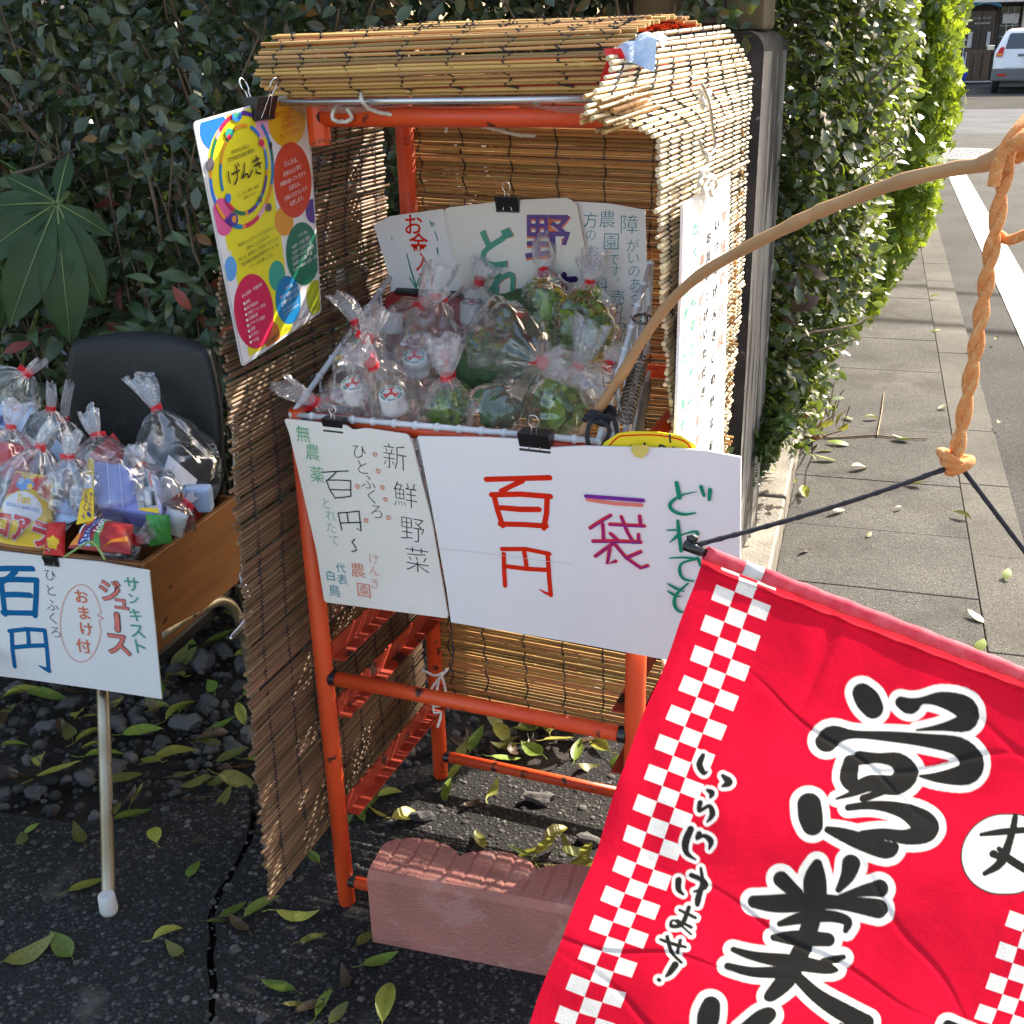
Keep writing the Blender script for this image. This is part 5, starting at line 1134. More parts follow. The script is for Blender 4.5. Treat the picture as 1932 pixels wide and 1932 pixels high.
for mt, x, y, rx, ry in (('p_dgrey', 322, 858, 44, 84), ('p_blue', 648, 262, 62, 70), ('p_teal', 640, 240, 40, 46), ('p_black', 1072, 625, 16, 44), ('p_crim', 955, 595, 36, 44), ('p_blue', 542, 1280, 36, 60), ('p_dgrey', 938, 1295, 26, 40), ('p_violet', 605, 1545, 60, 80), ('p_dorange', 615, 1540, 28, 45), ('p_dgrey', 1045, 1395, 36, 52), ('p_teal', 555, 480, 50, 66), ('p_crim', 552, 525, 26, 34)): disc(mt, ZA, x, y, rx, ry, 0, 'figure')
T = lambda t, p0, p1, mt='p_black', Z=ZA, off=.0: line('lettering', M[mt], PB, po, Z, t, p0, p1, None, off)
T('合同会社 未来は', (580, 740), (800, 650)); T('就労継続支援B型事業所', (545, 832), (872, 705)); T('人、もの、自然、地域を', (670, 1255), (925, 1145)); T('大切にします。', (738, 1300), (890, 1230))
strokes('title', M['p_black'], PB, po, ZA, [[(540, 955), (548, 1020), (565, 1090)], [(585, 985), (680, 935)], [(640, 905), (655, 980), (650, 1050), (620, 1110)], [(625, 870), (648, 905)], [(655, 848), (672, 880)],
    [(740, 850), (735, 950), (712, 1035), (755, 985), (780, 985), (795, 1025), (838, 935)], [(845, 830), (920, 785)], [(858, 885), (945, 845)], [(880, 760), (905, 830), (935, 905)], [(880, 925), (890, 965), (940, 975)]], 24)
for t, p0, p1 in (('障がいをお持ちの方', (1115, 175), (1450, 75)), ('親御さん、支援員さん、', (1110, 280), (1465, 165)), ('ご近所さん、', (1200, 335), (1385, 275)), ('ぜひ見学に', (1210, 440), (1390, 360)), ('おいてください。', (1190, 545), (1440, 440))): T(t, p0, p1, 'p_red', off=.005)
for t, p0, p1 in (('げんきは、', (1235, 895), (1400, 825)), ('元気な心と体と', (1220, 1020), (1445, 905)), ('仲間を創っていきます。', (1185, 1140), (1510, 980)), ('元気な人、', (1290, 1190), (1435, 1115)), ('元気になりたい人を', (1235, 1315), (1518, 1170)), ('応援します。', (1305, 1380), (1475, 1290))): T(t, p0, p1, 'pw', off=.003)
for t, p0, p1 in (('利用者さんもスタッフさんも好きなこと、', (470, 340), (1005, 60)), ('得意なことから始めます。', (590, 380), (925, 195)), ('時には、利用者さんが先生になることも？', (485, 540), (1045, 215)), ('「就労継続支援B型事業所げんき」は、', (515, 620), (1045, 310)), ('一人一人を大事にします。', (625, 645), (975, 455))): T(t, p0, p1, 'p_black', ZB)
for t, p0, p1 in (('１日の流れ', (1325, 200), (1460, 130)), ('9:00～ 9:30 朝礼', (1235, 370), (1505, 210)), ('9:30～12:00 作業', (1245, 450), (1515, 285)), ('12:00～13:00 昼休憩', (1240, 530), (1550, 345)), ('13:00～15:30 作業', (1250, 610), (1530, 435)), ('15:30～16:00 清掃・終礼', (1258, 690), (1615, 470))): T(t, p0, p1, 'pw', ZB)
for t, p0, p1 in (('営業時間', (1140, 950), (1240, 890)), ('平日 9:30～17:30', (1070, 1100), (1335, 935)), ('土曜 9:30～12:30', (1085, 1180), (1335, 1010)), ('日曜・祝日はお休みです', (1105, 1260), (1325, 1110)), ('イベント等は営業時間変更', (1110, 1320), (1335, 1160))): T(t, p0, p1, 'pw', ZB)
T('主な訓練・作業内容', (520, 1060), (805, 880), 'pw', ZB)
for i, t in enumerate(('農業', '菓子箱詰め', '地域イベント参加', '出張販売', 'リサイクル物回', '清掃', '片付け', 'その他')):
    x, y = 550 + 13.0 * i, 1140 + 78.5 * i; disc('pw', ZB, x, y, 16, 22); w = (62, 160, 250, 130, 215, 65, 105, 88)[i]; T(t, (x + 26, y + 4), (x + 26 + w, y + 4 - w * .52), 'pw', ZB)
T('〒422-2000 静岡市 1丁目1-1  TEL 054-260-7215 担当 小鳥', (745, 1840), (1665, 1140), 'p_black', ZB)
binder_clip('black binder clip holding the poster to the roof edge', PB.pt(*PB.uv(492, 200), .0) , SD, ZZ, .050, (1, 1), 24)
tp = bpy.data.objects['poster']

# ---- plastic bags
def bag(label, c, rad, neck, tail=.07, ell=(1, 1, 1), group='tied clear bags in the basket', seed=0, folds=11, flare=.035, name='plastic_bag'):
    """crumpled clear bag gathered at a neck, red tape round it and a flared tail"""
    rnd = random.Random(seed); c = Vector(c); neck = Vector(neck); ax = (neck - c); H = ax.length; ax.normalize(); u = ax.orthogonal().normalized(); v = ax.cross(u)
    t = thing(name, label, 'plastic bag', c - ax * rad * .8, group); ph = rnd.uniform(0, 9); off = Vector((seed * 3.7, seed * 1.3, 0))
    nu, nv = 44, 26; mb = MB(); vs = []
    Rn = .0075
    for j in range(nv + 1):
        f = j / nv; s = -rad * .92 + (H + rad * .92) * f
        if s < 0: r = rad * sqrt(max(0, 1 - (s / (rad * .97)) ** 2))
        else:
            q = min(1.0, s / H); r = rad * (1 - q) ** .85 * (1 + .5 * q) + Rn * q
        pl = .26 * min(1, max(0, (f - .35) / .6)); dent = .22
        for i in range(nu):
            th = 2 * pi * i / nu; nn = noise.noise(Vector((cos(th) * 1.6, sin(th) * 1.6, f * 3.2)) + off); n2 = noise.noise(Vector((cos(th) * 4, sin(th) * 4, f * 8)) + off)
            rr = r * (1 + dent * nn + .12 * n2 + pl * (.5 * sin(folds * th + ph + 2 * nn) + .4 * abs(n2)) * (1 if f < .97 else .3))
            rr = max(rr, .003); p = u * (rr * cos(th) * ell[0]) + v * (rr * sin(th) * ell[1]) + ax * s; vs.append(c + p)
    fs = [(j * nu + i, j * nu + (i + 1) % nu, (j + 1) * nu + (i + 1) % nu, (j + 1) * nu + i) for j in range(nv) for i in range(nu)]
    mb.add(vs, fs); mb.build('film', M['film'], t, True)
    mb = MB(); mb.tube([neck - ax * .0065, neck - ax * .006, neck + ax * .006, neck + ax * .0065], [.006, Rn * 1.25, Rn * 1.25, .006], 12); d = (u * rnd.uniform(-1, 1) + v * rnd.uniform(-1, 1)).normalized()
    mb.fbox(neck + d * .006 - ax * .006, d * .014, ax * .012, d.cross(ax) * .0012); mb.build('tape', M['tape'], t)
    mb = MB(); vs = []; K = 8; bend = (u * rnd.uniform(-1, 1) + v * rnd.uniform(-1, 1)) * .3
    fl = u if rnd.random() < .5 else v; fl2 = ax.cross(fl)
    for j in range(K + 1):
        f = j / K
        for i in range(30):
            th = 2 * pi * i / 30; r = Rn * (1 - f) + flare * f ** .8; z = .30 + .20 * sin(i * 2.1 + f * 3)
            pk = 1 + .28 * sin(9 * th + ph) * f
            vs.append(neck + ax * (tail * f * (1 + .12 * sin(3 * th + ph) * f)) + bend * tail * f * f + fl * r * cos(th) * pk + fl2 * r * sin(th) * pk * (1 - .55 * f))
    fs = [(j * 30 + i, j * 30 + (i + 1) % 30, (j + 1) * 30 + (i + 1) % 30, (j + 1) * 30 + i) for j in range(K) for i in range(30)]
    mb.add(vs, fs); mb.build('tail', M['film_tail'], t, True)
    return t
# ---- vegetables
M['broc'] = Mat('broccoli_florets', (.14, .26, .11), (.06, .14, .07), rough=.7, scale=60, island=.0, bump=.8, bscale=330, c3=(.16, .20, .05), c3scale=25, c3thr=.60)
M['stem'] = Mat('pale_green_stem', (.30, .42, .14), (.20, .32, .09), rough=.5, scale=12)
M['greens'] = Mat('rape_leaf', (.28, .46, .06), (.16, .32, .045), rough=.45, scale=16, rnd=.35, trans=.25, tcol=(.34, .52, .05), bump=.3, bscale=60)
M['greens_s'] = Mat('rape_leaf_mass', (.32, .52, .065), (.18, .35, .045), rough=.45, scale=16, island=.4, trans=.25, tcol=(.34, .52, .05))
M['buds'] = Mat('green_buds', (.34, .46, .05), (.20, .32, .04), rough=.6, scale=60, island=.3)
M['flower'] = Mat('yellow_petals', (.80, .62, .02), (.70, .48, .01), rough=.5, scale=30, island=.2, trans=.2)
def floretmesh(seed):
    bm = bmesh.new(); bmesh.ops.create_icosphere(bm, subdivisions=5, radius=1); o = Vector((seed * 5.1, seed * 2.2, 0))
    for w in bm.verts:
        p = w.co.copy(); d = .16 * noise.noise(p * 1.6 + o)
        f = noise.voronoi(p * 6.5 + o)[0][0]; g = noise.voronoi(p * 17 + o)[0][0]; w.co *= 1 + d + .13 * (.5 - f) + .055 * (.5 - g)
    me = bpy.data.meshes.new('floret'); bm.to_mesh(me); bm.free(); me.materials.append(M['broc']); me.polygons.foreach_set('use_smooth', [True] * len(me.polygons)); return me
FLO = [floretmesh(i) for i in range(3)]
def broccoli(label, c, r, axis, n=7, seed=1):
    rnd = random.Random(seed); c = Vector(c); ax = Vector(axis).normalized(); u = ax.orthogonal().normalized(); v = ax.cross(u); t = thing('broccoli', label, 'broccoli', c, 'broccoli heads in bags')
    for i in range(n):
        a = i * 2.4; q = sqrt(i / n) * .66; p = c + (u * cos(a) + v * sin(a)) * q * r + ax * (r * .45 * (1 - q * q)); s = r * rnd.uniform(.40, .52)
        o = link('floret', FLO[i % 3], t); o.matrix_basis = Matrix.Translation(p) @ Matrix.Rotation(rnd.uniform(0, 6), 4, 'Z') @ Matrix.Rotation(rnd.uniform(0, 6), 4, 'X') @ Matrix.Scale(s, 4)
    mb = MB(); mb.tube([c + ax * r * .2, c - ax * r * .5, c - ax * r * .9], [r * .30, r * .25, r * .24], 10); mb.build('stem', M['stem'], t, True); return t
GRM = [leafmesh_from(*holly(False, .33, .25, -.2), M['greens']), leafmesh_from(*holly(True, .30, .35, .3), M['greens'])]
def greens(label, c, r, axis, nl=34, yellow=14, seed=1, ell=1.0):
    rnd = random.Random(seed); np.random.seed(seed); c = Vector(c); ax = Vector(axis).normalized(); u = ax.orthogonal().normalized(); v = ax.cross(u); t = thing('greens_bunch', label, 'greens', c - ax * r, 'bunches of flowering greens in bags')
    def rp(k): 
        d = Vector(np.random.normal(size=3)).normalized(); return c + d * r * rnd.uniform(*k) + ax * (ell - 1) * r * d.dot(ax)
    for i in range(nl):
        p = rp((.45, .92)); o = link('leaf', rnd.choice(GRM), t); nn = (p - c).normalized(); z = (nn + Vector(np.random.normal(size=3)) * .5).normalized(); x = (ax + Vector(np.random.normal(size=3)) * .7); x = (x - z * x.dot(z)).normalized(); s = r * rnd.uniform(.55, 1.05)
        o.matrix_basis = mat4(p, x * s, z.cross(x) * s, z * s)
    n = 230; pos = np.array([tuple(rp((.15, .85))) for _ in range(n)]); tag(scatter('foliage', SV, SF, pos, rand_rot(n), np.random.uniform(.30, .58, n) * r, M['greens_s'], t), None, None, None, 'stuff')
    bv = [(0, 0, .5), (.35, 0, 0), (0, .35, 0), (-.35, 0, 0), (0, -.35, 0), (0, 0, -.5)]; bf = [(0, 1, 2), (0, 2, 3), (0, 3, 4), (0, 4, 1), (5, 2, 1), (5, 3, 2), (5, 4, 3), (5, 1, 4)]
    cl = [rp((.7, .95)) for _ in range(9)]; pos = np.array([tuple(q + Vector(np.random.normal(size=3)) * r * .10) for q in cl for _ in range(26)])
    tag(scatter('bud_cluster', bv, bf, pos, rand_rot(len(pos)), np.full(len(pos), .0055), M['buds'], t), None, None, None, 'stuff')
    if yellow:
        cl = [rp((.75, 1.0)) for _ in range(max(2, yellow // 5))]; pos = np.array([tuple(q + Vector(np.random.normal(size=3)) * r * .13) for q in cl for _ in range(7)])
        tag(scatter('flower_petals', SV, SF, pos, rand_rot(len(pos)), np.random.uniform(.010, .016, len(pos)), M['flower'], t), None, None, None, 'stuff')
    mb = MB()
    for i in range(7):
        a = c - ax * r * .8 + (u * rnd.uniform(-.4, .4) + v * rnd.uniform(-.4, .4)) * r; mb.tube([a, a + ax * r * 1.2 + u * rnd.uniform(-.3, .3) * r], .0032, 6)
    mb.build('stem', M['stem'], t); return t
def pr(px, a): return px * a / FPX
V_ = -_f
# big broccoli bag in the middle
A0 = 1.735
broccoli('broccoli head in the big bag at the basket centre, lower front', P(935, 690, A0 + .03), pr(78, A0), V_ * .8 + CU * .5, 10, 3)
broccoli('broccoli head in the big bag at the basket centre, upper rear', P(985, 615, A0 + .09), pr(74, A0), V_ * .6 + CU * .9, 9, 5)
bag('big clear bag with two broccoli heads, its neck pointing right', P(958, 655, A0 + .03), pr(92, A0), P(1022, 684, A0 - .09), .075, (1.0, 1.0, 1), seed=2, folds=13, flare=.036)
broccoli('broccoli head lying at the very front of the basket', P(935, 778, A0 - .07), pr(48, A0), V_ * .7 + CU * .3 + CR * .3, 7, 8)
bag('clear bag with one broccoli head at the basket front edge', P(935, 782, A0 - .065), pr(56, A0), P(1000, 745, A0 + .02), .04, seed=6, flare=.02)
# flowering greens
greens('greens with yellow flowers, at the right rear of the basket', P(1100, 622, A0 + .01), pr(60, A0), CU + V_ * .2, 34, 26, 11, 1.3)
bag('upright bag of yellow flowering greens at the right rear', P(1100, 622, A0 + .01), pr(68, A0), P(1113, 537, A0 + .03), .055, (1, 1, 1), seed=11, flare=.028)
greens('bunch of greens at the top rear, in front of the cream sign', P(1035, 575, A0 + .05), pr(46, A0), CU + V_ * .1, 26, 8, 13, 1.2)
bag('upright bag of greens at the top rear before the cream sign', P(1035, 575, A0 + .05), pr(56, A0), P(1026, 513, A0 + .07), .055, seed=13, flare=.03)
greens('bright greens at the right front of the basket behind the large clip', P(1060, 765, A0 - .04), pr(58, A0), CU * .8 + V_ * .6, 36, 12, 17, 1.1)
bag('bag of bright greens at the right front behind the large clip', P(1058, 765, A0 - .04), pr(68, A0), P(1092, 692, A0 - .05), .065, seed=17, flare=.034)
greens('pale green leaf bunch at the front centre beside the bottles', P(850, 778, A0 - .03), pr(42, A0), CU + CR * .2, 22, 0, 19, 1.25)
bag('bag of pale green leaves at the front centre beside the bottles', P(848, 772, A0 - .03), pr(52, A0), P(842, 712, A0 - .05), .060, seed=19, flare=.034)
# bottles
M['capw'] = Mat('white_cap', (.80, .81, .82), rough=.35, scale=4); M['pet'] = Film('clear_pet', (.98, .985, .99), .05, .04, .6, 12, .15); M['logo_green'] = Ink('cap_green_print', (.02, .35, .30))
def bottle(label, x, y, a, tilt, capr=.0195):
    c = P(x, y, a + .135); ax = Vector(tilt).normalized(); ux = (CR - ax * CR.dot(ax)).normalized(); vy = ax.cross(ux)
    Mx = mat4(c, ux, vy, ax); t = thing('water_bottle', label, 'bottle', c - ax * .2, 'water bottles in clear bags')
    mb = MB(); mb.lathe([(0, -.215), (.036, -.215), (.040, -.205), (.040, -.16), (.038, -.155), (.040, -.15), (.040, -.09), (.034, -.065), (.021, -.042), (.0155, -.032), (.0155, -.012)], Mx, 24); mb.build('bottle_body', M['pet'], t, True)
    mb = MB(); mb.lathe([(capr * .98, -.034), (capr * 1.02, -.031), (capr * 1.02, -.027), (capr, -.0265), (capr, -.003), (capr * .93, 0), (0, 0)], Mx, 28); cp = mb.build('cap', M['capw'], t)
    for p in cp.data.polygons: p.use_smooth = len(p.vertices) == 4
    mb = MB(); h = .0005
    for k in range(30):
        if k % 5 == 0: continue
        t0, t1 = 2 * pi * (k + .08) / 30, 2 * pi * (k + .92) / 30; r0, r1 = capr * .68, capr * .84
        mb.add([Mx @ Vector((r * cos(q), r * sin(q), h)) for r, q in ((r0, t0), (r1, t0), (r1, t1), (r0, t1))], [(0, 1, 2, 3)])
    mb.build('ring_print', M['logo_green'], cp)
    mb = MB()
    for k, q in enumerate((90 + 8, 212, 330)):
        d = Vector((cos(radians(q)), sin(radians(q)), 0)); s_ = Vector((-d.y, d.x, 0)); w = capr * .12; hh = h + .00015 * k
        vs = [d * capr * -.05 + s_ * w, d * capr * -.05 - s_ * w, d * capr * .42 - s_ * w, d * capr * .42 - s_ * w * 2.2, d * capr * .58 - s_ * w * 2.2, d * capr * .58 + s_ * w * 2.2, d * capr * .42 + s_ * w * 2.2, d * capr * .42 + s_ * w]
        mb.add([Mx @ (p + Vector((0, 0, hh))) for p in vs], [(0, 1, 2, 7), (2, 3, 4, 5, 6, 7)])
    mb.build('emblem', M['tape'], cp); return t
tl = V_ * .72 + CU * .62
bottle('water bottle with white cap at the front centre of the left group', 738, 742, 1.53, tl - CR * .10); bottle('water bottle with white cap at the front left corner', 665, 722, 1.56, tl - CR * .16)
bottle('water bottle behind the front pair, its cap under creased film', 782, 672, 1.62, tl - CR * .05); bottle('water bottle standing before the red coin box', 738, 590, 1.72, CU + V_ * .25); bottle('water bottle leaning before the cream sign, cap fully bare', 890, 570, 1.72, CU + V_ * .55)
tl = Vector(tl)
def bbag(label, x, y, a, rpx, nx, ny, na, sd, tail=.05, fl=.026, el=(1, 1, 1)): bag(label, P(x, y, a + .135), pr(rpx, a + .13), P(nx, ny, na + .125), tail, el, 'tied clear bags round the water bottles', sd, 9, fl)
bbag('bag round the front centre water bottle', 748, 765, 1.57, 62, 702, 688, 1.50, 23)
bbag('bag round the water bottle at the front left corner', 662, 755, 1.60, 60, 694, 640, 1.55, 29)
bbag('bag round the water bottle under creased film', 790, 690, 1.66, 58, 843, 668, 1.62, 31, .03, .02)
bbag('bag round the water bottle before the coin box', 755, 640, 1.73, 58, 799, 574, 1.66, 37, .055, .03)
bbag('bag round the water bottle before the cream sign', 880, 620, 1.75, 58, 905, 530, 1.72, 41, .03, .03)
bbag('flattened bag at the left corner, its tail sticking out to the left', 640, 775, 1.60, 44, 594, 757, 1.58, 43, .065, .022)
bbag('crumpled clear bag wedged between the bottles and the big broccoli bag', 812, 640, 1.66, 56, 822, 560, 1.66, 83, .05, .03)
bbag('crumpled clear bag at the left rim behind the front left bottle', 690, 680, 1.66, 50, 672, 610, 1.68, 89, .05, .024)
bbag('half empty clear bag on the right beside the coil spring', 1130, 735, 1.50, 40, 1150, 690, 1.52, 97, .035, .02)
# ---- pink brick block under the stand
M['brick'] = Mat('pink_brick', (.47, .185, .15), (.36, .16, .125), rough=.95, scale=9, bump=1.0, bscale=170, c3=(.46, .23, .185), c3scale=14, c3thr=.58, detail=9)
bb = thing('brick_block', 'pink concrete edging block with scalloped grooved top on the ground', 'block', G(860, 1810))
p0 = G(703, 1777); p1 = G(1300, 1908); p1 = p0 + (G(1035, 1842) - p0).normalized() * .56; e = (p1 - p0); eu = e.normalized(); ed_ = Vector((-eu.y, eu.x, 0)); h0 = .150
mb = MB(); nx = 112; th = .118; base = []
def topz(t): q = (t * 4.0) % 1.0; return h0 - .008 + .016 * sin(pi * q) ** .6
def dep(t): q = (t * 4.0) % 1.0; return th * (.70 + .30 * sin(pi * q) ** .5)
def groove(t): return -.0032 if (t * 16 + .3) % 1 < .14 else 0
cols = []
for i in range(nx + 1):
    t = i / nx; q = p0 + e * t
    cols.append([q + ZZ * 0, q + ZZ * (h0 - .012), q + ed_ * .010 + ZZ * h0, q + ed_ * dep(t) * .5 + ZZ * (h0 + groove(t)), q + ed_ * (dep(t) - .008) + ZZ * (h0 + groove(t)), q + ed_ * dep(t) + ZZ * (h0 - .012), q + ed_ * dep(t)])
vs = [v for c in cols for v in c]; fs = []
for i in range(nx):
    for k in range(6): fs.append((i * 7 + k, (i + 1) * 7 + k, (i + 1) * 7 + k + 1, i * 7 + k + 1))
fs += [tuple(range(7)), tuple(range(nx * 7, nx * 7 + 7))[::-1]]
mb.add(vs, fs); mb.build('block', M['brick'], bb)

# ================================================================== CHAIR AND BOX
CA = radians(16.5); KW = Vector((cos(CA), -sin(CA), 0)); KD = Vector((sin(CA), cos(CA), 0)); KO = Vector((-.642, 1.797, 0))   # front right bottom corner of the box
def K(w, d, z): return KO + KW * w + KD * d + ZZ * z
ch = thing('folding_chair', 'old tubular chair with black padded backrest, a wooden box on its seat', 'chair', K(-.17, .15, 0))
M['vinylblack'] = Mat('black_vinyl_pad', (.007, .007, .008), (.010, .010, .010), rough=.48, scale=6, spec=.35, c3=(.022, .021, .02), c3scale=14, c3thr=.66, bump=.15, bscale=260)
M['tube'] = Mat('worn_chrome_tube', (.52, .47, .36), (.30, .24, .15), rough=.38, metal=.55, scale=14, stretch=(1, 1, .25), c3=(.10, .06, .035), c3scale=40, c3thr=.60)
M['capwhite'] = Mat('white_rubber_cap', (.62, .60, .57), (.54, .52, .49), rough=.6, scale=9)
bl_, br_ = P(148, 655, 2.29), P(452, 715, 2.20); bw = (br_ - bl_); cen = P(288, 795, 2.30)
bx_ = Vector((bw.x, bw.y, 0)).normalized(); bup = (ZZ + Vector((-bx_.y, bx_.x, 0)) * .16).normalized(); bn = bx_.cross(bup)
Hh, Ww = .172, .175
def bk_(u, v, side):
    a, b = (u * 2 - 1), (v * 2 - 1)
    # superellipse disc mapping
    x = a * sqrt(1 - .5 * b * b * .55); y = b * sqrt(1 - .5 * a * a * .55)
    q = max(0, 1 - abs(x) ** 5) ** .5 * max(0, 1 - abs(y) ** 5) ** .5
    return cen + bx_ * x * Ww * 1.03 + bup * y * Hh * 1.05 - bn * (.030 * x * x * -1) * 1 + bn * side * (.004 + .016 * q)
mb = MB(); mb.grid(lambda u, v: bk_(u, v, 1), 22, 22); k = len(mb.V); mb.grid(lambda u, v: bk_(1 - u, v, -1), 22, 22)
def ring_idx():
    n = 23; return [i for i in range(n)] + [j * n + n - 1 for j in range(1, n)] + [(n - 1) * n + i for i in range(n - 2, -1, -1)] + [j * n for j in range(n - 2, 0, -1)]
ri = ring_idx(); mp = lambda i: k + (i // 23) * 23 + (22 - i % 23)
mb.F += [[ri[i], mp(ri[i]), mp(ri[(i + 1) % len(ri)]), ri[(i + 1) % len(ri)]] for i in range(len(ri))]; mb.I += [0] * len(ri)
mb.build('backrest', M['vinylblack'], ch, True)
def tubepart(nm, pts, r=.0105, mat=None, n=12, sm=5):
    mb = MB(); mb.tube(spline(pts, sm), r, n); return mb.build(nm, mat or M['tube'], ch, True)
M['chrome'] = Mat('dull_chrome', (.55, .55, .55), (.42, .41, .40), rough=.25, metal=1, scale=12)
lp = cen - bx_ * (Ww + .010) ; rp = cen + bx_ * (Ww + .012)
tubepart('back_post', [lp + bup * .10, lp - bup * .1, lp - bup * .30, K(-.33, .30, .40)], .0088, M['chrome'])
tubepart('back_post', [rp + bup * .045, rp - bup * .1, rp - bup * .28, K(.03, .27, .40), K(.02, .2, .37)], .0088, M['chrome'])
for p in (lp + bup * .098, rp + bup * .043): mb = MB(); mb.lathe([(.0095, 0), (.0098, .010), (.006, .014), (0, .0145)], mat4(p, bx_, bup.cross(bx_), bup), 12); mb.build('post_cap', M['capwhite'], ch, True)
fl_ = G(207, 1722)
lg = tubepart('leg', [fl_ + ZZ * .01, fl_.lerp(P(194, 1290, 2.17), .5), P(194, 1290, 2.17), P(193, 1262, 2.19)], .0118)
mb = MB(); mb.lathe([(0, 0), (.0145, .001), (.0165, .008), (.0150, .040), (.0135, .042), (.012, .042)], Matrix.Translation(fl_), 14); mb.build('foot_cap', M['capwhite'], lg, True)
fl2 = fl_ - KW * .30 + KD * .02
lg = tubepart('leg', [fl2, fl2 + ZZ * .2, fl2 + ZZ * .36 + KD * .04, fl2 + ZZ * .41 + KD * .14], .0118)
lg = tubepart('leg', [P(300, 1200, 2.05), P(385, 1145, 2.2), P(425, 1135, 2.25), P(450, 1165, 2.28), P(468, 1240, 2.32), P(480, 1310, 2.36), P(490, 1360, 2.38)], .0105)
lg = tubepart('leg', [K(-.34, .30, .40), K(-.35, .38, .2), K(-.36, .44, .0)], .0105)
mb = MB(); mb.fbox(K(-.37, -.0, .405), KW * .36, KD * .34, ZZ * .040); mb.build('seat', M['vinylblack'], ch, bevel=.012)
# wooden box
M['wood'] = Mat('varnished_cedar', (.29, .118, .034), (.20, .075, .022), rough=.42, scale=3.2, spec=.45, stretch=(1.5, 1.5, 14), c3=(.12, .05, .02), c3scale=3, c3thr=.70, bump=.1, bscale=40)
wb = thing('wooden_box', 'varnished wooden box full of bagged sweets on the chair', 'box', K(-.18, .16, .45))
bh, bt, bdp, bwd = .175, .012, .33, .40
zf, zb = 0, 0
def plank(nm, o, x, y, z): mb = MB(); mb.fbox(o, x, y, z); return mb.build(nm, M['wood'], wb, bevel=.002)
sd_ = plank('side_panel', K(-bt, 0, .45), KW * bt, KD * bdp, ZZ * bh); plank('side_panel', K(-bwd, 0, .45), KW * bt, KD * bdp, ZZ * bh)
plank('front_panel', K(-bwd + bt + .001, .0, .45), KW * (bwd - 2 * bt - .002), KD * bt, ZZ * bh); plank('back_panel', K(-bwd + bt + .001, bdp - bt, .45), KW * (bwd - 2 * bt - .002), KD * bt, ZZ * bh)
plank('bottom_panel', K(-bwd + bt + .001, bt + .001, .452), KW * (bwd - 2 * bt - .002), KD * (bdp - 2 * bt - .002), ZZ * .008)
M['knot'] = Mat('wood_knot', (.10, .04, .018), (.06, .025, .012), rough=.5, scale=60)
SBD = Board(K(.0004, 0, .45), KD, ZZ)
Zk = zoomer(0, 1600, .46584)
mb = MB()
for x, y, rx, ry_, ro in ((1080, 285, 8, 17, .6), (1045, 497, 10, 30, .5), (1145, 303, 4, 7, .4)): oval(mb, SBD, Zk, x, y, rx, ry_, ro, 14)
mb.build('knot', M['knot'], sd_)
# sweets sign
QB = Board(K(-.1, -.006, .55), KW, ZZ - KD * .03)
sg = thing('sweets_sign', 'white sign reading サンキスト ジュース 百円 on the wooden box', 'sign', QB.pt(-.1, -.1))
panel('board', M['board'], QB, [(-30, 1036), (97, 1052), (190, 1060), (281, 1077), (292, 1180), (305, 1319), (180, 1300), (60, 1283), (-30, 1272)], .003, sg)
strokes('marker_writing', M['blue_ink'], QB, sg, Zk, [[(-60, 172), (60, 168), (208, 170)], [(100, 185), (60, 225), (10, 255)], [(-20, 240), (110, 238), (235, 242)], [(8, 250), (20, 350), (32, 458)], [(232, 250), (230, 350), (222, 468)], [(20, 335), (195, 338)], [(20, 448), (225, 452)]], 40, False)
strokes('marker_writing', M['blue_ink'], QB, sg, Zk, [[(60, 565), (170, 552), (285, 560)], [(75, 575), (80, 680), (95, 790)], [(285, 565), (300, 690), (310, 815)], [(178, 565), (184, 655)], [(85, 668), (290, 655)], [(312, 815, 36), (280, 800, 24), (245, 782, 6)]], 30, False)
chars('pen_writing', M['black_ink'], QB, sg, Zk, [('ひ', 322, 212), ('と', 325, 305), ('ふ', 332, 400), ('く', 335, 482), ('ろ', 355, 572)], 92, -.016)
chars('marker_writing', M['orange_ink'], QB, sg, Zk, [('お', 518, 345), ('ま', 535, 450), ('け', 550, 552), ('付', 530, 658)], 104, .012)
pts = [(515 + 130 * cos(t), 515 + 245 * sin(t)) for t in [radians(a) for a in range(8, 346, 12)]]
strokes('marker_writing', M['orange_ink'], QB, sg, Zk, [pts + [(620, 465), (658, 484), (632, 500), (640, 545)]], 4)
for off, mt in ((.040, 'black_ink'), (.020, 'pink_ink')): chars('marker_writing', M[mt], QB, sg, Zk, [('ジ', 702, 308, 165), ('ュ', 770, 392, 128), ('ス', 752, 650, 180)], 160, off, jit=0); strokes('marker_writing', M[mt], QB, sg, Zk, [[(742, 460), (748, 556)]], 46 if off > .03 else 34, False)
chars('marker_writing', M['ltteal_ink'], QB, sg, Zk, [('サ', 838, 268, 112), ('ン', 850, 360, 86), ('キ', 860, 462, 98), ('ス', 872, 565, 118), ('ト', 892, 662, 118)], 100, .010)
binder_clip('black binder clip holding the sweets sign on the wooden box', QB.pt(*QB.uv(97, 1056), -.002), KW, ZZ - KD * .02, .030, (1, 1), 5, 40)
mb = MB(); mb.tube([P(-10, 1026, 2.0), P(22, 1032, 1.99), P(80, 1038, 1.98)], .004, 8); o = mb.build('wooden_stick', M['wood'], None, True); tag(o, 'thin wooden stick lying along the front of the sweets box', 'stick')
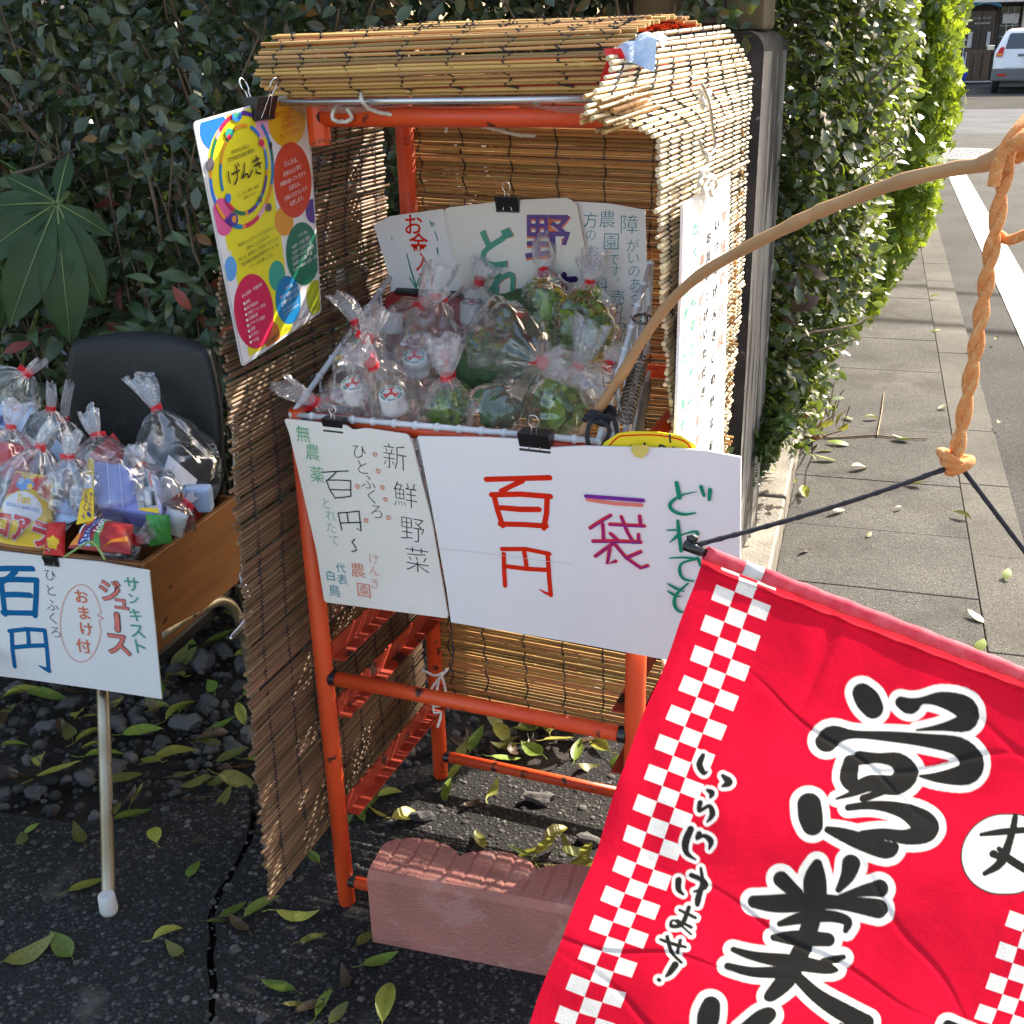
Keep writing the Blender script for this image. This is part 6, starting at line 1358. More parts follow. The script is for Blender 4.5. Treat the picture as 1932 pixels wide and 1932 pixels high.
# sweets and goods
SP = {}
def col(n, c, r=.35, **k): M[n] = Mat(n, c, tuple(x * .9 for x in c), rough=r, scale=8, **k); return M[n]
col('pk_red', (.66, .03, .03)); col('pk_yel', (.82, .55, .03)); col('pk_blue', (.10, .28, .62)); col('pk_white', (.74, .74, .78)); col('pk_orange', (.80, .25, .02)); col('pk_green', (.05, .28, .06)); col('pk_dred', (.36, .02, .02)); col('pk_peri', (.22, .27, .62), .2); col('pk_lblue', (.42, .58, .82)); col('pk_navy', (.03, .03, .22)); col('pk_grey', (.40, .40, .42))
def pouch(name, label, cat, corners, mat, th=.018, group=None):
    """pillow pack from four corner points: bl, br, tr, tl"""
    a, b, c, d = [Vector(p) for p in corners]; n = (b - a).cross(d - a).normalized(); mb = MB()
    def f(u, v, s): return a.lerp(b, u).lerp(d.lerp(c, u), v) + n * s * th * (sin(pi * u) ** .45) * (sin(pi * v) ** .6) * (1 + .12 * sin(u * 9 + v * 13)) + n * s * .0004
    mb.grid(lambda u, v: f(u, v, 1), 14, 14); mb.grid(lambda u, v: f(1 - u, v, -1), 14, 14); t = thing(name, label, cat, (a + b) / 2, group); mb.build('wrapper', mat, t, True)
    def at(u, v, h=.0008): return f(u, v, 1) + n * h
    return t, at
def patch(t, at, mat, pts, name='print', h=.0008):
    mb = MB(); cu = sum(p[0] for p in pts) / len(pts); cv = sum(p[1] for p in pts) / len(pts); R_ = 5; vs = [at(cu, cv, h)]; n = len(pts)
    for k in range(1, R_ + 1):
        for p in pts: vs.append(at(cu + (p[0] - cu) * k / R_, cv + (p[1] - cv) * k / R_, h))
    fs = [(0, 1 + i, 1 + (i + 1) % n) for i in range(n)]
    for k in range(R_ - 1):
        for i in range(n): fs.append((1 + k * n + i, 1 + (k + 1) * n + i, 1 + (k + 1) * n + (i + 1) % n, 1 + k * n + (i + 1) % n))
    mb.add(vs, fs); return mb.build(name, mat, t)
def blob(cu, cv, ru, rv, n=16, wob=0): return [(cu + ru * cos(2 * pi * k / n) * (1 + wob * sin(k * 2.7)), cv + rv * sin(2 * pi * k / n) * (1 + wob * sin(k * 2.7))) for k in range(n)]
def wtext(t, at, mat, text, u0, v0, u1, v1, hgt, off=.0, h=.0014, name='lettering'):
    V, F, x0, x1, y0, y1 = glyph(text, off); d = Vector((u1 - u0, v1 - v0)); L = d.length; d.normalize(); nn = Vector((-d.y, d.x)); mb = MB(); vs = []
    for q in V:
        s = (q.x - x0) / (x1 - x0) * L; k = (q.y) * hgt; vs.append(at(u0 + d.x * s + nn.x * k, v0 + d.y * s + nn.y * k, h))
    mb.add(vs, F); return mb.build(name, mat, t)
def PP(x, y, a): return P(x, y, a + .14)
a = 1.90
t, at = pouch('snack_pack', 'red and yellow snack pack with big red lettering at the box left', 'snack', (PP(-22, 1022, a), PP(100, 1046, a - .01), PP(98, 900, a + .05), PP(30, 888, a + .06)), M['pk_yel'], .016)
patch(t, at, M['pk_red'], [(.03, .62), (.97, .66), (.97, .97), (.03, .97)]); patch(t, at, M['pk_white'], blob(.46, .50, .40, .20), h=.0014); patch(t, at, M['pk_blue'], blob(.42, .80, .22, .09, 14, .2), h=.0018); patch(t, at, M['pk_lblue'], blob(.30, .84, .08, .06, 12, .2), h=.0024); patch(t, at, M['pk_yel'], blob(.55, .78, .06, .05, 12), h=.0024)
wtext(t, at, M['pk_yel'], 'Yum', .30, .56, .62, .54, .16, .03, .0022); wtext(t, at, M['pk_blue'], 'KOALA GAKUEN', .16, .475, .80, .46, .07, .01, .0022)
wtext(t, at, M['pk_white'], 'コアラ', .04, .12, .97, .06, .36, .075, .0022); wtext(t, at, M['pk_red'], 'コアラ', .04, .12, .97, .06, .36, .045, .0030)
t, at = pouch('snack_pack', 'small crimson snack packet beside the red yellow snack pack', 'snack', (PP(82, 1046, a - .03), PP(122, 1050, a - .03), PP(124, 985, a), PP(90, 985, a)), M['pk_red'], .014); patch(t, at, M['pk_yel'], blob(.5, .3, .3, .18, 12, .2))
# storage case with label
cs = thing('storage_case', 'translucent blue plastic storage case with a yellow black label', 'case', PP(240, 980, 1.92)); o = PP(182, 955, 1.90); ex = PP(302, 973, 1.88) - o; ey = PP(176, 868, 1.97) - o; ez = ex.cross(ey).normalized() * .05
mb = MB(); mb.fbox(o - ez, ex, ey, ez); mb.build('case', M['pk_peri'], cs, bevel=.005)
CBD = Board(o, ex, ey); mb = MB()
for f in (.22, .42): mb.fbox(o + ex * f, ex * .012, ey, ez * .05)
mb.build('rib', M['pk_lblue'], cs)
CBD2 = lambda u, v, h=.0008: o + ex * u + ey * v + ez.normalized() * h
patch(cs, CBD2, M['pk_grey'], [(.66, .04), (.99, .04), (.99, .97), (.66, .97)], 'label'); patch(cs, CBD2, M['pk_yel'], [(.70, .04), (.99, .04), (.99, .14), (.70, .10)], 'label_band', .0014)
wtext(cs, CBD2, M['black_ink'], 'ニューホルダー', .77, .10, .68, .94, -.07, .01, .0016); patch(cs, CBD2, M['black_ink'], [(.80, .55), (.88, .60), (.86, .90), (.80, .92)], 'picture', .0016); patch(cs, CBD2, M['pk_red'], [(.90, .60), (.94, .60), (.93, .92), (.89, .92)], 'picture', .0016); patch(cs, CBD2, M['pk_white'], [(.80, .16), (.88, .2), (.87, .44), (.80, .5)], 'picture', .0016); patch(cs, CBD2, M['black_ink'], [(.90, .18), (.96, .2), (.95, .5), (.90, .5)], 'picture', .0016)
t, at = pouch('yellow_tag', 'yellow header card with black lettering left of the storage case', 'card', (PP(144, 990, 1.86), PP(177, 982, 1.86), PP(177, 868, 1.93), PP(168, 862, 1.94)), M['pk_yel'], .002)
patch(t, at, M['pk_white'], [(.08, .52), (.9, .52), (.9, .72), (.3, .72)]); wtext(t, at, M['pk_navy'], '着火トーチ', .62, .08, .70, .48, -.30, .02, .0012); wtext(t, at, M['pk_navy'], 'トレロ', .30, .10, .40, .42, -.26, .02, .0012)
t, at = pouch('juice_pack', 'orange juice pack with red side lying below the storage case', 'juice', (PP(128, 1034, 1.83), PP(246, 1046, 1.80), PP(252, 990, 1.86), PP(172, 978, 1.88)), M['pk_dred'], .02)
patch(t, at, M['pk_orange'], [(.02, .05), (.16, .05), (.20, .93), (.06, .93)]); patch(t, at, M['pk_lblue'], [(.17, .05), (.37, .05), (.40, .93), (.21, .93)]); patch(t, at, M['pk_green'], [(.38, .05), (.54, .05), (.56, .93), (.41, .93)])
wtext(t, at, M['pk_navy'], 'Sunkist', .30, .05, .33, .95, .20, .02, .0014); wtext(t, at, M['pk_navy'], 'ORANGE', .365, .12, .385, .88, .09, .01, .0014); wtext(t, at, M['pk_white'], '100%', .50, .35, .51, .92, .16, .03, .0014); patch(t, at, M['pk_orange'], [(.6, .06), (.97, .3), (.96, .45), (.7, .2)], h=.0014)
patch(t, at, M['pk_white'], blob(.11, .5, .035, .16), h=.0014)
t, at = pouch('foil_pack', 'pale blue packet with red and navy print at the left edge', 'packet', (PP(-40, 808, 2.0), PP(40, 815, 1.98), PP(66, 765, 2.03), PP(-40, 760, 2.05)), M['pk_lblue'], .014)
wtext(t, at, M['pk_red'], 'Aj', .55, .62, .80, .62, .30, .02); wtext(t, at, M['pk_navy'], '鍋', .62, .10, .76, .10, .30, .02); wtext(t, at, M['pk_navy'], '鍋', .46, .10, .60, .10, .30, .02)
t, at = pouch('white_packet', 'white packet with handwriting in the bag at the box right rear', 'packet', (PP(288, 950, 2.0), PP(345, 975, 2.0), PP(372, 905, 2.05), PP(318, 858, 2.06)), M['pk_white'], .010); wtext(t, at, M['black_ink'], 'ストッパー', .18, .15, .35, .85, .16, -.01)
mb = MB(); mb.box(PP(370, 940, 1.99), .06, .03, .05, (CR.to_track_quat('X', 'Z')).to_matrix()); tag(mb.build('clear_clip', M['pk_lblue'], None, bevel=.006), 'pale blue plastic part in the right rear bag of the box', 'plastic part')
for i, (x, y, aa, s, mt, lb) in enumerate(((20, 870, 2.0, .05, 'pk_red', 'red wrapper deep in the middle left bag'), (120, 930, 1.98, .045, 'pk_white', 'crumpled white and pink wrapper behind the red yellow snack pack'), (130, 965, 1.93, .035, 'pk_lblue', 'pale blue wrapper beside the red yellow snack pack'), (215, 870, 2.06, .045, 'pk_red', 'red wrapper behind the storage case'), (250, 880, 2.06, .05, 'pk_white', 'white wrapper behind the storage case, to the right'), (335, 890, 2.1, .05, 'vinylblack', 'dark wrapper deep in the right rear bag'), (330, 985, 1.93, .03, 'pk_white', 'white wrapper near the right rim of the box'), (345, 965, 1.98, .035, 'pk_dred', 'dark red wrapper against the box side'), (60, 860, 2.03, .04, 'pk_white', 'white wrapper below the pale blue packet'), (215, 1058, 1.91, .028, 'pk_grey', 'grey wrapper at the front corner of the box'), (300, 1000, 1.88, .03, 'pk_green', 'green wrapper under the box rim'), (110, 880, 2.05, .045, 'pk_lblue', 'blue wrapper in the centre rear bag'))):
    c = PP(x, y, aa); u = Vector((random.uniform(-1, 1), random.uniform(-.3, .3), random.uniform(-1, 1))).normalized() * s; v = u.cross(V_).normalized() * s * .7
    t, at = pouch('wrapper', lb, 'wrapper', (c - u - v, c + u - v, c + u * .9 + v, c - u * .8 + v), M[mt], .014)
GB = 'tied clear bags of sweets in the wooden box'
def gbag(lb, x, y, a, rpx, nx, ny, na, sd, tail=.05, fl=.024): bag(lb, PP(x, y, a), pr(rpx, a + .14), PP(nx, ny, na), tail, (1, 1, 1), GB, sd, 10, fl)
gbag('bag over the red and yellow snack pack', 52, 955, 1.95, 82, 77, 843, 1.93, 51, .05, .02)
gbag('bag round the blue storage case', 215, 935, 1.97, 88, 180, 822, 1.98, 53, .055, .028)
gbag('bag with the white packet at the box right rear, tail standing up', 335, 895, 2.05, 82, 294, 772, 2.06, 57, .075, .03)
gbag('bag with the pale blue packet at the left edge', -10, 770, 2.05, 80, 52, 705, 2.02, 59, .05, .014)
gbag('bag behind the snack pack with its tape lying sideways', 90, 845, 2.06, 60, 96, 772, 2.04, 61, .05, .014)
gbag('bag at the centre rear with a thin upright tail', 120, 860, 2.10, 60, 122, 792, 2.08, 63, .075, .012)
gbag('small bag at the box front corner near the rim', 222, 1040, 1.90, 30, 260, 1020, 1.87, 67, .05, .018)
gbag('small bag at the right rim of the box', 335, 975, 1.95, 36, 352, 950, 1.95, 71, .02, .012)
gbag('loose crumpled bag between the snack pack and the storage case', 138, 925, 1.93, 54, 132, 862, 1.92, 101, .045, .024)
gbag('loose crumpled bag in front of the right rear bag', 300, 935, 1.94, 48, 268, 880, 1.96, 103, .04, .022)
gbag('loose crumpled bag at the left edge above the snack pack', 5, 880, 1.97, 62, 20, 806, 1.97, 107, .05, .024)
mb = MB(); mb.tube(spline([PP(120, 1052, 1.8), PP(165, 1024, 1.79), PP(182, 1030, 1.79), PP(198, 1056, 1.79)], 5), .0022, 6); tag(mb.build('green_straw', M['stem'], None, True), 'thin yellow green stalk arching over the front of the box', 'stalk')

# ================================================================== BRANCH, ROPE, BANNER
M['peeled'] = Mat('smooth_bare_wood', (.47, .27, .13), (.36, .20, .095), rough=.55, scale=9, spec=.35, c3=(.20, .11, .05), c3scale=120, c3thr=.70, bump=.3, bscale=40)
bp_ = [(1082, 850, 1.58), (1105, 808, 1.565), (1135, 765, 1.55), (1176, 702, 1.51), (1240, 600, 1.44), (1310, 527, 1.37), (1400, 472, 1.30), (1500, 421, 1.225), (1548, 398, 1.20), (1620, 370, 1.15), (1705, 341, 1.095), (1800, 318, 1.045), (1858, 308, 1.015), (1915, 268, .99), (1990, 210, .96)]
pts = spline([P(*q) for q in bp_], 7); n = len(pts); rr = []
for i in range(n):
    t = i / n; r = .0069 + .0003 * sin(i * .9); 
    for kx in (7, 21, 49, 56, 70, 84): r += .0011 * math.exp(-((i - kx) / 1.2) ** 2)
    rr.append(r)
mb = MB(); mb.tube(pts, rr, 14); br = mb.build('branch', M['peeled'], None, True); tag(br, 'smooth bent bare branch rising from the basket to the upper right', 'branch')
ct = thing('cable_tie', 'thick black cord lashing the branch to the basket corner', 'cord', P(1128, 790, 1.53))
mb = MB(); c = P(1130, 783, 1.552)
for k, (dx, dy) in enumerate(((0, 0), (6, -6), (-5, 7))):
    q = P(1130 + dx, 784 + dy, 1.55); mb.tube([q + (CR * cos(t) * .017 + (_f * .9 + CU * .4) * sin(t) * .014 + CU * .004 * sin(t * 2)) for t in [2 * pi * j / 16 for j in range(17)]], .0034, 7)
mb.tube(spline([P(1122, 785, 1.535), P(1112, 800, 1.53), P(1108, 825, 1.53), P(1112, 845, 1.54)], 5), .0032, 7); mb.tube(spline([P(1145, 782, 1.535), P(1158, 790, 1.53), P(1164, 815, 1.53), P(1168, 838, 1.54)], 5), .0032, 7); mb.tube(spline([P(1120, 795, 1.53), P(1140, 798, 1.525), P(1150, 815, 1.53), P(1135, 845, 1.55)], 5), .003, 7)
mb.build('lashing', M['cord'], ct, True)
# orange rope
M['rope'] = Mat('orange_rope', (.85, .36, .13), (.80, .28, .08), rough=.85, scale=60, bump=.9, bscale=700, c3=(.86, .46, .20), c3scale=190, c3thr=.55, sheen=.3)
rp_ = thing('orange_rope', 'twisted orange rope hanging from the branch, knotted to the black cord', 'rope', P(1850, 600, 1.0))
KN = P(1802, 870, 1.06); TOP = P(1903, 268, .95); TOP = Vector((KN.x + (TOP.x - KN.x) * .25, KN.y, TOP.z))
TOP = P(1905, 275, .965)
def twist(path, r, turns, off, n=120, k=2):
    P_ = spline(path, 40); L = len(P_); mb = MB()
    for s_ in range(k):
        pts = []
        for i in range(L):
            t = (P_[min(i + 1, L - 1)] - P_[max(i - 1, 0)]).normalized(); a = t.orthogonal().normalized() if abs(t.y) < .9 else Vector((1, 0, 0)); a = (CR - t * CR.dot(t)).normalized(); b = t.cross(a); th = 2 * pi * (turns * i / L + s_ / k)
            pts.append(P_[i] + (a * cos(th) + b * sin(th)) * off)
        mb.tube(pts, r, 10)
    return mb
twist([TOP, TOP.lerp(KN, .33), TOP.lerp(KN, .66) + CR * .001, KN], .0043, 5.0, .0031).build('rope_strand', M['rope'], rp_, True)
mb = MB()
for q in ((0, 0), (.004, -.004), (-.003, .003)): mb.tube([KN + CR * q[0] + CU * q[1] + (CR * cos(t) * .010 + _f * sin(t) * .009 + CU * .006 * sin(t + q[0] * 300)) for t in [2 * pi * j / 14 for j in range(15)]], .0046, 7)
mb.build('knot', M['rope'], rp_, True)
mb = MB(); mb.tube(spline([P(1945, 215, .955), P(1915, 250, .945), P(1893, 285, .945), P(1880, 320, .95), P(1874, 352, .955)], 6), [.0050] * 25, 8); mb.tube(spline([P(1960, 230, .95), P(1925, 262, .935), P(1905, 285, .945), P(1902, 320, .965)], 6), .0052, 8)
mb.tube([P(1940, 268, .985) + (CR * .5 + CU * .8).normalized() * .016 * cos(t) + _f * .015 * sin(t) for t in [2 * pi * j / 16 for j in range(17)]], .0052, 7); mb.build('rope_end', M['rope'], rp_, True)
mb = MB(); mb.tube(spline([P(1885, 442, 1.0), P(1898, 452, .995), P(1915, 450, .985), P(1960, 430, .97)], 5), .0045, 8); mb.build('side_knot', M['rope'], rp_, True)
# ---- banner
FA = 1.05
FB = Board(P(966, 966, FA), CR, CU)
Zf = lambda x, y: (958.3 + x * .5040, 1022.2 + y * .5040)
def FP(x, y, dz=0):                                   # banner print coordinates to space, with the ripple of the cloth
    X, Y = Zf(x, y); u = (X - 966) / FPX * FA; v = -(Y - 966) / FPX * FA
    rip = .006 * sin(x * .004 + y * .0011 + .6) + .0035 * sin(y * .0075 - x * .0028) + .0018 * sin(x * .013 + y * .006)
    hem = 0
    return CAM + _f * (FA - rip - dz) + CR * u + CU * v
e1 = Vector((.934, .358)); e2 = Vector((-.349, .937)); OO = Vector((742, 36))
def fz(a, b): q = OO + e1 * a + e2 * b; return q.x, q.y
NA, NB_ = 470, 560; AL, BL = 1760.0, 2100.0
aa, bb_ = np.meshgrid(np.linspace(0, AL, NA + 1), np.linspace(0, BL, NB_ + 1))
X = OO.x + e1.x * aa + e2.x * bb_; Y = OO.y + e1.y * aa + e2.y * bb_
# stroke distance field for the dyed print
def dist(strokes_):
    D = np.full(X.shape, 1e9)
    for st_ in strokes_:
        for p, q in zip(st_[:-1], st_[1:]):
            dx, dy = q[0] - p[0], q[1] - p[1]; L2 = dx * dx + dy * dy + 1e-6
            t = np.clip(((X - p[0]) * dx + (Y - p[1]) * dy) / L2, 0, 1); d = np.hypot(X - p[0] - t * dx, Y - p[1] - t * dy) - (p[2] + (q[2] - p[2]) * t); D = np.minimum(D, d)
    return D
def sm(st_):
    return [[(v.x, v.y, v.z) for v in spline([(p[0], p[1], p[2]) for p in s_], 4)] if len(s_) > 2 else s_ for s_ in st_]
BIG = sm([[(1322, 565, 38), (1340, 590, 46), (1358, 618, 40)], [(1465, 598, 22), (1500, 612, 30), (1545, 592, 14), (1620, 588, 30), (1700, 618, 44), (1700, 668, 36), (1610, 688, 14), (1520, 700, 4)],
    [(1188, 745, 40), (1215, 720, 36), (1290, 716, 16), (1420, 724, 20), (1560, 738, 26), (1670, 758, 36), (1718, 815, 48), (1700, 858, 44), (1600, 872, 22), (1530, 868, 6)],
    [(1280, 820, 30), (1272, 880, 34), (1300, 915, 26), (1360, 900, 34), (1440, 905, 40), (1480, 860, 44), (1450, 815, 32), (1380, 805, 20), (1310, 805, 28)], [(1330, 915, 24), (1290, 940, 14), (1230, 962, 5)],
    [(1420, 925, 12), (1330, 960, 16)], [(1130, 985, 44), (1135, 1030, 46), (1142, 1062, 40)], [(1275, 995, 14), (1370, 985, 18), (1470, 1000, 30), (1540, 1040, 46), (1555, 1075, 46), (1490, 1100, 30), (1400, 1092, 22), (1330, 1100, 20)],
    [(1200, 1080, 14), (1255, 1098, 26), (1330, 1125, 34), (1410, 1150, 34), (1440, 1140, 20)],
    [(1022, 1262, 30), (1055, 1292, 26), (1090, 1310, 14)], [(1158, 1208, 20), (1148, 1270, 44), (1150, 1350, 40)], [(1285, 1205, 34), (1270, 1250, 26), (1235, 1300, 12)], [(1385, 1290, 32), (1330, 1300, 22), (1240, 1325, 10)],
    [(920, 1345, 24), (1000, 1350, 34), (1110, 1345, 36), (1230, 1345, 26), (1375, 1362, 36)], [(1015, 1425, 12), (1100, 1402, 24), (1200, 1395, 22), (1262, 1410, 18), (1255, 1445, 10)], [(995, 1475, 16), (1080, 1478, 30), (1190, 1480, 26)],
    [(845, 1528, 12), (930, 1552, 20), (1060, 1570, 30), (1180, 1585, 24), (1220, 1590, 8)], [(825, 1592, 14), (920, 1612, 20), (1040, 1610, 26)], [(1150, 1350, 36), (1120, 1450, 34), (1080, 1560, 34), (1040, 1640, 36), (990, 1700, 26), (975, 1710, 14)],
    [(1085, 1630, 22), (1150, 1690, 28), (1240, 1745, 36), (1330, 1790, 34)], [(1245, 1540, 10), (1180, 1560, 18)],
    [(765, 1745, 34), (755, 1785, 42), (748, 1830, 38)], [(980, 1775, 28), (950, 1795, 34), (880, 1840, 22)], [(1240, 1800, 10), (1300, 1830, 30)], [(1640, 1800, 20), (1720, 1840, 24)]])
SMALL = sm([[(735, 805, 9), (722, 840, 13), (738, 872, 10), (752, 868, 4)], [(812, 885, 8), (835, 910, 16), (812, 925, 6)], [(752, 938, 6), (770, 950, 12), (765, 966, 6)], [(725, 985, 11), (722, 1015, 8), (760, 998, 8), (772, 1030, 12), (752, 1058, 4)],
    [(720, 1100, 11), (712, 1118, 7), (740, 1108, 8), (765, 1130, 12), (758, 1158, 4)], [(688, 1082, 13), (668, 1130, 15), (672, 1170, 10), (705, 1195, 4)],
    [(688, 1252, 9), (735, 1275, 10), (740, 1300, 9), (700, 1315, 5)], [(725, 1228, 6), (730, 1280, 9), (715, 1340, 13), (712, 1365, 9)], [(640, 1270, 13), (640, 1305, 11), (658, 1325, 5)],
    [(645, 1385, 6), (705, 1415, 7)], [(635, 1425, 6), (690, 1452, 7)], [(680, 1375, 9), (655, 1440, 10), (615, 1448, 8), (625, 1425, 5), (690, 1480, 5)], [(575, 1500, 6), (625, 1520, 8), (670, 1530, 6)], [(600, 1490, 8), (618, 1550, 8), (655, 1590, 6)], [(650, 1505, 8), (640, 1550, 7)],
    [(632, 1600, 14), (612, 1630, 11), (598, 1645, 5)], [(570, 1658, 8), (573, 1660, 8)]])
CIRC = [[(1850, 1170, 150), (1885, 1170, 150)]]
CHAR = sm([[(1770, 1095, 8), (1850, 1085, 14), (1960, 1075, 12)], [(1895, 1030, 12), (1885, 1090, 14), (1850, 1200, 18), (1790, 1245, 10)], [(1840, 1150, 10), (1880, 1190, 16), (1960, 1240, 16)], [(1820, 1170, 16), (1842, 1182, 12)]])
db, ds, dcir, dch = dist(BIG), dist(SMALL), dist(CIRC), dist(CHAR)
e_ = lambda d: np.clip(.5 - d / 3.2, 0, 1)[..., None]
red, white, black = np.array([.68, .008, .036]), np.array([.80, .82, .82]), np.array([.022, .022, .022])
C = np.tile(red, X.shape + (1,))
def checks(a0, b0, b1, cw=74.0, chh=60.0):
    ia = np.floor((aa - a0) / cw); ib = np.floor((bb_ - b0) / chh); ok = (ia >= 0) & (ia < 3) & (bb_ >= b0) & (bb_ < b1)
    return ok & (((ia + ib) % 2) == 0)
skew = .0
ck = checks(84, -16, 2100) | checks(1540, 850, 2100)
C[ck] = white
for d, o in ((ds, 13), (db, 27)): w_ = e_(d - o); C = C * (1 - w_) + white * w_
w_ = e_(dcir - 6); C = C * (1 - w_) + black * w_; w_ = e_(dcir); C = C * (1 - w_) + white * w_
for d in (db, ds, dch): w_ = e_(d); C = C * (1 - w_) + black * w_
V = np.zeros(X.shape + (3,))
rip = .006 * np.sin(X * .004 + Y * .0011 + .6) + .0035 * np.sin(Y * .0075 - X * .0028) + .0018 * np.sin(X * .013 + Y * .006) + .0012 * np.sin(aa * .03 + np.sin(bb_ * .004) * 4) * np.exp(-aa / 300)
rip += .0028 * np.exp(-((bb_ - 62) / 10) ** 2) - .010 * np.exp(-(bb_ / 40) ** 2)
rip += .004 * np.exp(-((aa - 560 + bb_ * .06) / 26) ** 2) * np.exp(-((bb_ - 260) / 200) ** 2)
for (ca, cb, cr, cw, ch, cl) in ((700, 500, .3, 9, .0022, 330), (1100, 420, -.5, 12, .0026, 300), (900, 1250, .15, 10, .0024, 420), (1250, 1100, .6, 12, .0022, 300), (300, 1500, -.2, 9, .002, 400), (1500, 300, .2, 14, .003, 260), (600, 1800, .35, 12, .0026, 400)):
    du = (aa - ca) * cos(cr) + (bb_ - cb) * sin(cr); dv = -(aa - ca) * sin(cr) + (bb_ - cb) * cos(cr); rip += ch * np.exp(-((dv + 14 * np.sin(du * .012)) / cw) ** 2) * np.exp(-(du / cl) ** 2)
hemcurve = 5 * np.sin(bb_ * .006) + 3 * np.sin(bb_ * .017)
sx_ = (958.3 + (X + hemcurve * np.exp(-aa / 120) * 1.0) * .504 - 966) / FPX * FA; sy_ = -(1022.2 + Y * .504 - 966) / FPX * FA
for i in range(3): V[..., i] = CAM[i] + _f[i] * (FA - rip) + CR[i] * sx_ + CU[i] * sy_
mt, nt, out = newmat('dyed_banner_cloth'); L = nt.links.new
at_ = N(nt, 'ShaderNodeAttribute', attribute_name='dye'); tc = N(nt, 'ShaderNodeTexCoord'); wv = N(nt, 'ShaderNodeTexNoise'); wv.inputs['Scale'].default_value = 900; L(tc.outputs['Object'], wv.inputs[0])
w2 = N(nt, 'ShaderNodeTexNoise'); w2.inputs['Scale'].default_value = 14; w2.inputs['Detail'].default_value = 6; L(tc.outputs['Object'], w2.inputs[0])
mr = N(nt, 'ShaderNodeMapRange'); mr.inputs[1].default_value = .3; mr.inputs[2].default_value = .7; mr.inputs[3].default_value = .86; mr.inputs[4].default_value = 1.08; L(w2.outputs[0], mr.inputs[0])
mr2 = N(nt, 'ShaderNodeMapRange'); mr2.inputs[1].default_value = .3; mr2.inputs[2].default_value = .7; mr2.inputs[3].default_value = .9; mr2.inputs[4].default_value = 1.1; L(wv.outputs[0], mr2.inputs[0])
mm = N(nt, 'ShaderNodeMath', operation='MULTIPLY'); L(mr.outputs[0], mm.inputs[0]); L(mr2.outputs[0], mm.inputs[1])
hs_ = N(nt, 'ShaderNodeHueSaturation'); L(at_.outputs['Color'], hs_.inputs['Color']); L(mm.outputs[0], hs_.inputs['Value'])
df = N(nt, 'ShaderNodeBsdfPrincipled'); df.inputs['Roughness'].default_value = .85; df.inputs['Specular IOR Level'].default_value = .15; L(hs_.outputs[0], df.inputs['Base Color'])
bpn = N(nt, 'ShaderNodeBump'); bpn.inputs['Strength'].default_value = .25; bpn.inputs['Distance'].default_value = .001; L(wv.outputs[0], bpn.inputs['Height']); wk = N(nt, 'ShaderNodeTexNoise'); wk.inputs['Scale'].default_value = 16; wk.inputs['Detail'].default_value = 5; wk.inputs['Distortion'].default_value = .3; L(tc.outputs['Object'], wk.inputs[0])
bp2 = N(nt, 'ShaderNodeBump'); bp2.inputs['Strength'].default_value = .28; bp2.inputs['Distance'].default_value = .012; L(wk.outputs[0], bp2.inputs['Height']); L(bpn.outputs[0], bp2.inputs['Normal']); L(bp2.outputs[0], df.inputs['Normal'])
tl_ = N(nt, 'ShaderNodeBsdfTranslucent'); L(hs_.outputs[0], tl_.inputs[0]); L(bp2.outputs[0], tl_.inputs['Normal']); mx = N(nt, 'ShaderNodeMixShader'); mx.inputs[0].default_value = .42; L(df.outputs[0], mx.inputs[1]); L(tl_.outputs[0], mx.inputs[2]); L(mx.outputs[0], out.inputs[0])
M['dye'] = mt
ba = thing('banner', 'red cloth banner reading 営業中 with white checks, hanging from the rope', 'banner', FP(742, 400))
idx = np.arange((NA + 1) * (NB_ + 1)).reshape(NB_ + 1, NA + 1)
F = np.stack([idx[:-1, :-1], idx[1:, :-1], idx[1:, 1:], idx[:-1, 1:]], -1).reshape(-1, 4)
me = mesh_np('cloth', V.reshape(-1, 3), F, mt)
ca = me.color_attributes.new('dye', 'FLOAT_COLOR', 'POINT'); cc = np.ones((C.shape[0] * C.shape[1], 4), np.float32); cc[:, :3] = C.reshape(-1, 3); ca.data.foreach_set('color', cc.ravel())
me.polygons.foreach_set('use_smooth', [True] * len(me.polygons)); link('cloth', me, ba)
# rod in the hem
M['hem'] = Mat('sunlit_red_hem', (.74, .14, .17), (.66, .05, .085), rough=.9, scale=60, trans=.25); M['hemw'] = Mat('white_hem', (.80, .80, .80), rough=.9, trans=.25)  # red hem paler than the cloth: sun along the top put into its colour
hz0, hz1 = fz(0, 4), fz(1900, 4)
def HP(a, b=6, dz=.003): x, y = fz(a, b); return FP(x, y, dz)
mb = MB(); mb.tube([HP(a) for a in (2, 40, 118, 158.0)], .0068, 14); mb.build('hem', M['hem'], ba, True); mb = MB(); mb.tube([HP(a) for a in range(232, 1900, 40)], [.0068 + .0006 * sin(i * 1.7) for i in range(len(range(232, 1900, 40)))], 14); mb.build('hem', M['hem'], ba, True)
mb = MB(); mb.tube([HP(a) for a in (158.1, 195, 231.9)], .0068, 14); mb.build('hem', M['hemw'], ba, True)
M['blackplastic'] = Mat('black_plastic', (.012, .012, .013), rough=.28, spec=.6)
mb = MB(); mb.tube([HP(-88), HP(-84), HP(-20), HP(2)], [.003, .0052, .0050, .0042], 14); mb.lathe([(.004, -.002), (.004, .006), (.0055, .007), (.0055, .011), (0, .0125)], mat4(HP(-52), CR, -_f, CU) , 12); mb.build('rod_end', M['blackplastic'], ba, True)
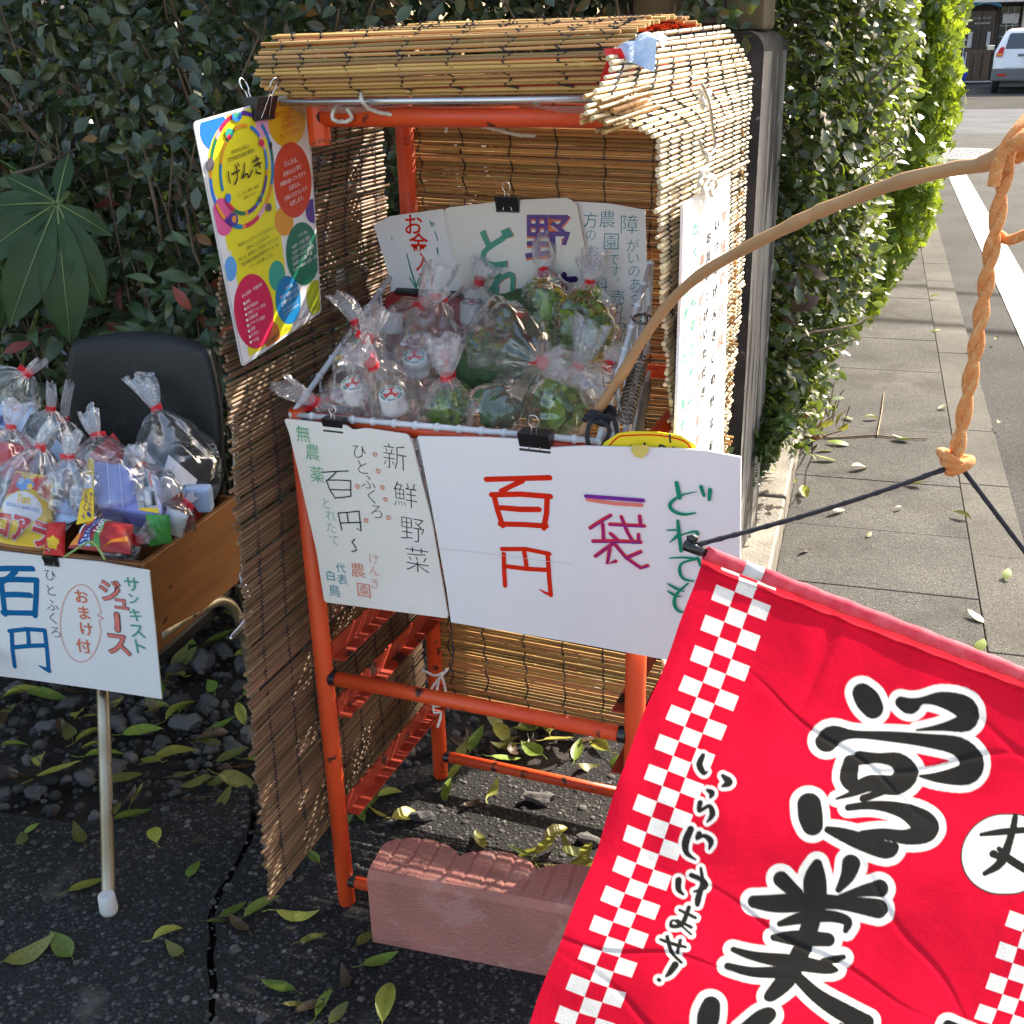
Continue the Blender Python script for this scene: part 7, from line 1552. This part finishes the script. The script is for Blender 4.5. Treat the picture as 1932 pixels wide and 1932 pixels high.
# black cord from rod to rope
def cordtube(a, b, sag=.004):
    pts = [a.lerp(b, k / 40) - ZZ * sag * sin(pi * k / 40) for k in range(41)]; mb = MB(); mb.tube(pts, .0024, 8)
    for s_ in (0, 1): mb.tube([p + (CR * cos(k * 1.3 + s_ * pi) + CU * sin(k * 1.3 + s_ * pi)) * .0012 for k, p in enumerate(pts)], .0017, 5)
    return mb
bc = thing('black_cord', 'black braided cord from the banner rod up to the orange knot', 'cord', KN)
cordtube(HP(-48, -6), KN - CU * .004).build('cord_run', M['cord'], bc, True); cordtube(KN + CR * .004 - CU * .003, HP(1862, -6)).build('cord_run', M['cord'], bc, True)

# ================================================================== FAR STREET
HY = 35.6
M['darkwood'] = Mat('dark_brown_cladding', (.055, .040, .035), (.035, .026, .024), rough=.7, scale=4, stretch=(6, 1, .3))
M['doorwood'] = Mat('brown_door', (.13, .075, .045), (.07, .045, .03), rough=.6, scale=3, stretch=(8, 1, .2))
M['glass'] = Mat('dark_glass', (.03, .034, .04), (.02, .022, .026), rough=.08, spec=.8, scale=2)
M['cream'] = Mat('cream_wall', (.62, .55, .46), (.56, .50, .42), rough=.9, scale=2)
M['eave'] = Mat('pale_eave', (.60, .58, .55), rough=.7)
hs = thing('house', 'dark brown timber house with glazed door beyond the cross street', 'house', (16, HY + 2, 0))
def hx(x): return P(x, 60, 1) .x / P(x, 60, 1).y * HY
def hz(y, x=1860): d = raydir(x, y); return EYE + d.z / d.y * HY
def hbox(name, mat, x0, x1, y0, y1, front, back, parent=hs, inset=0):
    a, b = hx(x0), hx(x1); z1, z0 = hz(y0, (x0 + x1) / 2), hz(y1, (x0 + x1) / 2)
    mb = MB(); mb.fbox((a, HY + front, z0), Vector((b - a, 0, 0)), Vector((0, back - front, 0)), Vector((0, 0, z1 - z0))); return mb.build(name, mat, parent)
mb = MB(); mb.fbox((hx(1700), HY + .12, -.1), Vector((14, 0, 0)), Vector((0, 6, 0)), Vector((0, 0, 5))); mb.build('wall', M['darkwood'], hs)
mb = MB(); mb.fbox((hx(1700), HY - .9, hz(7) + .02), Vector((14, 0, 0)), Vector((0, 1, 0)), Vector((0, 0, .16))); mb.build('eave', M['eave'], hs)
for x0, x1 in ((1788, 1797), (1877, 1882), (1922, 1930)): hbox('post', M['darkwood'], x0, x1, 8, 150, -.02, .14)
dr = hbox('door', M['doorwood'], 1818, 1876, 20, 152, .0, .09)
hbox('glass_panel', M['glass'], 1824, 1846, 22, 92, -.03, -.005, dr); hbox('glass_panel', M['glass'], 1850, 1872, 22, 92, -.03, -.005, dr)
for x0, x1 in ((1822, 1840), (1844, 1856), (1860, 1874)): hbox('door_board', M['doorwood'], x0, x1, 100, 148, -.03, -.005, dr)
wd = hbox('window', M['glass'], 1884, 1920, 12, 92, .0, .10)
for x in (1896, 1908): hbox('muntin', M['eave'], x, x + .8, 12, 92, -.03, -.005, wd)
for y in (30, 48, 68): hbox('muntin', M['eave'], 1884, 1920, y, y + .8, -.032, -.007, wd)
M['cloth'] = Mat('pale_cloth', (.50, .49, .50), (.42, .41, .43), rough=.9, scale=8)
hbox('blind', M['cloth'], 1887, 1917, 26, 44, -.06, -.035, wd)
hbox('curtain', M['cloth'], 1826, 1834, 60, 90, -.06, -.035, dr); hbox('curtain', M['cloth'], 1862, 1868, 60, 88, -.06, -.035, dr)
hbox('threshold', M['eave'], 1818, 1876, 152.5, 154.5, -.3, .1); hbox('step', M['blackwall'], 1800, 1935, 154.6, 163, -.25, .11)
hbox('cream_panel', M['cream'], 1925, 2060, 6, 70, -.04, .11)
hbox('fence_board', M['eave'], 1911, 1913, 34, 46, -.08, -.05)
bd = Board((0, HY - .07, 0), (1, 0, 0), (0, 0, 1)); I = lambda x, y: (x, y)
M['sign_white'] = Ink('white_letters', (.75, .75, .75))
line('lettering', M['sign_white'], bd, hs, I, 'アトリエ・サーカス', (1835, 37), (1870, 36), 5.5); line('lettering', M['sign_white'], bd, hs, I, 'ACHICHA', (1838, 46), (1868, 45), 5)
# blue hanger-like laundry ring
lr = thing('laundry_hanger', 'blue plastic laundry hanger under the eave of the house', 'hanger', (hx(1840), HY - .5, 2.1))
M['blue'] = Mat('blue_plastic', (.10, .36, .62), rough=.4)
c = Vector((hx(1840), HY - .5, hz(9))); c.z = min(c.z, 2.13)
mb = MB(); mb.tube([c + Vector((.44 * cos(t * pi / 10), .2 * sin(t * pi / 10), -.05 * cos(t * pi / 10 * 2))) for t in range(21)], .035, 6); mb.build('ring', M['blue'], lr)
mb = MB(); mb.tube([c + Vector((0, 0, .2)), c + Vector((-.3, 0, .02))], .02, 5); mb.tube([c + Vector((0, 0, .2)), c + Vector((.3, 0, .02))], .02, 5); mb.build('arm', M['blue'], lr)
# air conditioner unit
ac = thing('air_conditioner', 'beige outdoor air conditioner unit at the corner of the house', 'air conditioner', G(1778, 165))
g = G(1765, 167, .012); g2 = G(1791, 164, .012); wv = Vector((g2.x - g.x + .1, 0, 0)); g = Vector((g.x, 34.0, .06)); k = 34.0 / 33.5
M['beige'] = Mat('beige_metal', (.52, .48, .42), (.46, .42, .37), rough=.5, scale=4)
mb = MB(); mb.fbox(g, Vector((.52, 0, 0)), Vector((0, .3, 0)), Vector((0, 0, .60))); mb.build('casing', M['beige'], ac, bevel=.02)
mb = MB()
for i in range(9): mb.fbox(g + Vector((.05 + i * .036, -.02, .06)), Vector((.012, 0, 0)), Vector((0, .015, 0)), Vector((0, 0, .48)))
mb.build('grille', M['steel'], ac)
mb = MB(); mb.fbox(g + Vector((.03, -.01, .04)), Vector((.34, 0, 0)), Vector((0, .008, 0)), Vector((0, 0, .52))); mb.build('fan_recess', M['black'], ac)
mb = MB(); mb.box((g.x + .08, 34.15, .03), .1, .3, .06); mb.box((g.x + .44, 34.15, .03), .1, .3, .06); mb.build('foot', M['eave'], ac)
# folded umbrellas
M['umb'] = Mat('white_vinyl', (.55, .58, .66), rough=.4); M['umb2'] = Mat('blue_vinyl', (.03, .08, .55), rough=.4)
for nm, x, y0, y1, r, mt, lab in (('umbrella', 1802, 160, 100, .12, 'umb', 'white folded umbrella leaning by the house door'), ('umbrella', 1808, 162, 128, .11, 'umb2', 'blue folded umbrella beside the air conditioner unit')):
    u = thing(nm, lab, 'umbrella', (hx(x), HY - .8, 0)); b = Vector((hx(x), HY - .8, .02)); h = .95 if mt == 'umb' else .62
    mb = MB(); mb.lathe([(.01, 0), (.05, .08), (r, h * .5), (.05, h * .75), (.015, h * .8)], Matrix.Translation(b), 9); mb.build('canopy', M[mt], u)
    mb = MB(); mb.tube([b + ZZ * h * .8, b + ZZ * h, b + ZZ * (h + .25)], .014, 6); mb.build('handle', M['umb'], u)
# ---- white estate car seen from behind
car = thing('parked_car', 'white estate car seen from behind, parked before the dark house', 'car', G(1930, 178))
M['carwhite'] = Mat('white_car_paint', (.74, .75, .78), (.70, .71, .74), rough=.25, spec=.5, scale=2, coat=.6)
M['cargrey'] = Mat('grey_bumper', (.13, .135, .14), (.11, .115, .12), rough=.5, scale=3); M['rubber'] = Mat('tyre_rubber', (.02, .02, .02), rough=.8)
M['taillight'] = Mat('red_lamp', (.60, .03, .02), (.5, .02, .015), rough=.15, scale=3); M['amber'] = Mat('amber_lamp', (.75, .25, .04), rough=.15)
M['carglass'] = Mat('tinted_glass', (.035, .05, .065), (.02, .03, .04), rough=.06, spec=.8, scale=1)
CY = 29.3
def cx(x): return P(x, 120, 1).x / P(x, 120, 1).y * CY
x0 = cx(1852); W_ = 1.66; xc = x0 + W_ / 2
rings = [(.30, .80, .00, 4.22), (.52, .83, -.03, 4.27), (.80, .835, .00, 4.22), (.96, .82, .06, 4.05), (1.0, .80, .09, 3.25), (1.25, .70, .33, 2.95), (1.42, .62, .52, 2.62), (1.475, .50, .70, 2.4), (1.49, .2, .95, 2.2)]
mb = MB(); vs = []
for z, hw, ry, fy in rings:
    r_ = .10
    vs += [(xc - hw, CY + ry + r_, z), (xc - hw + r_, CY + ry, z), (xc + hw - r_, CY + ry, z), (xc + hw, CY + ry + r_, z), (xc + hw, CY + fy - .2, z), (xc + hw - .2, CY + fy, z), (xc - hw + .2, CY + fy, z), (xc - hw, CY + fy - .2, z)]
fs = []
for i in range(len(rings) - 1):
    for k in range(8): k2 = (k + 1) % 8; fs.append((i * 8 + k, i * 8 + k2, i * 8 + 8 + k2, i * 8 + 8 + k))
fs += [tuple(range(8))[::-1], tuple(range((len(rings) - 1) * 8, len(rings) * 8))]
mb.add(vs, fs); ob = mb.build('body', M['carwhite'], car, True); ob.data.polygons.foreach_set('use_smooth', [False] * len(ob.data.polygons)); bv = ob.modifiers.new('b', 'BEVEL'); bv.width = .03; bv.segments = 2
def ry(z): return CY + np.interp(z, [.3, .52, .8, .96, 1.0, 1.25, 1.42, 1.475], [0, -.03, 0, .06, .09, .33, .52, .70])
def rearpatch(name, mat, pts, off=-.012, parent=car, th=.01):
    f1 = [(xc + a, ry(z) + off, z) for a, z in pts]; f2 = [(x, y + th, z) for x, y, z in f1]; n = len(f1); mb = MB()
    mb.add(f1 + f2, [tuple(range(n)), tuple(range(n, 2 * n))[::-1]] + [(i, n + i, n + (i + 1) % n, (i + 1) % n) for i in range(n)]); return mb.build(name, mat, parent)
rearpatch('rear_window', M['carglass'], [(-.60, 1.03), (.60, 1.03), (.54, 1.33), (.50, 1.37), (-.50, 1.37), (-.54, 1.33)], -.02)
rearpatch('tailgate', M['carwhite'], [(-.56, .62), (.56, .62), (.60, .98), (-.60, .98)], -.025)
rearpatch('trim', M['cargrey'], [(-.30, .86), (.30, .86), (.30, .91), (-.30, .91)], -.045)
np_ = rearpatch('licence_plate', M['sign_white'], [(-.17, .69), (.17, .69), (.17, .83), (-.17, .83)], -.042)
for sg in (-1, 1):
    a = [(sg * .80, .86), (sg * .65, .86), (sg * .62, 1.02), (sg * .64, 1.08), (sg * .72, 1.05)]
    if sg < 0: a = a[::-1]
    tl = rearpatch('tail_light', M['taillight'], a if sg > 0 else a, -.04)
    q = [(sg * .79, .87), (sg * .66, .87), (sg * .65, .93), (sg * .79, .93)]; rearpatch('indicator', M['amber'], q, -.05, tl)
    rearpatch('reflector', M['taillight'], [(sg * .70, .42), (sg * .52, .42), (sg * .52, .47), (sg * .70, .47)], -.08)
mb = MB(); mb.fbox((xc - .84, CY - .07, .30), Vector((1.68, 0, 0)), Vector((0, .35, 0)), Vector((0, 0, .29))); mb.build('bumper', M['cargrey'], car, bevel=.04)
bdc = Board((0, CY - .06, 0), (1, 0, 0), (0, 0, 1)); Ic = lambda x, y: (x, y)
line('badge', M['cargrey'], Board((0, float(ry(.9)) - .04, 0), (1, 0, 0), (0, 0, 1)), car, lambda x, y: (x, y), 'AD', (1883, 86), (1890, 86), 4)
for sx in (-1, 1):
    for yy in (.75, 3.35):
        Mx = Matrix.Translation((xc + sx * .72, CY + yy, .29)) @ Matrix.Rotation(pi / 2, 4, 'Y')
        mb = MB(); mb.lathe([(.0, -.09), (.19, -.09), (.27, -.08), (.29, -.05), (.29, .05), (.27, .08), (.19, .09), (0, .09)], Mx, 20); w = mb.build('wheel', M['rubber'], car, True)
        mb = MB(); mb.lathe([(0, -.095), (.17, -.095), (.18, -.091)], Mx, 16); mb.build('rim', M['steel'], w)
    mb = MB(); mb.box((xc + sx * .93, CY + 2.6, 1.02), .18, .10, .13); mb.build('mirror', M['wire'], car, bevel=.02)
for y in (.9, 1.9):
    for sx in (-1, 1):
        mb = MB(); mb.grid(lambda u, v: (xc + sx * (.79 - .085 * v - .0 + .01), CY + y - .2 + .85 * u + (.2 if y < 1 else 0) * v, 1.03 + .26 * v), 1, 1); mb.build('side_window', M['carglass'], car)
car.location = (x0 + .28, CY, 0)
for ob in car.children: ob.matrix_parent_inverse = Matrix.Translation((-x0, -CY, 0))
car.rotation_euler.z = radians(-22)
# overhead cables whose shadows cross the pavement
kk = 5.2 / tan(SUN_EL); off = Vector((sin(SUN_AZ) * kk, cos(SUN_AZ) * kk, 5.2))
def cable(pa, pb, r, lab):
    a = G(*pa) + off; b = G(*pb) + off; d = (b - a).normalized(); mb = MB(); mb.tube([a - d * 12, a, b, b + d * 16], r, 6)
    tag(mb.build('overhead_cable', M['rubber']), lab, 'cable', 'overhead cables across the street')
cable((1664, 549), (1932, 560), .030, 'black overhead cable across the street, the one casting the farther shadow')
cable((1678, 618), (1932, 632), .040, 'black overhead cable across the street, the one casting the nearer shadow')
